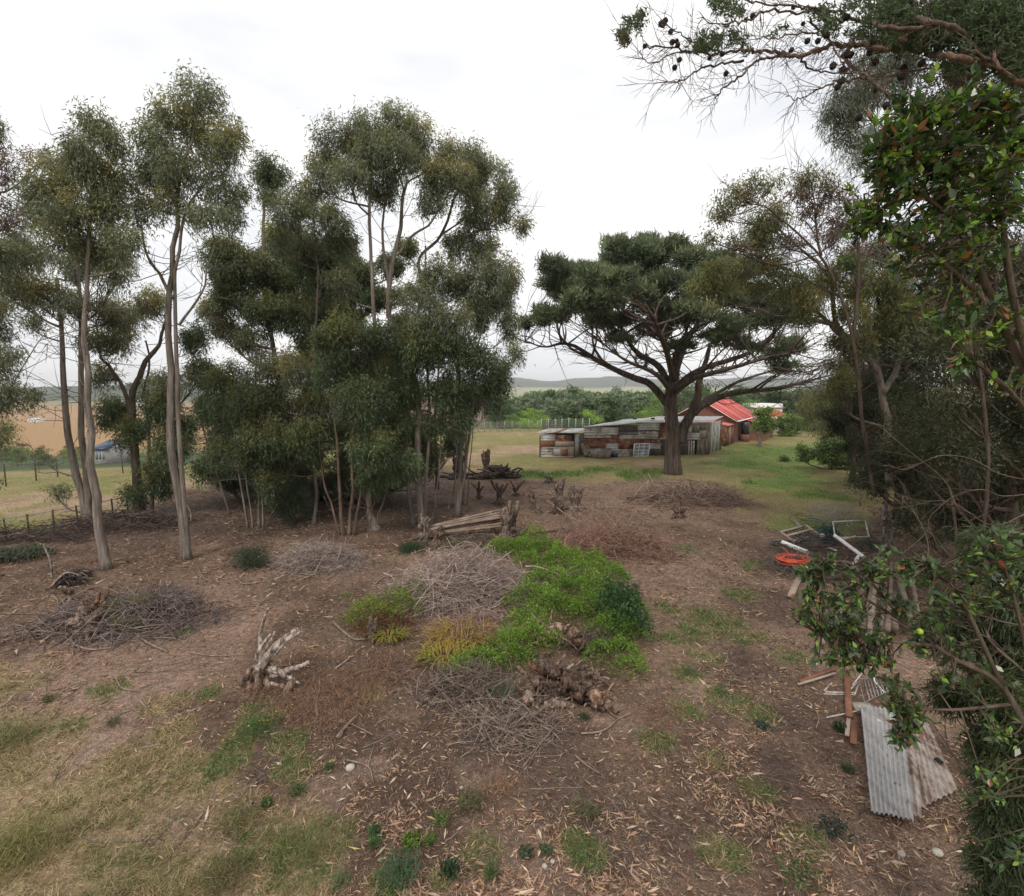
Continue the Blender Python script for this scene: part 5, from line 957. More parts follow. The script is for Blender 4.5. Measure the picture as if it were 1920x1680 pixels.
pile(1110, 1215, .55, .4, .35, 420, 'tangle of fine grey stems above the rotten roots', (.75, .66, .58), (.003, .008), (.2, .7), 10, curl=.4, flat=.5)
pile(230, 985, 2.4, .9, .5, 420, 'dead branches lying between the bases of the left gum trunks', (.55, .48, .44), (.008, .02), (.8, 2.4), 11, curl=.2, flat=.2)
pile(40, 1012, 2.6, .5, .5, 260, 'thin dead branches caught along the low rusty fence', (.45, .40, .38), (.006, .014), (.8, 2.2), 12, curl=.2, flat=.3)
pile(780, 1260, 1.3, .5, .10, 260, 'scattered pinkish dry stalks left of the yellow blades', (.95, .70, .58), (.004, .008), (.2, .6), 13, curl=.2, flat=.2)
pile(720, 1180, .6, .45, .35, 500, 'rusty red dead fern stalks behind the yellow blades', (.80, .42, .28), (.003, .006), (.2, .6), 14, curl=.3, flat=.6)
pile(1075, 1110, 1.6, 1.2, .62, 330, 'loose pale twigs poking through the green creeper', (1.6, 1.4, 1.25), (.003, .008), (.3, 1.1), 15, curl=.3, flat=.5, name='loose_twigs', cat='twigs')
pile(900, 1190, 1.1, .8, .40, 520, 'pinkish grey twigs between the brushwood mound and the yellow blades', (1.4, 1.1, .98), (.003, .008), (.3, 1.0), 16, curl=.35, flat=.4)
# dark heap of logs beyond the stand
def logs(x, y, n, rx, ry, h, label, name, tint, rad, ln, seed, mat='old'):
    rng = np.random.default_rng(seed); g = G(x, y); T = Tubes()
    for i in range(n):
        a = rng.random()*2*pi; q = math.sqrt(rng.random()); c = g+[rx*q*cos(a), ry*q*sin(a), 0]; c[2] = gz(c[0], c[1])+h*(1-q)*rng.random()+.1; th = rng.normal(0, .5)+(pi if rng.random() < .5 else 0); l = rng.uniform(*ln)
        d = np.array([cos(th), sin(th), rng.normal(.12, .25)]); t_ = np.linspace(-.5, .5, 6)[:, None]; P = c+d*t_*l+rng.normal(0, .05*l, (6, 3)); r_ = rng.uniform(*rad); T.add(P, np.linspace(r_, r_*.45, 6), 7, np.array(tint)*rng.uniform(.6, 1.3), .15, rng)
    return tag(T.build(name, M[mat]), label, 'logs', None, 'stuff')
logs(935, 895, 34, 1.1, .6, .75, 'dark heap of twisted burnt roots right of the gum stand', 'root_heap', (.38, .33, .33), (.05, .13), (.6, 1.8), 31)
logs(885, 897, 12, 1.6, .4, .3, 'dark charred log lying at the foot of the burnt stump', 'charred_log', (.30, .25, .25), (.08, .17), (1.2, 2.6), 32)
def stump(x, y, h, r_, prongs, label, tint, seed, name='tree_stump', spread=.35, roots=4, pr=.5, group=None, plen=(.25, .6)):
    rng = np.random.default_rng(seed); g = G(x, y); T = Tubes(); top = g+[rng.normal(0, .05), 0, h]
    n = 9; t_ = np.linspace(0, 1, n)[:, None]; P = (g-[0, 0, .1])*(1-t_)+top*t_; rr_ = r_*(1+.55*np.exp(-t_[:, 0]*5)+.22*np.sin(t_[:, 0]*7+seed)); T.add(P, rr_, 14, tint, .20, rng)
    for i in range(prongs):
        a = 2*pi*i/max(prongs, 1)+rng.normal(0, .4); l = rng.uniform(*plen)*h*1.2; st_ = g+[cos(a)*r_*.6, sin(a)*r_*.6, h*rng.uniform(.55, .95)]; e = st_+np.array([cos(a)*spread*rng.uniform(.4, 1.3), sin(a)*spread, 1.])*l
        m_ = (st_+e)/2+rng.normal(0, .06*l, 3); Q = smoothline([st_, m_, e], 4); T.add(Q, np.linspace(r_*pr, r_*pr*rng.uniform(.45, .9), len(Q)), 8, np.array(tint)*rng.uniform(.8, 1.2), .18, rng)
    for i in range(roots):
        a = 2*pi*i/roots+rng.normal(0, .5); st_ = g+[0, 0, .12]; e = g+[cos(a)*r_*2.4, sin(a)*r_*2.4, .0]; Q = smoothline([st_, (st_+e)/2+[0, 0, .05], e], 3); T.add(Q, np.linspace(r_*.45, r_*.15, len(Q)), 6, np.array(tint)*.8, .15, rng)
    return tag(T.build(name, M['old']), label, 'stump', group)
ta = (.80, .72, .66)
stump(1048, 938, .75, .20, 7, 'tallest pale stump of the split cluster, farther back', ta, 1, plen=(.35, .7)); stump(1078, 955, .80, .26, 9, 'widest jagged stump, right one of the split cluster', ta, 2, spread=.25, plen=(.2, .55)); stump(1045, 962, .5, .17, 6, 'dark hollow stump at the front of the split cluster', (.55, .47, .42), 3)
stump(1000, 955, .7, .10, 5, 'thin forked stump standing left of the split cluster', (.9, .8, .72), 4, spread=.6); stump(1010, 962, .25, .1, 3, 'small low pale stump beside the thin forked one', ta, 5)
stump(935, 945, .65, .13, 7, 'twiggy brown stump behind the pole rack', (.5, .4, .35), 6, spread=.6, plen=(.5, 1.)); stump(898, 935, .5, .09, 6, 'small twiggy stump between gum stand and pole rack', (.42, .34, .3), 7, spread=.8, plen=(.5, 1.)); stump(968, 930, .45, .1, 5, 'low twiggy stump beyond the pole rack, right', (.45, .37, .33), 8, spread=.7, plen=(.5, 1.))
stump(912, 884, 1.15, .22, 5, 'upright burnt stump with split top beside the root heap', (.42, .34, .31), 9, spread=.3, plen=(.3, .45)); stump(860, 890, .9, .28, 3, 'black charred stump behind the thin gum stems', (.14, .12, .12), 10)
stump(1030, 905, .28, .18, 4, 'low pale stump in the green grass beyond the cluster', ta, 11)
stump(795, 1012, .65, .17, 6, 'knobbly pale stump holding the left end of the pole rack', (.85, .76, .68), 12, spread=.5); stump(818, 1024, .55, .20, 4, 'brown stump in front of the left end of the pole rack', (.62, .50, .42), 13, spread=.5)
stump(948, 1010, .95, .20, 6, 'gnarled stump holding the right end of the pole rack', (.82, .73, .65), 14, spread=.22, plen=(.25, .55)); stump(962, 998, .85, .14, 7, 'spiked stump behind the right end of the pole rack', (.75, .66, .58), 15, spread=.2, plen=(.3, .7)); stump(925, 1002, .7, .09, 3, 'slender pale stump propping the poles near their right end', (.9, .8, .72), 16, spread=.2)
stump(975, 1018, .45, .18, 5, 'low knotted stump at the far right of the pole rack', (.62, .52, .46), 17, spread=.9)
stump(215, 1150-8, .2, .1, 4, 'small pale split stump above the left branch pile', ta, 18)
stump(132, 1128, .30, .11, 3, 'pale stump with an upright splinter left of the ring shaped pile', (.95, .85, .72), 19, spread=.8)
stump(700, 1200, .35, .10, 3, 'dark stump half hidden by the left vines', (.5, .42, .36), 20)
stump(1178, 1120, .32, .22, 8, 'rotten pale stump at the right edge of the vines', (.78, .66, .56), 21, spread=.8); stump(1010, 1088, .20, .16, 6, 'grey rotten stump poking through the green vines', (1., .9, .84), 22, spread=.9); stump(1272, 972, .35, .16, 8, 'small twisted stump below the branch heap under the pine', (.62, .5, .45), 23, spread=.9)
stump(160, 1188, .38, .22, 7, 'knobbly pinkish root stump at the left side of the ring shaped pile', (.85, .72, .64), 24, spread=.9); stump(185, 1165, .45, .12, 6, 'rust topped root stump beside the knobbly pinkish one', (.72, .48, .34), 25, spread=.7)
# bleached driftwood stump: prongs from study crop (zoom 2.91, origin 60,1000)
def DW(x, y, Y_): return at(60+x/2.909, 1000+y/2.909, Y_)
g = G(505, 1288); Yd = g[1]; T = Tubes(); rng = np.random.default_rng(77); bl = np.array((1.75, 1.68, 1.62))
for pts, r0, r1 in (([(1250, 740), (1248, 640), (1245, 560), (1262, 480), (1290, 405)], .055, .018), ([(1235, 745), (1290, 660), (1350, 600), (1400, 560), (1456, 526)], .08, .05), ([(1245, 750), (1310, 670), (1380, 590), (1462, 540)], .06, .035), ([(1250, 735), (1300, 690), (1350, 630), (1420, 550), (1458, 545)], .05, .02), ([(1235, 700), (1270, 640), (1300, 590), (1325, 535)], .05, .02), ([(1225, 690), (1240, 640), (1262, 600), (1300, 550)], .045, .02), ([(1245, 730), (1290, 680), (1330, 600), (1440, 520)], .05, .02),
                    ([(1290, 725), (1340, 745), (1400, 790), (1440, 800)], .05, .03), ([(1370, 755), (1430, 735), (1480, 720), (1512, 702)], .055, .04), ([(1285, 820), (1330, 825), (1370, 850)], .045, .02), ([(1300, 780), (1360, 770), (1410, 790), (1460, 820)], .04, .02), ([(1405, 730), (1408, 690), (1415, 648)], .018, .008), ([(1320, 740), (1380, 780), (1420, 780)], .045, .03), ([(1290, 740), (1360, 760), (1400, 745)], .045, .03)):
    P = smoothline([DW(x, y, Yd+rng.normal(0, .04)) for x, y in pts], 5); T.add(P, np.linspace(r0, r1, len(P)), 9, bl*rng.uniform(.85, 1.1), .12, rng)
for pts, r0 in (([(1180, 850), (1195, 810), (1225, 765)], .075), ([(1230, 850), (1240, 800), (1250, 740)], .085), ([(1290, 850), (1280, 800), (1270, 750)], .065), ([(1400, 850), (1420, 810), (1440, 800)], .09), ([(1150, 830), (1180, 760), (1200, 735)], .06), ([(1330, 850), (1380, 830), (1430, 850)], .07)):
    P = smoothline([DW(x, y, Yd+rng.normal(0, .06)) for x, y in pts], 4); P[0, 2] = gz(P[0, 0], P[0, 1])-.03; T.add(P, np.linspace(r0, r0*.75, len(P)), 11, np.array((.85, .70, .58))*rng.uniform(.7, 1.2), .32, rng)
tag(T.build('driftwood_stump', M['old']), 'bleached grey uprooted stump with long fingers pointing up and right', 'stump')
# rotten root heap in front of the vines (zoom 3.097, origin 620,960)
def RW(x, y, Yv): return at(620+x/3.097, 960+y/3.097, Yv)
rng = np.random.default_rng(78)
def chunk(pts, r0, r1, label, tint, dz=0, name='root_piece', k=9):
    tint = np.array(tint)*1.25
    ym = max(y for _, y in pts); Yv = G(620, 960+ym/3.097)[1]
    Ys = [Yv-.02 if name != 'bare_branch' else G(620, 960+y/3.097)[1]-.12 for _, y in pts]
    T = Tubes(); P = smoothline([RW(x, y, v_) for (x, y), v_ in zip(pts, Ys)], 5)
    if name == 'root_piece': P = np.column_stack([np.interp(np.linspace(0, len(P)-1, 22), np.arange(len(P)), P[:, q_]) for q_ in range(3)]); P += rng.normal(0, r0*.16, P.shape)
    P[:, 2] = np.maximum(P[:, 2], gz(P[:, 0], P[:, 1])+r0*.3); T.add(P, np.linspace(r0, r1, len(P)), k, np.array(tint), .26, rng); 
    for _ in range(9 if name == 'root_piece' else 2):
        i = rng.integers(0, len(P)-1); e = P[i]+rng.normal(0, r0*1.5, 3)+[0, 0, r0*.3]; T.add([P[i], (P[i]+e)/2+rng.normal(0, r0*.3, 3), e], [r0*.28, r0*.2, r0*.05], 5, np.array(tint)*rng.uniform(.6, 1.2), .2, rng)
    tag(T.build(name, M['old']), label, 'root', 'rotten roots of the heap before the vines')
chunk([(1260, 940), (1310, 890), (1365, 825)], .03, .022, 'straight grey stick pointing up right, left of a parallel one', (1., .92, .85), -.1, 'broken_stick'); chunk([(1290, 960), (1350, 925), (1412, 885)], .034, .028, 'straight grey stick pointing right above the roots', (1., .92, .85), -.1, 'broken_stick')
chunk([(1145, 875), (1200, 915), (1270, 965)], .045, .03, 'reddish brown stick lying across the heap', (.75, .45, .32), -.1, 'broken_stick'); chunk([(1075, 1000), (1090, 1050), (1112, 1110)], .035, .02, 'rust orange splinter standing at the heap front', (.8, .42, .25), -.3, 'broken_stick')
chunk([(1140, 1070), (1180, 1120), (1200, 1190)], .10, .05, 'pale split root end at the front left of the heap', (.95, .80, .66), -.35); chunk([(1250, 1130), (1330, 1110), (1420, 1130)], .10, .05, 'grey split root lying flat in the heap centre', (.85, .75, .66), -.3); chunk([(1380, 1000), (1450, 1040), (1520, 1110)], .17, .12, 'thick dark brown root block at the right of the heap', (.42, .32, .27), -.1, k=12)
chunk([(1530, 1060), (1580, 1100), (1620, 1150)], .12, .07, 'pinkish rotten root end at the far right of the heap', (.95, .70, .52), -.25); chunk([(1180, 980), (1250, 1040), (1330, 1060)], .10, .06, 'dark cracked root across the heap middle', (.48, .38, .33), -.1); chunk([(1220, 890), (1330, 940), (1450, 980)], .13, .08, 'dark root block behind the grey sticks', (.42, .33, .28), .2, k=12)
chunk([(1080, 900), (1150, 960), (1210, 1060)], .04, .02, 'thin brown root arching down to the left', (.65, .52, .44), -.2); chunk([(1210, 760), (1280, 690), (1370, 670)], .16, .10, 'shaggy pale rotten stump top among the vines', (1., .80, .66), .75, k=12); chunk([(1400, 700), (1450, 760), (1480, 830)], .12, .06, 'brown rotten wood right of the shaggy stump', (.6, .45, .36), .6)
chunk([(750, 1095), (830, 1150), (930, 1200), (1060, 1290)], .030, .018, 'long bare pale branch slanting down in front of the heap', (1.05, .95, .86), -.65, 'bare_branch'); chunk([(820, 960), (870, 1010), (940, 1080)], .04, .015, 'grey branch rising from the stick heap', (.95, .86, .78), -.2, 'bare_branch'); chunk([(1070, 1240), (1190, 1230), (1290, 1280), (1350, 1350)], .022, .008, 'thin curved pale branch at the right foot of the heap', (1., .9, .82), -.75, 'bare_branch'); chunk([(600, 1080), (680, 1110), (820, 1230)], .018, .008, 'thin branch lying left of the heap', (.9, .8, .7), -.5, 'bare_branch')
chunk([(640, 1040), (590, 1100), (540, 1180)], .016, .006, 'thin branch lying toward the lower left of the heap', (.85, .72, .62), -.3, 'bare_branch')
rz = np.random.default_rng(123)
for i in range(26):
    x, y = rz.uniform(1130, 1560), rz.uniform(880, 1160)
    if i > 18: x, y = rz.uniform(1200, 1480), rz.uniform(690, 860)
    l_ = rz.uniform(50, 130); an = rz.uniform(-.6, .9); r_ = rz.uniform(.02, .06)
    chunk([(x, y), (x+l_*.5, y+l_*.5*an-18), (x+l_, y+l_*an)], r_, r_*.5, 'splintered piece of rotten root in the heap before the vines', np.array((.95, .80, .68))*rz.uniform(.45, 1.2), 0, 'root_piece', 7)
def lying(pts, r0, r1, label, tint, name='fallen_branch', z=.02, side=()):
    T = Tubes(); P = smoothline([G(x, y) for x, y in pts], 5); P[:, 2] = gz(P[:, 0], P[:, 1])+z+r0; T.add(P, np.linspace(r0, r1, len(P)), 7, np.array(tint), .1, rng)
    for s_ in side: Q = smoothline([G(x, y) for x, y in s_], 4); Q[:, 2] = gz(Q[:, 0], Q[:, 1])+z+r0*.6; T.add(Q, np.linspace(r0*.6, r1*.5, len(Q)), 5, np.array(tint)*.95)
    tag(T.build(name, M['twig']), label, 'branch')
lying([(1026, 950), (1060, 975), (1100, 1000), (1130, 1020)], .035, .02, 'long straight pale branch pointing at the reddish brushwood', (1.35, 1.05, .85), 'fallen_branch', .25)
lying([(985, 1098), (1010, 1100), (1050, 1117)], .022, .014, 'white stick lying across the green vines', (1.5, 1.45, 1.4), z=.55)
lying([(1010, 1032), (1040, 1030), (1075, 1026)], .05, .04, 'short pale log piece at the left of the reddish brushwood', (1.3, 1.05, .85)); lying([(1072, 1047), (1090, 1038)], .05, .04, 'short pinkish log end at the foot of the reddish brushwood', (1.3, 1.05, .9))
lying([(1010, 1022), (1035, 1012), (1042, 998)], .03, .03, 'dark crooked branch behind the vines', (.4, .34, .3), side=[[(1020, 1020), (1055, 1010), (1080, 1006)]]); lying([(960, 1008), (1010, 1000), (1060, 994)], .045, .03, 'grey log lying right of the pole rack', (.7, .6, .52))
lying([(595, 1345), (593, 1320), (600, 1290), (598, 1278)], .020, .012, 'pale crooked stick standing out on soil right of the bleached stump', (1.2, 1.05, .95)); lying([(700, 1380), (660, 1360), (610, 1350)], .012, .006, 'thin stick lying right of the pale crooked stick', (.8, .7, .6)); lying([(632, 1385), (655, 1358), (672, 1342)], .024, .016, 'grey broken stick lying in the litter', (.9, .82, .75))
lying([(628, 1257), (645, 1245), (655, 1238)], .022, .014, 'short pale stick right of the bleached stump', (1.2, 1., .85)); lying([(125, 1188), (140, 1210), (170, 1220), (210, 1218)], .025, .014, 'curved pale branch at the lower left rim of the ring pile', (.95, .85, .8)); lying([(265, 1200), (290, 1215), (315, 1225)], .022, .012, 'curved pale branch at the lower right rim of the ring pile', (1., .9, .82))
lying([(215, 1270), (230, 1293), (262, 1297)], .012, .006, 'thin bent twig on the bare soil at the left', (1.1, .95, .85), side=[[(225, 1290), (218, 1275)]]); lying([(262, 1315), (275, 1328), (285, 1322)], .012, .008, 'small forked pale twig at the left', (1.2, 1.05, .95)); lying([(270, 1405), (300, 1398), (312, 1405)], .016, .008, 'small grey twig in the dry grass at the left', (1., .92, .86))
lying([(650, 1428), (690, 1440), (700, 1470)], .014, .006, 'thin pale branch beside the cream stone', (1., .9, .8), side=[[(690, 1440), (698, 1410), (702, 1395)]]); lying([(1090, 1380), (1130, 1375), (1160, 1352), (1190, 1340)], .015, .008, 'thin pale twig on the dark soil right of the root heap', (1.1, .95, .85)); lying([(1078, 1420), (1100, 1440), (1125, 1455)], .013, .007, 'two pronged twig below the root heap', (1., .85, .72), side=[[(1085, 1428), (1105, 1437), (1122, 1450)]])
lying([(370, 1060), (378, 1080), (400, 1095)], .015, .008, 'thin curved branch at the foot of the tallest gum', (1., .9, .8)); lying([(440, 1085), (460, 1097), (500, 1090)], .018, .008, 'thin branch left of the fine grey twig pile', (1.1, 1., .9)); lying([(700, 1100), (730, 1075), (742, 1052)], .018, .008, 'straight pinkish twig left of the brushwood mound', (1.2, 1., .88)); lying([(625, 1170), (660, 1200), (685, 1202)], .03, .018, 'pale root lying left of the green vines', (.9, .8, .72))
lying([(350, 1225), (400, 1232), (460, 1230)], .012, .007, 'thin straight pale twig left of the bleached stump', (1.1, .95, .82)); lying([(1470, 1150), (1440, 1120), (1425, 1100)], .01, .006, 'thin twig on the soil left of the broad leaved branch', (.8, .7, .62)); lying([(1530, 1370), (1535, 1350), (1528, 1335)], .008, .005, 'thin twig left of the metal sheets', (1., .9, .8))
# dark wrapped bundle + rack of poles
T = Tubes(); g = G(128, 1098); rng = np.random.default_rng(5)
for i in range(46):
    a = rng.uniform(.3, 2.9); st_ = g+[-.15+rng.normal(0, .05), rng.normal(0, .12), .05]; e = g+[.25+.3*rng.random(), rng.normal(0, .2), .08+.28*rng.random()]; m_ = (st_+e)/2+[0, 0, .2*rng.random()+.05]; T.add(smoothline([st_, m_, e], 4), np.linspace(.03, .012, 9), 6, np.array((.30, .28, .29) if rng.random() < .72 else (1.3, 1.25, 1.2))*rng.uniform(.7, 1.2), .2, rng)
tag(T.build('root_bundle', M['old']), 'black and white peeling root bundle beside the thin stake at left', 'root bundle')
PL = G(806, 1012); PRt = G(950, 1002); labs = ['lowest front pole', 'second pole from the bottom', 'third pole from the bottom', 'middle pole', 'pole above the middle one', 'third pole from the top', 'second pole from the top', 'topmost pole']
for i in range(8):
    z0 = .22+.035*i; z1 = .40+.085*i; a = PL+np.array([-.12+.05*(i % 3), -.10+.06*(i % 4), z0+.02]); b = PRt+np.array([0, -.16+.09*(i % 4), z1]); m_ = (a+b)/2+[0, 0, rng.normal(0, .015)]
    T = Tubes(); T.add(smoothline([a, m_, b], 6), np.linspace(.036, .052, 13), 8, np.array((1.15, 1.02, .92))*rng.uniform(.85, 1.12), .05, rng); tag(T.build('wooden_pole', M['pole']), labs[i]+' of the grey pole rack resting on stumps', 'pole', 'grey poles racked on the stumps')

# ------------------------------------------------------------------ vines
def vines(spots, label, colr, tip, n, seed, name='green_vines', h=.5, L_=(.04, .08), W_=(.018, .034), cat='vines', oval=False):
    rng = np.random.default_rng(seed); Lf = Leaves(oval, not oval); T = Tubes()
    for (x, y, r_, hh) in spots:
        g = G(x, y); m_ = int(n*r_*r_); a = rng.random(m_)*2*pi; q = np.sqrt(rng.random(m_)); sp_ = .7+.8*fbm(np.cos(a)*1.5+x, np.sin(a)*1.5+y, 13, 2); P = np.column_stack([g[0]+np.cos(a)*q*r_*sp_, g[1]+np.sin(a)*q*r_*.85*sp_])+rng.normal(0, .05, (m_, 2)); lump = .2+1.6*fbm(P[:, 0]/.22, P[:, 1]/.22, 7)
        z = 1.35*hh*np.sqrt(np.clip(1-q*q, 0, 1))*lump*rng.uniform(.72, 1.02, m_)+.02; ax = np.column_stack([np.cos(a)*.5+rng.normal(0, .5, m_), np.sin(a)*.5-.2+rng.normal(0, .5, m_), rng.uniform(.1, 1, m_)])
        t_ = np.clip(lump-.75+rng.normal(0, .3, m_), 0, 1)[:, None]; c = (np.array(colr)*(1-t_)+np.array(tip)*t_)*rng.normal(1, .2, (m_, 1)).clip(.5, 1.5); keep = lump > .62+.25*rng.random(m_)*q
        Lf.add(on_ground(P)[keep]+np.column_stack([np.zeros((keep.sum(), 2)), z[keep]]), ax[keep], rng.uniform(*L_, keep.sum()), rng.uniform(*W_, keep.sum()), c[keep])
        for _ in range(int(7*r_)+2):
            a_ = rng.random()*2*pi; s_ = g+[cos(a_)*r_*.3, sin(a_)*r_*.3, hh]; e = g+[cos(a_)*r_*1.1, sin(a_)*r_*1.0, .05]; T.add(smoothline([s_, (s_+e)/2+[0, 0, .12], e], 4), .004, 3, (.5, .6, .3), cap=False)
    o = tag(Lf.build(name, M['leaf'], None, rng), label, cat, None, 'stuff'); tag(T.build('runners', M['twig'], o), kind='stuff'); return o
vines([(960, 1038, .8, .30), (1010, 1045, .9, .40), (1000, 1022, .5, .45), (1060, 1075, .95, .48), (1110, 1085, .85, .48), (1150, 1105, .6, .42), (1000, 1068, .6, .35), (1030, 1110, .75, .45), (1080, 1130, .9, .5), (1000, 1140, .7, .4), (1040, 1160, .75, .42), (1120, 1160, .7, .5), (1160, 1200, .55, .4), (1175, 1160, .45, .4), (1150, 1240, .5, .3), (1180, 1265, .35, .2), (985, 1190, .5, .38), (1005, 1220, .5, .36), (950, 1230, .55, .35), (900, 1262, .5, .3), (870, 1270, .4, .25), (960, 1248, .4, .3), (1140, 1205, .5, .4), (1100, 1105, .6, .5)],
      'bright green creeper spread over the brushwood in the middle', (.115, .20, .032), (.24, .36, .06), 5200, 1)
vines([(700, 1175, .55, .42), (690, 1160, .4, .35), (735, 1150, .5, .40), (775, 1128, .5, .38), (800, 1118, .4, .35), (760, 1160, .4, .4), (670, 1172, .3, .25)], 'yellowish green creeper at the left side of the brushwood mound', (.13, .18, .035), (.26, .30, .06), 3600, 2, L_=(.05, .11), W_=(.012, .024))
vines([(1165, 1185, .5, .75), (1150, 1165, .4, .70), (1180, 1205, .4, .55)], 'rounded dark green leafy clump at the right end of the creeper', (.040, .088, .034), (.08, .15, .055), 5200, 3, 'dark_green_plant', L_=(.045, .07), W_=(.035, .055), cat='plant', oval=True)
vines([(850, 1030, .45, .14), (930, 1042, .5, .2)], 'thin green growth in front of the flat branch bundle', (.08, .13, .04), (.15, .20, .06), 1700, 4)
vines([(225, 1165, .28, .30), (258, 1160, .28, .38), (238, 1185, .25, .2)], 'yellow green grass tufts growing through the left ring pile', (.14, .17, .045), (.22, .24, .07), 3000, 5, 'grass_tuft', L_=(.12, .24), W_=(.008, .014), cat='grass')
def blades(x, y, r_, n, label, c0, c1, L_, seed, name='strappy_plant', w_=.012):
    rng = np.random.default_rng(seed); g = G(x, y); T = Lf = Leaves(); 
    V = []; F = []; Cc = []
    for i in range(n):
        a = rng.random()*2*pi; q = math.sqrt(rng.random())*r_; b = np.array([g[0]+q*cos(a), g[1]+q*sin(a)*.8, 0]); b[2] = gz(b[0], b[1])+.05; ln = rng.uniform(*L_); th = a+rng.normal(0, .8); d = np.array([cos(th), sin(th), 0]); sd_ = np.array([-sin(th), cos(th), 0])
        t_ = np.linspace(0, 1, 5); Pz = b+d*(t_**1.6*ln*.75)[:, None]+np.array([0, 0, 1.])*((t_-t_**2.4*.75)*ln)[:, None]; wd = w_*(1-t_**2)+.001; k = len(V); c = np.array(c0)*(1-(u_ := rng.random()))+np.array(c1)*u_
        for p, w__ in zip(Pz, wd): V += [p+sd_*w__, p-sd_*w__]; Cc += [c, c]
        F += [[k+2*j, k+2*j+1, k+2*j+3, k+2*j+2] for j in range(4)]
    return tag(mesh_np(name, np.array(V), [np.array(F)], M['leaf'], np.array(Cc), False), label, 'plant', None, 'stuff')
blades(868, 1205, .62, 300, 'yellow orange strap leaved blades between brushwood and creeper', (.50, .30, .07), (.24, .22, .06), (.35, .8), 3, w_=.008)
blades(838, 1238, .5, 190, 'lime strap leaves at the lower edge of the yellow blades', (.20, .28, .05), (.45, .30, .08), (.25, .55), 4)
blades(730, 1200, .3, 160, 'yellowing strap leaves on the left creeper', (.35, .24, .06), (.16, .22, .05), (.25, .5), 5)
blades(238, 975, .7, 60, 'dark spiky rosette on the ground right of the left gum trunks', (.03, .05, .025), (.06, .09, .04), (.5, .9), 6, w_=.03)
blades(30, 1045, 1.0, 360, 'dark low plants behind the soil edge at the far left', (.03, .045, .02), (.05, .07, .03), (.2, .5), 8, w_=.02)
# ------------------------------------------------------------------ junk heap
rng = np.random.default_rng(90)
def JK(x, y, z=0.0): return G(1400+x/5.6, 900+y/5.6, z)
def pipe(p, q_, r_, mat, label, name='plastic_pipe', cat='pipe', k=14, open_=True):
    T = Tubes(); T.add(np.array([p, p*.5+q_*.5, q_]), r_, k, (1, 1, 1), cap=False); o = T.build(name, mat)
    T2 = Tubes(); T2.add(np.array([p, p*.5+q_*.5, q_]), r_*.85, k, (1, 1, 1), cap=False); o2 = T2.build('inner_wall', mat, None); o2.parent = o
    V = []; F = []
    for c, s_ in ((p, 1), (q_, -1)):
        x = unit(q_-p); a = unit(np.cross(x, (0, 0, 1.))); b = np.cross(x, a); n0 = len(V)
        for t_ in np.arange(k)*2*pi/k: V.append(c+(a*cos(t_)+b*sin(t_))*r_); V.append(c+(a*cos(t_)+b*sin(t_))*r_*.85)
        for j in range(k): F.append([n0+2*j, n0+2*j+1, n0+2*((j+1) % k)+1, n0+2*((j+1) % k)])
    o3 = mesh_np('rim', np.array(V), [np.array(F)], mat, None, False); o3.parent = o
    return tag(o, label, cat)
pipe(JK(375, 650, .35), JK(640, 760, .25), .075, M['pvc'], 'short fat white plastic pipe at the left of the junk heap')
pipe(JK(925, 585, .62), JK(1230, 810, .30), .06, M['pvc'], 'long white plastic pipe slanting down right over the junk heap')
pipe(JK(1175, 800, .30), JK(1095, 925, .15), .05, M['pvc'], 'short white pipe end below the long slanting one')
pipe(JK(850, 705, .25), JK(950, 750, .2), .035, M['pvc'], 'thin white pipe among the black hoses')
pipe(JK(220, 655, .12), JK(390, 660, .14), .022, M['metal'], 'thin grey rod sticking out of the heap to the left', 'metal_rod', 'rod')
pipe(JK(340, 700, .2), JK(450, 705, .2), .03, M['metal'], 'short grey tube under the fat white pipe', 'metal_tube', 'tube')
pipe(JK(1010, 625, .35), JK(1140, 590, .42), .03, M['grime'], 'thin pale bar in front of the square frame', 'metal_bar', 'bar')
a = JK(930, 610, .35); frame_obj('square_frame', a, JK(1140, 600, .42)-a, unit(JK(1090, 430, .55)-JK(1150, 600, .30)+np.array([0, 0, .35])), 1.05, .95, 1, 1, M['grime'], 'square white wooden frame propped on the junk heap', 'frame', .04)
def pallet(o_, ux, uy, W, D, label):
    ux = unit(ux); uy = unit(uy); uz = unit(np.cross(ux, uy)); t_ = thing('wooden_crate', label, 'crate', tuple(o_)); o_ = np.asarray(o_, float)
    for j in range(2): beam('side_board', o_+uy*D*j, o_+ux*W+uy*D*j, .06, .035, M['palewood'], t_, up=uz)
    for j in range(2): beam('end_board', o_+ux*W*j+uz*.03, o_+ux*W*j+uy*D+uz*.03, .07, .03, M['palewood'], t_, up=uz)
    beam('middle_board', o_+uy*D*.5+uz*.032, o_+ux*W+uy*D*.5+uz*.032, .09, .02, M['palewood'], t_, up=uz)
    for j in range(7): c = o_+ux*W*(j+.7)/7.6-uz*.035; beam('slat', c, c+uy*D, .085, .014, M['darkwood'], t_, up=uz)
    beam('brace', o_+ux*W*.35-uz*.01, o_+ux*W*.6+uy*D*.45-uz*.01, .05, .015, M['plank'], t_, up=uz)
o_ = JK(480, 640, .38); e_ = JK(745, 570, .42)-o_; f_ = JK(440, 545, .55)-o_; pallet(o_, e_, f_-unit(e_)*(f_@unit(e_)), np.linalg.norm(e_), np.linalg.norm(f_)*.9, 'shallow slatted wooden crate tilted on top of the junk heap')
beam_o = beam('grey_plank', JK(500, 420, .42), JK(590, 520, .5), .14, .025, M['plank']); tag(beam_o, 'short grey plank sticking up behind the slatted crate', 'plank')
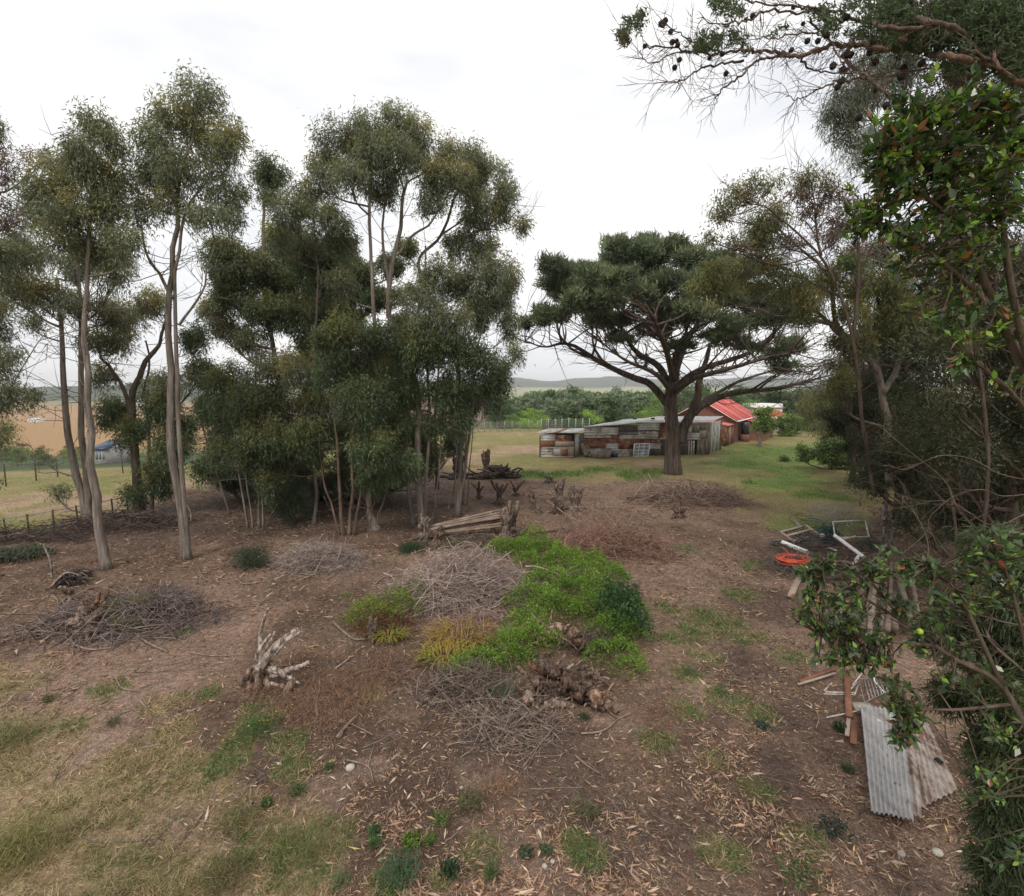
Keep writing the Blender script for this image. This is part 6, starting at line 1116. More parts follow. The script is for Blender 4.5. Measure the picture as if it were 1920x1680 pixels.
def coil(c, R_, n, mat, label, name, r_=.011, sq=.7, hh=.12, seed=0, tail=None, cat='hose', tilt=0.):
    rg = np.random.default_rng(seed); T = Tubes()
    for i in range(n):
        rr_ = R_*rg.uniform(.45, 1.1); ph = rg.random()*6; z = hh*rg.random(); a = np.linspace(0, 2*pi*rg.uniform(.75, 1.05), 26)+ph; off = rg.normal(0, R_*.16, 2); tz = rg.normal(0, .12)
        P = c+np.column_stack([np.cos(a)*rr_+off[0], np.sin(a)*rr_*sq+off[1], z+.03+tz*rr_*np.sin(a+ph)*.6+tilt*np.sin(a)*rr_+rg.normal(0, .006, 26)]); T.add(P, r_, 5, (1, 1, 1), cap=False)
    if tail is not None: T.add(smoothline(tail, 6), r_, 5, (1, 1, 1))
    return tag(T.build(name, mat), label, cat)
cO = JK(500, 870, .2); coil(cO, .46, 17, M['orange'], 'bright orange garden hose coiled at the front of the junk heap', 'orange_hose', .0105, .8, .14, 1, [cO+[-.05, 0, .1], cO+[-.12, .25, .3], cO+[-.15, .45, .35]])
coil(JK(700, 700, .2), .75, 16, M['black'], 'black irrigation pipe coil spread over the middle of the heap', 'black_hose', .011, .6, .4, 2); coil(JK(620, 500), .8, 3, M['black'], 'thin black hose loop arching behind the crate', 'black_hose', .010, .35, .5, 3, tilt=.3)
coil(JK(360, 710, .1), .42, 10, M['black'], 'small black cable tangle at the left foot of the heap', 'black_cable', .009, .7, .2, 4, cat='cable'); coil(JK(1000, 800), .9, 8, M['darkwood'], 'brown wire tangle in front of the slanting pipe', 'wire_tangle', .007, .6, .3, 5, cat='wire'); coil(JK(1180, 520), .45, 6, M['metal'], 'rusty wire coil behind the square frame', 'wire_coil', .006, .8, .35, 6, cat='wire', tilt=.6)
coil(JK(950, 900), .6, 6, M['black'], 'black pipe loops behind the broad leaves', 'black_hose', .01, .5, .2, 7)
T = Tubes(); rg = np.random.default_rng(3); c0 = JK(860, 560, .3)
for i in range(220): a = c0+rg.normal(0, [.16, .2, .14]); T.add(smoothline([a, a+rg.normal(0, .12, 3), a+rg.normal(0, .16, 3)], 2), .006, 3, (1, 1, 1), cap=False)
tag(T.build('shade_net', M['netgreen']), 'bunched dark green net in the middle of the junk heap', 'net'); 
T = Tubes(); c0 = JK(1280, 670, .25)
for i in range(60): a = c0+rg.normal(0, [.2, .15, .06]); T.add(smoothline([a, a+rg.normal(0, .12, 3), a+rg.normal(0, .16, 3)], 2), .007, 3, (1, 1, 1), cap=False)
tag(T.build('net_scrap', M['netgreen']), 'scrap of blue green net at the right of the junk heap', 'net')
c0 = JK(790, 590, .38); boxobj_ = boxobj('plastic_scrap', [(c0[0], c0[1], c0[2], .16, .10, .12, (unit((1, .4, .3)), unit((-.4, 1, 0)), unit((-.2, 0, 1.))))], M['pvc']); tag(boxobj_, 'small white plastic scrap left of the green net', 'plastic scrap')
# dark rolls of wire netting behind the heap
def netroll(x, y, r_, label, seed, n=26):
    rg = np.random.default_rng(seed); c = G(x, y)+[0, 0, r_*.85]; T = Tubes()
    for i in range(n):
        ax = unit(rg.normal(size=3)*[1, .6, 1]); b = unit(np.cross(ax, (0.1, .2, 1))); d = np.cross(ax, b); a = np.linspace(0, 2*pi, 26); rr_ = r_*rg.uniform(.75, 1.05); T.add(c+(np.cos(a)[:, None]*b+np.sin(a)[:, None]*d)*rr_*[1.25, 1, .85], .004, 3, (1, 1, 1), cap=False)
    T2 = T; return tag(T.build('wire_roll', M['metal']), label, 'wire roll')
netroll(1540, 985, .55, 'left roll of fine wire netting behind the junk heap', 1); netroll(1578, 978, .5, 'right roll of fine wire netting behind the junk heap', 2)
pile(1520, 1068, 1.2, .85, .45, 700, 'dark tangle of sticks and wire in the base of the junk heap', (.70, .64, .62), (.004, .010), (.4, 1.3), 41, name='stick_tangle', cat='sticks', curl=.3, flat=.25)
# poles laid side by side behind the broad leaved branch
labs = ['leftmost', 'second from left', 'third from left', 'fourth from left', 'fifth from left', 'middle', 'seventh from left', 'eighth from left', 'third from right', 'second from right', 'rightmost']
for i in range(11):
    a = G(1532+i*19+rng.normal(0, 5), 1228-8*(i % 3)-abs(i-5)*2+rng.normal(0, 8)); b = G(1603+i*9.5+rng.normal(0, 5), 1085+rng.normal(0, 6)); z = .10+.13*(i % 2)+.02*i
    T = Tubes(); T.add(smoothline([a+[0, 0, z], (a+b)/2+[rng.normal(0, .02), 0, z], b+[0, 0, z]], 5), np.linspace(.072, .058, 11)*rng.uniform(.7, 1.15), 12, np.array((.82, .74, .68))*rng.uniform(.6, 1.35), .03, rng)
    tag(T.build('round_pole', M['pole']), labs[i]+' of the brown poles stacked below the junk heap', 'pole', 'brown poles stacked below the junk heap')
for (a, b, w_, m_, lab) in (((1500, 1078), (1482, 1120), .16, 'palewood', 'short pale board at the left of the pole stack'), ((1520, 1112), (1538, 1130), .2, 'paleredroof', 'pinkish flat offcut on the left of the pole stack'), ((1500, 1278), (1568, 1252), .07, 'rustor', 'reddish plank pointing left above the grating'), ((1496, 1284), (1566, 1262), .05, 'palewood', 'pale thin plank under the reddish one'),
        ((1588, 1260), (1592, 1345), .10, 'rustor', 'reddish upright plank beside the grey grating'), ((1602, 1345), (1600, 1395), .09, 'rustor', 'rotten orange plank at the upper left of the sheets'), ((1592, 1340), (1588, 1380), .06, 'palewood', 'split pale plank left of the rotten orange one')):
    p = G(*a, .06); q_ = G(*b, .10); tag(beam('offcut_plank', p, q_, w_, .02, M[m_]), lab, 'plank')
def wire_frame(pts, r_, mat, label, name='metal_frame'):
    T = Tubes()
    for s_ in pts: T.add([at(1450+x/4.2, 1150+y/4.2, Y_) for x, y, Y_ in s_], r_, 6, (1, 1, 1))
    return tag(T.build(name, mat), label, 'metal frame')
Yg = 9.0
wire_frame([[(670, 515, 9.2), (928, 508, 9.2), (960, 585, 8.8), (720, 700, 8.2), (670, 515, 9.2)]]+[[(690+i*24, 512, 9.2), (735+i*24, 690-i*11, 8.3)] for i in range(1, 10)], .008, M['metal'], 'grey wire grating lying above the corrugated sheets', 'wire_grating')
wire_frame([[(400, 610, 8.8), (460, 545, 9.1)], [(395, 635, 8.7), (640, 640, 8.7), (670, 560, 9.0)], [(410, 620, 8.7), (640, 625, 8.72)], [(620, 570, 9.0), (715, 450, 9.4)], [(580, 625, 8.75), (665, 540, 9.1)]], .012, M['grime'], 'bent pale metal chair frame left of the grating', 'chair_frame')
wire_frame([[(420, 820, 7.9), (590, 785, 8.05), (745, 748, 8.2)]], .011, M['grime'], 'pale rod pointing left above the sheets', 'metal_rod')
wire_frame([[(665, 728, 8.2), (760, 795, 7.95), (860, 862, 7.7)]], .012, M['pvc'], 'white rod crossing the top of the left sheet', 'metal_rod')
wire_frame([[(765, 400, 9.6), (800, 540, 9.0), (885, 635, 8.6)]], .014, M['pvc'], 'white stick above the broad leaf cluster', 'white_stick')
p = at(1450+640/4.2, 1150+700/4.2, 8.4); ux = unit(at(1450+690/4.2, 1150+800/4.2, 7.9)-p); tag(boxobj('concrete_block', [(p[0]+.05, p[1]-.15, p[2]-.02, .30, .22, .10, (unit((1, -.1, 0)), unit((.1, 1, 0)), (0, 0, 1.)))], M['stone']), 'pale concrete slab at the upper end of the left sheet', 'concrete slab')
# the three corrugated sheets
def sheet(c0, c1, c2, c3, n, mat, label, z0, amp=.018, thick=.002, rag=0.):
    """corners: top-left, top-right, bottom-right, bottom-left on the ground, ridges run top to bottom"""
    a, b, c_, d_ = [np.asarray(q, float) for q in (c0, c1, c2, c3)]; m = n*8+1; u_ = np.linspace(0, 1, m); rows = 12; V = []
    for j in range(rows+1):
        v_ = j/rows; lo = a*(1-v_)+d_*v_; hi = b*(1-v_)+c_*v_; P = lo*(1-u_[:, None])+hi*u_[:, None]
        if j == rows: P = P+(unit(d_-a)*1.)[None]*(rag*np.round(vnoise(u_*n*.5, u_*0, 3)*3)/3)[:, None]
        P[:, 2] += amp*np.sin(u_*n*2*pi)+z0+.015*np.sin(v_*5+u_*4); V.append(P)
    V = np.concatenate(V); Vb = V-[0, 0, .004]; i_ = np.arange(rows)[:, None]*m; j_ = np.arange(m-1)[None, :]; f = np.stack([i_+j_, i_+m+j_, i_+m+j_+1, i_+j_+1], -1).reshape(-1, 4)
    return tag(mesh_np('corrugated_sheet', np.concatenate([V, Vb]), [np.concatenate([f, f[:, ::-1]+len(V)])], M[mat], None, True), label, 'metal sheet')
def sheetmat(name, c_, rot=-8):
    m, t_, b, o = mat_new(name); l = t_.links.new; tcn = N(t_, 'ShaderNodeTexCoord'); n1 = N(t_, 'ShaderNodeTexNoise'); n1.inputs['Scale'].default_value = 2.2; n1.inputs['Detail'].default_value = 9; n1.inputs['Roughness'].default_value = .65
    mpn = N(t_, 'ShaderNodeMapping'); mpn.inputs['Scale'].default_value = (4, .8, 4); mpn.inputs['Rotation'].default_value = (0, 0, R(rot)); rp_ = N(t_, 'ShaderNodeValToRGB'); e = rp_.color_ramp.elements; e[0].position = .30; e[1].position = .66; e[0].color = (*c_[0], 1); e[1].color = (*c_[-1], 1)
    for i, c in enumerate(c_[1:-1]): x = e.new(.30+.36*(i+1)/(len(c_)-1)); x.color = (*c, 1)
    n2 = N(t_, 'ShaderNodeTexNoise'); n2.inputs['Scale'].default_value = 5; n2.inputs['Detail'].default_value = 9; r2 = N(t_, 'ShaderNodeMapRange'); r2.inputs[1].default_value = .66; r2.inputs[2].default_value = .74; mx_ = N(t_, 'ShaderNodeMixRGB'); mx_.inputs[2].default_value = (.17, .075, .045, 1)
    l(tcn.outputs['Object'], mpn.inputs[0]); l(mpn.outputs[0], n1.inputs['Vector']); l(n1.outputs['Fac'], rp_.inputs[0]); l(tcn.outputs['Object'], n2.inputs['Vector']); l(n2.outputs['Fac'], r2.inputs[0]); l(r2.outputs[0], mx_.inputs[0]); l(rp_.outputs[0], mx_.inputs[1]); l(mx_.outputs[0], b.inputs['Base Color'])
    b.inputs['Roughness'].default_value = .55; b.inputs['Metallic'].default_value = .25; return m
M['sheetA'] = sheetmat('streaked_grey_sheet', [(.22, .17, .145), (.33, .31, .30), (.41, .405, .40), (.50, .47, .44)]); M['sheetB'] = sheetmat('brown_stained_sheet', [(.10, .065, .045), (.24, .16, .12), (.40, .35, .31), (.52, .49, .46)], -26)
sheet(G(1680, 1340), G(1738, 1355), G(1795, 1492), G(1705, 1532), 9, 'sheetB', 'brown stained corrugated sheet, the right hand one with rounded end', .075, .016, rag=0)
sheet(G(1640, 1350), G(1712, 1352), G(1728, 1545), G(1690, 1538), 4, 'sheetB', 'narrow corrugated sheet wedged between the two wider ones', .11, .015)
sheet(G(1612, 1340), G(1690, 1348), G(1712, 1556), G(1632, 1536), 9, 'sheetA', 'grey corrugated sheet lying lowest and farthest left', .15, .018, rag=.03)
p = G(1760, 1427, .11); tag(boxobj('dark_stone', [(p[0], p[1], p[2], .06, .09, .03, (unit((1, .2, 0)), unit((-.2, 1, 0)), (0, 0, 1.)))], M['dark']), 'small dark lump lying on the brown stained sheet', 'lump')
# ------------------------------------------------------------------ foreground growth on the right
def oval_mesh(seed, L_=1., W_=.5):
    rg = np.random.default_rng(seed); t_ = np.array([0, .2, .45, .72, 1.]); w_ = np.array([0.02, .34, .5, .38, .02])*W_; cup = -.10*(t_-.4)**2; V = []
    for a, b, c in zip(t_, w_, cup): V += [(a*L_, -b, c+.06*b*2), (a*L_, 0, c-.02), (a*L_, b, c+.06*b*2)]
    F = [[3*i+k, 3*i+k+1, 3*i+k+4, 3*i+k+3] for i in range(4) for k in (0, 1)]; return np.array(V), np.array(F)
def leaf_variant(name, c, seed):
    V, F = oval_mesh(seed, 1., .46); return mesh_np(name, V, [F], M['waxleaf'], np.tile(c, (len(V), 1)), True, None, obj=False)
LV = [leaf_variant('leaf_mesh', c, i) for i, c in enumerate([(.055, .105, .03), (.08, .15, .035), (.18, .30, .05), (.30, .38, .07), (.065, .09, .045), (.04, .07, .028), (.24, .10, .045), (.12, .13, .075), (.15, .085, .05)])]
LC = [(.05, .12, .03), (.075, .17, .035), (.14, .27, .05), (.035, .08, .03), (.055, .095, .045), (.22, .10, .05)]
def broad_shrub(label, base, Yb, limbs, clusters, seed, big=280, size=(.055, .085), stuffn=1., name='broad_leaved_shrub', young=.3, group=None):
    rg = np.random.default_rng(seed); b = np.array([*base, float(gz(*base))]); root = thing(name, label, 'shrub', tuple(b)); T = Tubes(); LP_ = []
    for pts, r0, r1 in limbs:
        P = smoothline([np.array(p) if len(p) == 4 else at(*p) for p in pts], 6) if not isinstance(pts[0], str) else None; T.add(P, np.linspace(r0, r1, len(P)), 7, (.55, .48, .42), .08, rg); LP_.append(P)
    AP = np.concatenate(LP_); tw = []
    for (x, y, r_, n, Yc) in clusters:
        for _ in range(int(n*(1.8 if seed == 102 else 1.15))):
            c = at(x+rg.normal(0, r_*.5), y+rg.normal(0, r_*.42), Yc+rg.normal(0, r_/FPX*Yc*.6)); k = int(np.argmin(np.linalg.norm(AP-c, axis=1)+rg.random()*.1)); a = AP[k]; m_ = (a+c)/2+rg.normal(0, .03, 3)+[0, 0, .03]; Q = smoothline([a, m_, c], 3); T.add(Q, np.linspace(.007, .003, len(Q)), 4, (.5, .45, .35), cap=False)
            tw.append((c, unit(c-m_+[0, 0, .03]), rg.random()))
    tag(T.build('branches', M['gum'], root), kind='stuff')
    lv = []
    for c, d, yv in tw:
        nl = rg.integers(6, 11)
        for i in range(nl):
            s_ = rg.normal(0, .6, 3); ax = unit(d*.7+s_+[0, 0, .15]); p = c-d*rg.random()*.09+rg.normal(0, .008, 3); u_ = rg.random()
            kk = 2 if u_ < young*(yv > .45) else (3 if u_ < young*1.35*(yv > .6) else rg.choice([0, 1, 4, 5, 7, 8], p=[.24, .2, .2, .2, .1, .06])); kk = 6 if rg.random() < .035 else kk; lv.append((p, ax, rg.uniform(*size)*(.8 if kk in (2, 3) else 1), kk))
    order = sorted(range(len(lv)), key=lambda i: (lv[i][0][1]))[:]; rg.shuffle(order) if False else None
    inview = [i for i in order if True][:big]; rest = [i for i in order if i not in set(inview)]
    bi = np.array(b)
    for i in inview:
        p, ax, ln, kk = lv[i]; x = unit(ax); y = unit(np.cross(rg.normal(0, .5, 3)+[0, 0, 1.], x)); z = np.cross(x, y); o = bpy.data.objects.new('leaf', LV[kk]); o.parent = root; C.objects.link(o)
        o.matrix_local = Matrix(((x[0]*ln, y[0]*ln, z[0]*ln, p[0]-bi[0]), (x[1]*ln, y[1]*ln, z[1]*ln, p[1]-bi[1]), (x[2]*ln, y[2]*ln, z[2]*ln, p[2]-bi[2]), (0, 0, 0, 1)))
    if rest:
        V = []; F = []; Cc = []; V0 = np.array([(0, 0, 0), (.4, -.24, .03), (.4, .24, .03), (1., 0, -.03)]); F0 = np.array([[0, 1, 3, 2]]); cm = {k: LV[k].color_attributes['tint'].data[0].color[:3] for k in range(9)}
        Cc = []; Vs = []; Fs = []
        for q, i in enumerate(rest):
            p, ax, ln, kk = lv[i]; x = unit(ax); y = unit(np.cross(rg.normal(0, .5, 3)+[0, 0, 1.], x)); z = np.cross(x, y); Vs.append(p+(V0[:, :1]*x+V0[:, 1:2]*y+V0[:, 2:]*z)*ln); Fs.append(F0+4*q); Cc.append(np.tile(cm[kk], (4, 1))*rg.uniform(.75, 1.2))
        tag(mesh_np('leaf_mass', np.concatenate(Vs), [np.concatenate(Fs)], M['waxleaf'], np.concatenate(Cc), True, root), kind='stuff')
    return root
Y1 = 3.6
g = at(2080, 1400, 4.6)
broad_shrub('tall broad leaved shrub with glossy bright leaves filling the upper right', (4.6, 3.9), Y1,
  [([(2150, 1900, 3.9), (2080, 1200, 4.0), (1960, 800, 3.9), (1860, 560, 3.8), (1780, 380, 3.7), (1730, 240, 3.6)], .05, .012), ([(1960, 800, 3.9), (1900, 560, 3.7), (1880, 380, 3.6), (1900, 220, 3.6)], .03, .01), ([(1880, 600, 3.8), (1800, 520, 3.6), (1700, 440, 3.6), (1630, 410, 3.6)], .02, .008), ([(1990, 860, 3.9), (1900, 740, 3.6), (1830, 680, 3.5)], .02, .008), ([(1800, 420, 3.7), (1700, 340, 3.6), (1660, 290, 3.6)], .015, .007)],
  [(1720, 250, 60, 34, 3.6), (1670, 280, 50, 26, 3.6), (1690, 220, 44, 20, 3.6), (1780, 200, 60, 30, 3.6), (1840, 200, 50, 26, 3.6), (1900, 210, 50, 24, 3.6), (1900, 280, 60, 34, 3.5), (1760, 330, 70, 40, 3.7), (1690, 350, 50, 26, 3.6), (1850, 330, 60, 30, 3.7), (1900, 380, 50, 26, 3.6), (1640, 400, 42, 20, 3.6), (1620, 430, 34, 14, 3.6), (1700, 430, 50, 22, 3.7), (1790, 420, 60, 26, 3.6), (1870, 440, 60, 24, 3.7), (1740, 490, 50, 16, 3.8), (1800, 540, 50, 10, 3.8), (1790, 620, 40, 14, 3.6), (1800, 690, 30, 10, 3.6), (1890, 560, 60, 20, 3.8), (1900, 720, 40, 12, 3.7), (1700, 480, 60, 16, 3.9), (1840, 480, 60, 26, 3.9), (1760, 560, 60, 14, 3.9), (1860, 640, 60, 18, 3.9), (1700, 300, 50, 26, 3.8), (1800, 280, 60, 26, 3.8), (1880, 250, 50, 22, 3.7), (1780, 380, 70, 30, 3.9), (1660, 350, 40, 14, 3.7), (1745, 200, 30, 12, 3.6), (1660, 330, 34, 14, 3.6)], 101, 290, (.055, .092), young=.5)
broad_shrub('broad leaved branches reaching left over the pole stack', (4.3, 3.2), 3.6,
  [([(2080, 1750, 3.2), (1960, 1450, 3.4), (1880, 1290, 3.5), (1780, 1230, 3.5), (1700, 1170, 3.6), (1600, 1110, 3.7)], .03, .008), ([(1880, 1290, 3.5), (1800, 1120, 3.5), (1740, 1060, 3.5)], .018, .007), ([(1750, 1210, 3.5), (1640, 1200, 3.6), (1540, 1190, 3.7)], .014, .006), ([(1700, 1170, 3.6), (1600, 1060, 3.7), (1540, 1060, 3.7)], .012, .005), ([(1900, 1320, 3.5), (1800, 1330, 3.4), (1700, 1330, 3.4)], .014, .006), ([(1960, 1450, 3.4), (1920, 1200, 3.4), (1880, 1050, 3.4)], .018, .007)],
  [(1510, 1080, 26, 9, 3.7), (1545, 1065, 22, 8, 3.7), (1520, 1125, 26, 8, 3.7), (1500, 1150, 18, 5, 3.7), (1590, 1100, 34, 8, 3.7), (1640, 1060, 34, 10, 3.7), (1690, 1060, 34, 11, 3.6), (1560, 1180, 36, 12, 3.7), (1620, 1200, 40, 12, 3.6), (1570, 1230, 36, 12, 3.7), (1620, 1240, 34, 10, 3.6), (1690, 1130, 36, 10, 3.6), (1740, 1080, 40, 12, 3.5), (1760, 1150, 46, 14, 3.6), (1830, 1060, 46, 16, 3.5), (1880, 1030, 44, 16, 3.4), (1860, 1100, 50, 16, 3.5), (1680, 1320, 34, 14, 3.4), (1710, 1360, 26, 10, 3.4), (1690, 1390, 20, 8, 3.4), (1800, 1220, 40, 8, 3.6), (1720, 1200, 34, 8, 3.6), (1780, 1270, 20, 4, 3.4), (1600, 1160, 30, 7, 3.6), (1840, 1280, 50, 8, 3.6), (1880, 1380, 50, 8, 3.5), (1850, 1470, 40, 6, 3.4), (1880, 1600, 40, 6, 3.4), (1660, 1260, 36, 8, 3.6), (1560, 1140, 34, 8, 3.7)], 102, 290, (.05, .08), young=.22)
p = at(1725, 1184, 3.5); V = []; k = 12; n = 8; th = np.linspace(0, pi, n); Q = np.array([[sin(a)*cos(b), sin(a)*sin(b), cos(a)] for a in th for b in np.arange(k)*2*pi/k])*.022+p
i_ = np.arange(n-1)[:, None]*k; j_ = np.arange(k)[None, :]; f = np.stack([i_+j_, i_+k+j_, i_+k+(j_+1) % k, i_+(j_+1) % k], -1).reshape(-1, 4); tag(mesh_np('round_fruit', Q, [f], M['fruit'], None, True), 'single lime green round fruit hanging in the dark branches', 'fruit')
# narrow leaved dark growth low on the right, and bare twigs
make_tree('weeping_shrub', 'dark narrow leaved shrub filling the lower right corner', 'shrub', (2060, 1900), 3.7,
  [[[(2080, 2000), (2040, 1700), (1960, 1450), (1900, 1250)], .04, .015], [[(2060, 1900), (1980, 1700), (1900, 1600), (1860, 1560)], .03, .01]],
  [(1900, 1160, 60, 60, .4), (1840, 1180, 50, 50, .5), (1900, 1340, 60, 60, 0), (1862, 1400, 40, 50, .2), (1890, 1460, 60, 60, 0), (1872, 1540, 40, 50, 0), (1900, 1580, 60, 60, -.1), (1890, 1650, 50, 50, 0), (1930, 1680, 60, 50, 0), (1865, 1320, 40, 36, .4), (1780, 1300, 30, 30, .4), (1780, 1180, 40, 40, .6), (1870, 1040, 50, 50, .8), (1930, 1100, 50, 60, .4), (1850, 1620, 26, 34, 0), (1950, 1250, 50, 60, .2), (1860, 1240, 50, 30, .7), (1850, 1700, 34, 30, 0)], 'weep', None, 111, lf=1.5, tuft=.10, barktint=(.7, .6, .5))
M_ = M
def twigset(paths, label, tint, seed, Y0, sub=10, rad=.008, name='bare_branches'):
    rg = np.random.default_rng(seed); T = Tubes()
    for pts in paths:
        P = smoothline([at(x, y, Y0+(rg.normal(0, .15))) for x, y in pts], 6); T.add(P, np.linspace(rad, rad*.4, len(P)), 5, np.array(tint), .05, rg)
        for _ in range(sub):
            i = rg.integers(2, len(P)-1); d = unit(P[i]-P[i-1]); d = unit(d+rg.normal(0, .45, 3)); ln = rg.uniform(.15, .5)*Y0/4; e = P[i]+d*ln; T.add(smoothline([P[i], (P[i]+e)/2+rg.normal(0, .05*ln, 3), e], 3), np.linspace(rad*.5, rad*.15, 7), 3, np.array(tint)*rg.uniform(.7, 1.1), cap=False)
    return tag(T.build(name, M['twig']), label, 'branches', None, 'stuff')
twigset([[(2060, 1320), (1920, 1290), (1830, 1280), (1780, 1250), (1720, 1190), (1650, 1150)], [(2000, 1260), (1900, 1260), (1800, 1230), (1730, 1205)], [(2000, 1200), (1900, 1230), (1820, 1230), (1750, 1215)], [(1980, 1310), (1870, 1330), (1800, 1300), (1700, 1290)], [(2000, 1180), (1900, 1170), (1820, 1150), (1760, 1150)], [(1960, 1450), (1860, 1470), (1790, 1420), (1770, 1370)], [(1990, 1300), (1900, 1240), (1860, 1200), (1790, 1170)]], 'bare grey twigs sweeping in from the right edge', (.55, .48, .44), 5, 4.0, 12, .009)
twigset([[(1940, 925), (1880, 930), (1840, 918), (1790, 930), (1745, 968), (1735, 1000), (1690, 1040)], [(1960, 905), (1880, 890), (1820, 860), (1760, 855), (1700, 880), (1665, 870)], [(1850, 1010), (1800, 960), (1770, 900), (1710, 850), (1650, 800)], [(1930, 960), (1860, 985), (1780, 940), (1700, 950)], [(1740, 1080), (1738, 1010), (1705, 950), (1668, 930)]], 'thin pale branches in front of the dark hedge foot', (.62, .54, .48), 6, 9., 14, .010)
# cone bearing limb overhead
hk = thing('cone_bearing_tree', 'overhanging tree limb with round dark cones at the upper right', 'tree', (8.4, 5.2, float(gz(8.4, 5.2))))
Z4 = lambda x, y: (1130+x/2.43, y/2.43)
rg = np.random.default_rng(8); T = Tubes(); LN = []
limbs = [([(2300, 420), (2000, 330), (1800, 290), (1620, 265), (1500, 245), (1400, 225), (1300, 225), (1180, 205), (1080, 203), (1000, 218), (940, 245), (870, 256), (800, 240), (720, 236), (660, 226), (560, 240), (430, 242), (330, 215), (200, 210)], .030, .006), ([(870, 256), (760, 262), (680, 290), (610, 360), (540, 410), (510, 450)], .014, .004), ([(640, 280), (540, 290), (430, 320), (350, 370), (270, 375)], .012, .003), ([(560, 240), (420, 200), (350, 150), (290, 120)], .008, .003), ([(430, 242), (330, 240), (220, 290), (170, 240)], .007, .002),
 ([(2200, 200), (1900, 150), (1600, 120), (1350, 130), (1180, 90), (1060, 50), (960, 40), (860, 25), (700, 10), (600, -20)], .022, .005), ([(2100, 350), (1900, 240), (1700, 160), (1500, 100), (1400, 60), (1300, -10)], .028, .018), ([(960, 40), (900, 60), (760, 45), (680, 85), (600, 100), (540, 110), (430, 90)], .012, .003), ([(1130, 205), (1100, 260), (1180, 330), (1300, 440), (1400, 560)], .02, .008), ([(940, 90), (1000, 150), (1060, 220), (1090, 290), (1120, 320)], .01, .004), ([(1300, 440), (1200, 360), (1090, 370), (1000, 400), (900, 450), (830, 440)], .012, .003), ([(900, 270), (960, 320), (1080, 330), (1180, 330)], .01, .004),
 ([(2200, 500), (2000, 380), (1800, 300), (1700, 240), (1560, 180), (1400, 150)], .024, .006), ([(2300, 620), (2050, 480), (1900, 380), (1800, 300), (1760, 200)], .03, .01), ([(1640, 300), (1500, 310), (1300, 340), (1200, 350)], .012, .004), ([(1080, 130), (1000, 140), (900, 160), (780, 170), (660, 180)], .009, .003), ([(2100, 60), (1800, 40), (1650, 0), (1500, -30)], .02, .01)]
for pts, r0, r1 in limbs:
    P = smoothline([at(*Z4(x, y), 5.0+.5*sin(i*1.7)*(.3 if i > 3 else 1)) for i, (x, y) in enumerate(pts)], 6); P = P+rg.normal(0, .008, P.shape); T.add(P, np.linspace(r0, r1, len(P)), 8, (.80, .58, .47) if r0 == .030 else (.6, .5, .46), .06, rg); LN.append((P, None))
    for _ in range(int(len(P)*.9)):
        i = rg.integers(len(P)//3, len(P)-1); d = unit(P[i+1]-P[i]); d = unit(d*1.0+rg.normal(0, .55, 3)); ln = rg.uniform(.12, .42); e = P[i]+d*ln; Q = smoothline([P[i], (P[i]+e)/2+rg.normal(0, .12*ln, 3), e], 3); T.add(Q, np.linspace(.0035, .0012, 7), 3, np.array((.7, .6, .55))*rg.uniform(.7, 1.1), cap=False)
        for _2 in range(2): j = rg.integers(2, 6); e2 = Q[j]+unit(d+rg.normal(0, .5, 3))*ln*.5; T.add(np.array([Q[j], (Q[j]+e2)/2+rg.normal(0, .01, 3), e2]), [.0022, .0016, .0008], 3, (.6, .52, .48), cap=False)
tb = np.array([8.4, 5.2, 0]); T.add(smoothline([tb, tb+[-.2, 0, 4], tb+[-.8, 0, 7.5], at(*Z4(2300, 420), 5.0)], 5), np.linspace(.16, .06, 16), 12, (.8, .7, .6), .05, rg)
T.build('limb', M['gum'], hk)
cm = None; k = 8; n = 6; th = np.linspace(0, pi, n); Qc = np.array([[sin(a)*cos(b)*(1+.18*((i+j) % 2)), sin(a)*sin(b)*(1+.18*((i+j) % 2)), cos(a)*1.05] for i, a in enumerate(th) for j, b in enumerate(np.arange(k)*2*pi/k)])
i_ = np.arange(n-1)[:, None]*k; j_ = np.arange(k)[None, :]; fc_ = np.stack([i_+j_, i_+k+j_, i_+k+(j_+1) % k, i_+(j_+1) % k], -1).reshape(-1, 4)
cm = mesh_np('cone', Qc, [fc_], M['cone'], None, False, None, obj=False)
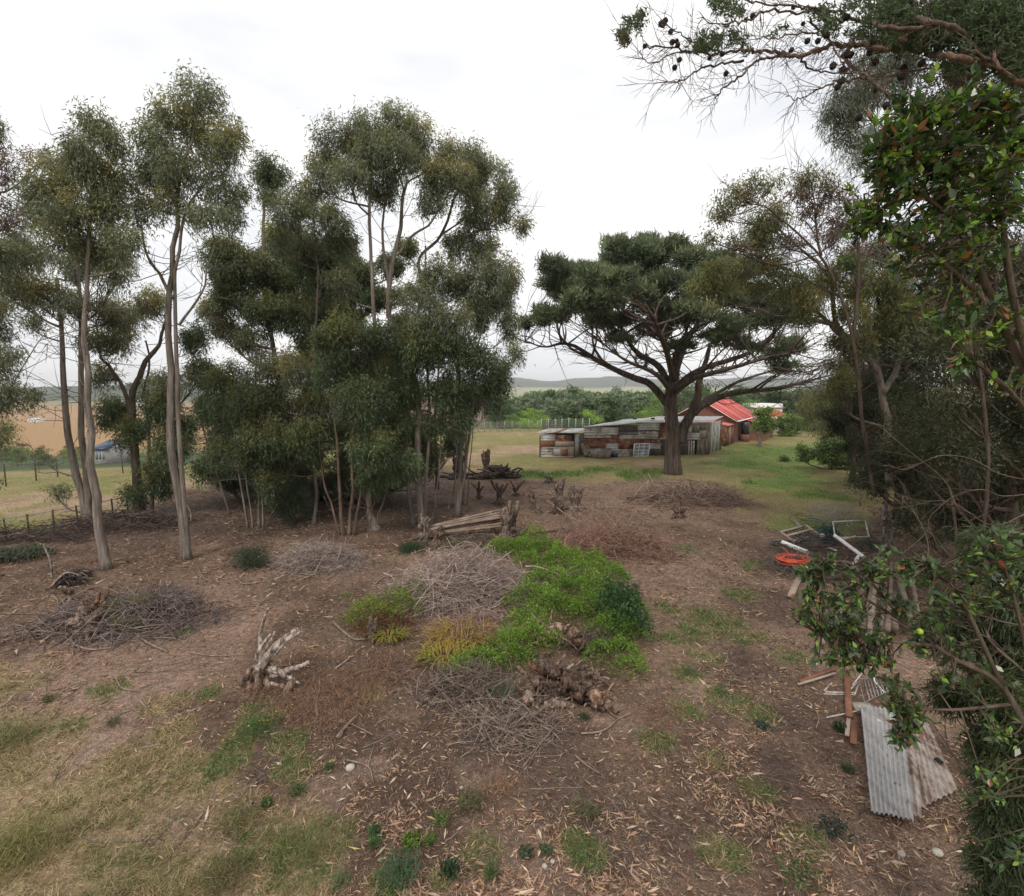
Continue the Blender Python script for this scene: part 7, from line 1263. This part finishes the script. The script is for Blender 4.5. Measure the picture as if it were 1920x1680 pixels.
for (x, y) in ((275, 112), (285, 95), (266, 108), (310, 145), (337, 187), (342, 206), (318, 192), (192, 210), (350, 272), (328, 308), (487, 265), (562, 335), (545, 248), (683, 72), (652, 90), (913, 108), (868, 33), (965, 52), (933, 187), (981, 187), (860, 228), (1050, 300), (1097, 317), (1092, 318), (1114, 78), (1113, 250), (1130, 250), (1215, 241), (1088, 370), (1070, 398), (1092, 368), (1240, 410), (1290, 480), (1300, 492), (1165, 540), (1172, 532), (1468, 40), (1493, 38), (1530, 47), (1500, 75), (1422, 17), (1405, 5), (1460, 5), (1350, 262), (1370, 310), (1453, 290), (1360, 350), (1240, 285), (1230, 195), (1090, 90), (1020, 160), (1520, 230)):
    p = at(*Z4(x, y), 5.0+rg.normal(0, .06)); o = bpy.data.objects.new('cone', cm); o.parent = hk; o.location = Vector(p)-hk.location; s_ = rg.uniform(.018, .026)*(1.25 if x > 1000 else 1); o.scale = (s_, s_, s_); o.rotation_euler = (rg.random()*3, rg.random()*3, 0); C.objects.link(o)
Lf = Leaves(tri=True)
def lc(x, y, r_, n, colr, L_=(.04, .065), W_=(.008, .013)):
    P = np.array([at(*Z4(x+rg.normal(0, r_*.5), y+rg.normal(0, r_*.42)), 5.0+rg.normal(0, .12)) for _ in range(int(n*(2.2 if x > 1300 else 1))//8+1)]); P = np.repeat(P, 8, 0)+rg.normal(0, .015, (len(P)*8, 3)); ax = rg.normal(0, .6, P.shape)+[-.5, 0, .35]; Lf.add(P, ax, rg.uniform(*L_, len(P)), rg.uniform(*W_, len(P))*1.25, np.array(colr)*rg.uniform(.6, 1.35, (len(P), 1)))
G1 = (.085, .115, .055)
for a in ((150, 110, 50, 300), (185, 70, 26, 90), (90, 160, 34, 150), (105, 190, 26, 80), (470, 190, 62, 380), (440, 215, 30, 120), (600, 165, 40, 160), (640, 190, 24, 60), (530, 190, 40, 140), (560, 25, 60, 320), (620, 60, 30, 100), (510, 5, 30, 100), (830, 130, 20, 30), (780, 155, 20, 30), (660, 240, 20, 40), (1040, 120, 70, 300), (1000, 60, 60, 260), (1180, 150, 70, 300), (1250, 60, 90, 560), (1340, 30, 90, 600), (1330, 190, 80, 380), (1430, 120, 90, 600), (1420, 200, 60, 260), (1540, 60, 90, 800), (1560, 160, 90, 800), (1650, 60, 90, 1100), (1700, 140, 100, 1300), (1800, 60, 100, 1700), (1860, 140, 110, 1900), (1780, 220, 90, 1200), (1880, 240, 90, 1400), (1700, 280, 80, 600), (1600, 300, 80, 350), (1880, 330, 70, 800), (1900, 20, 60, 900), (1960, 120, 90, 1200), (1150, 30, 70, 260)): lc(*a, G1)
lc(90, 175, 24, 60, (.16, .09, .07)); lc(1380, 160, 60, 160, (.20, .12, .08)); lc(1650, 380, 80, 260, (.16, .11, .09))
Lf.build('crown', M['leaf'], hk, rg)
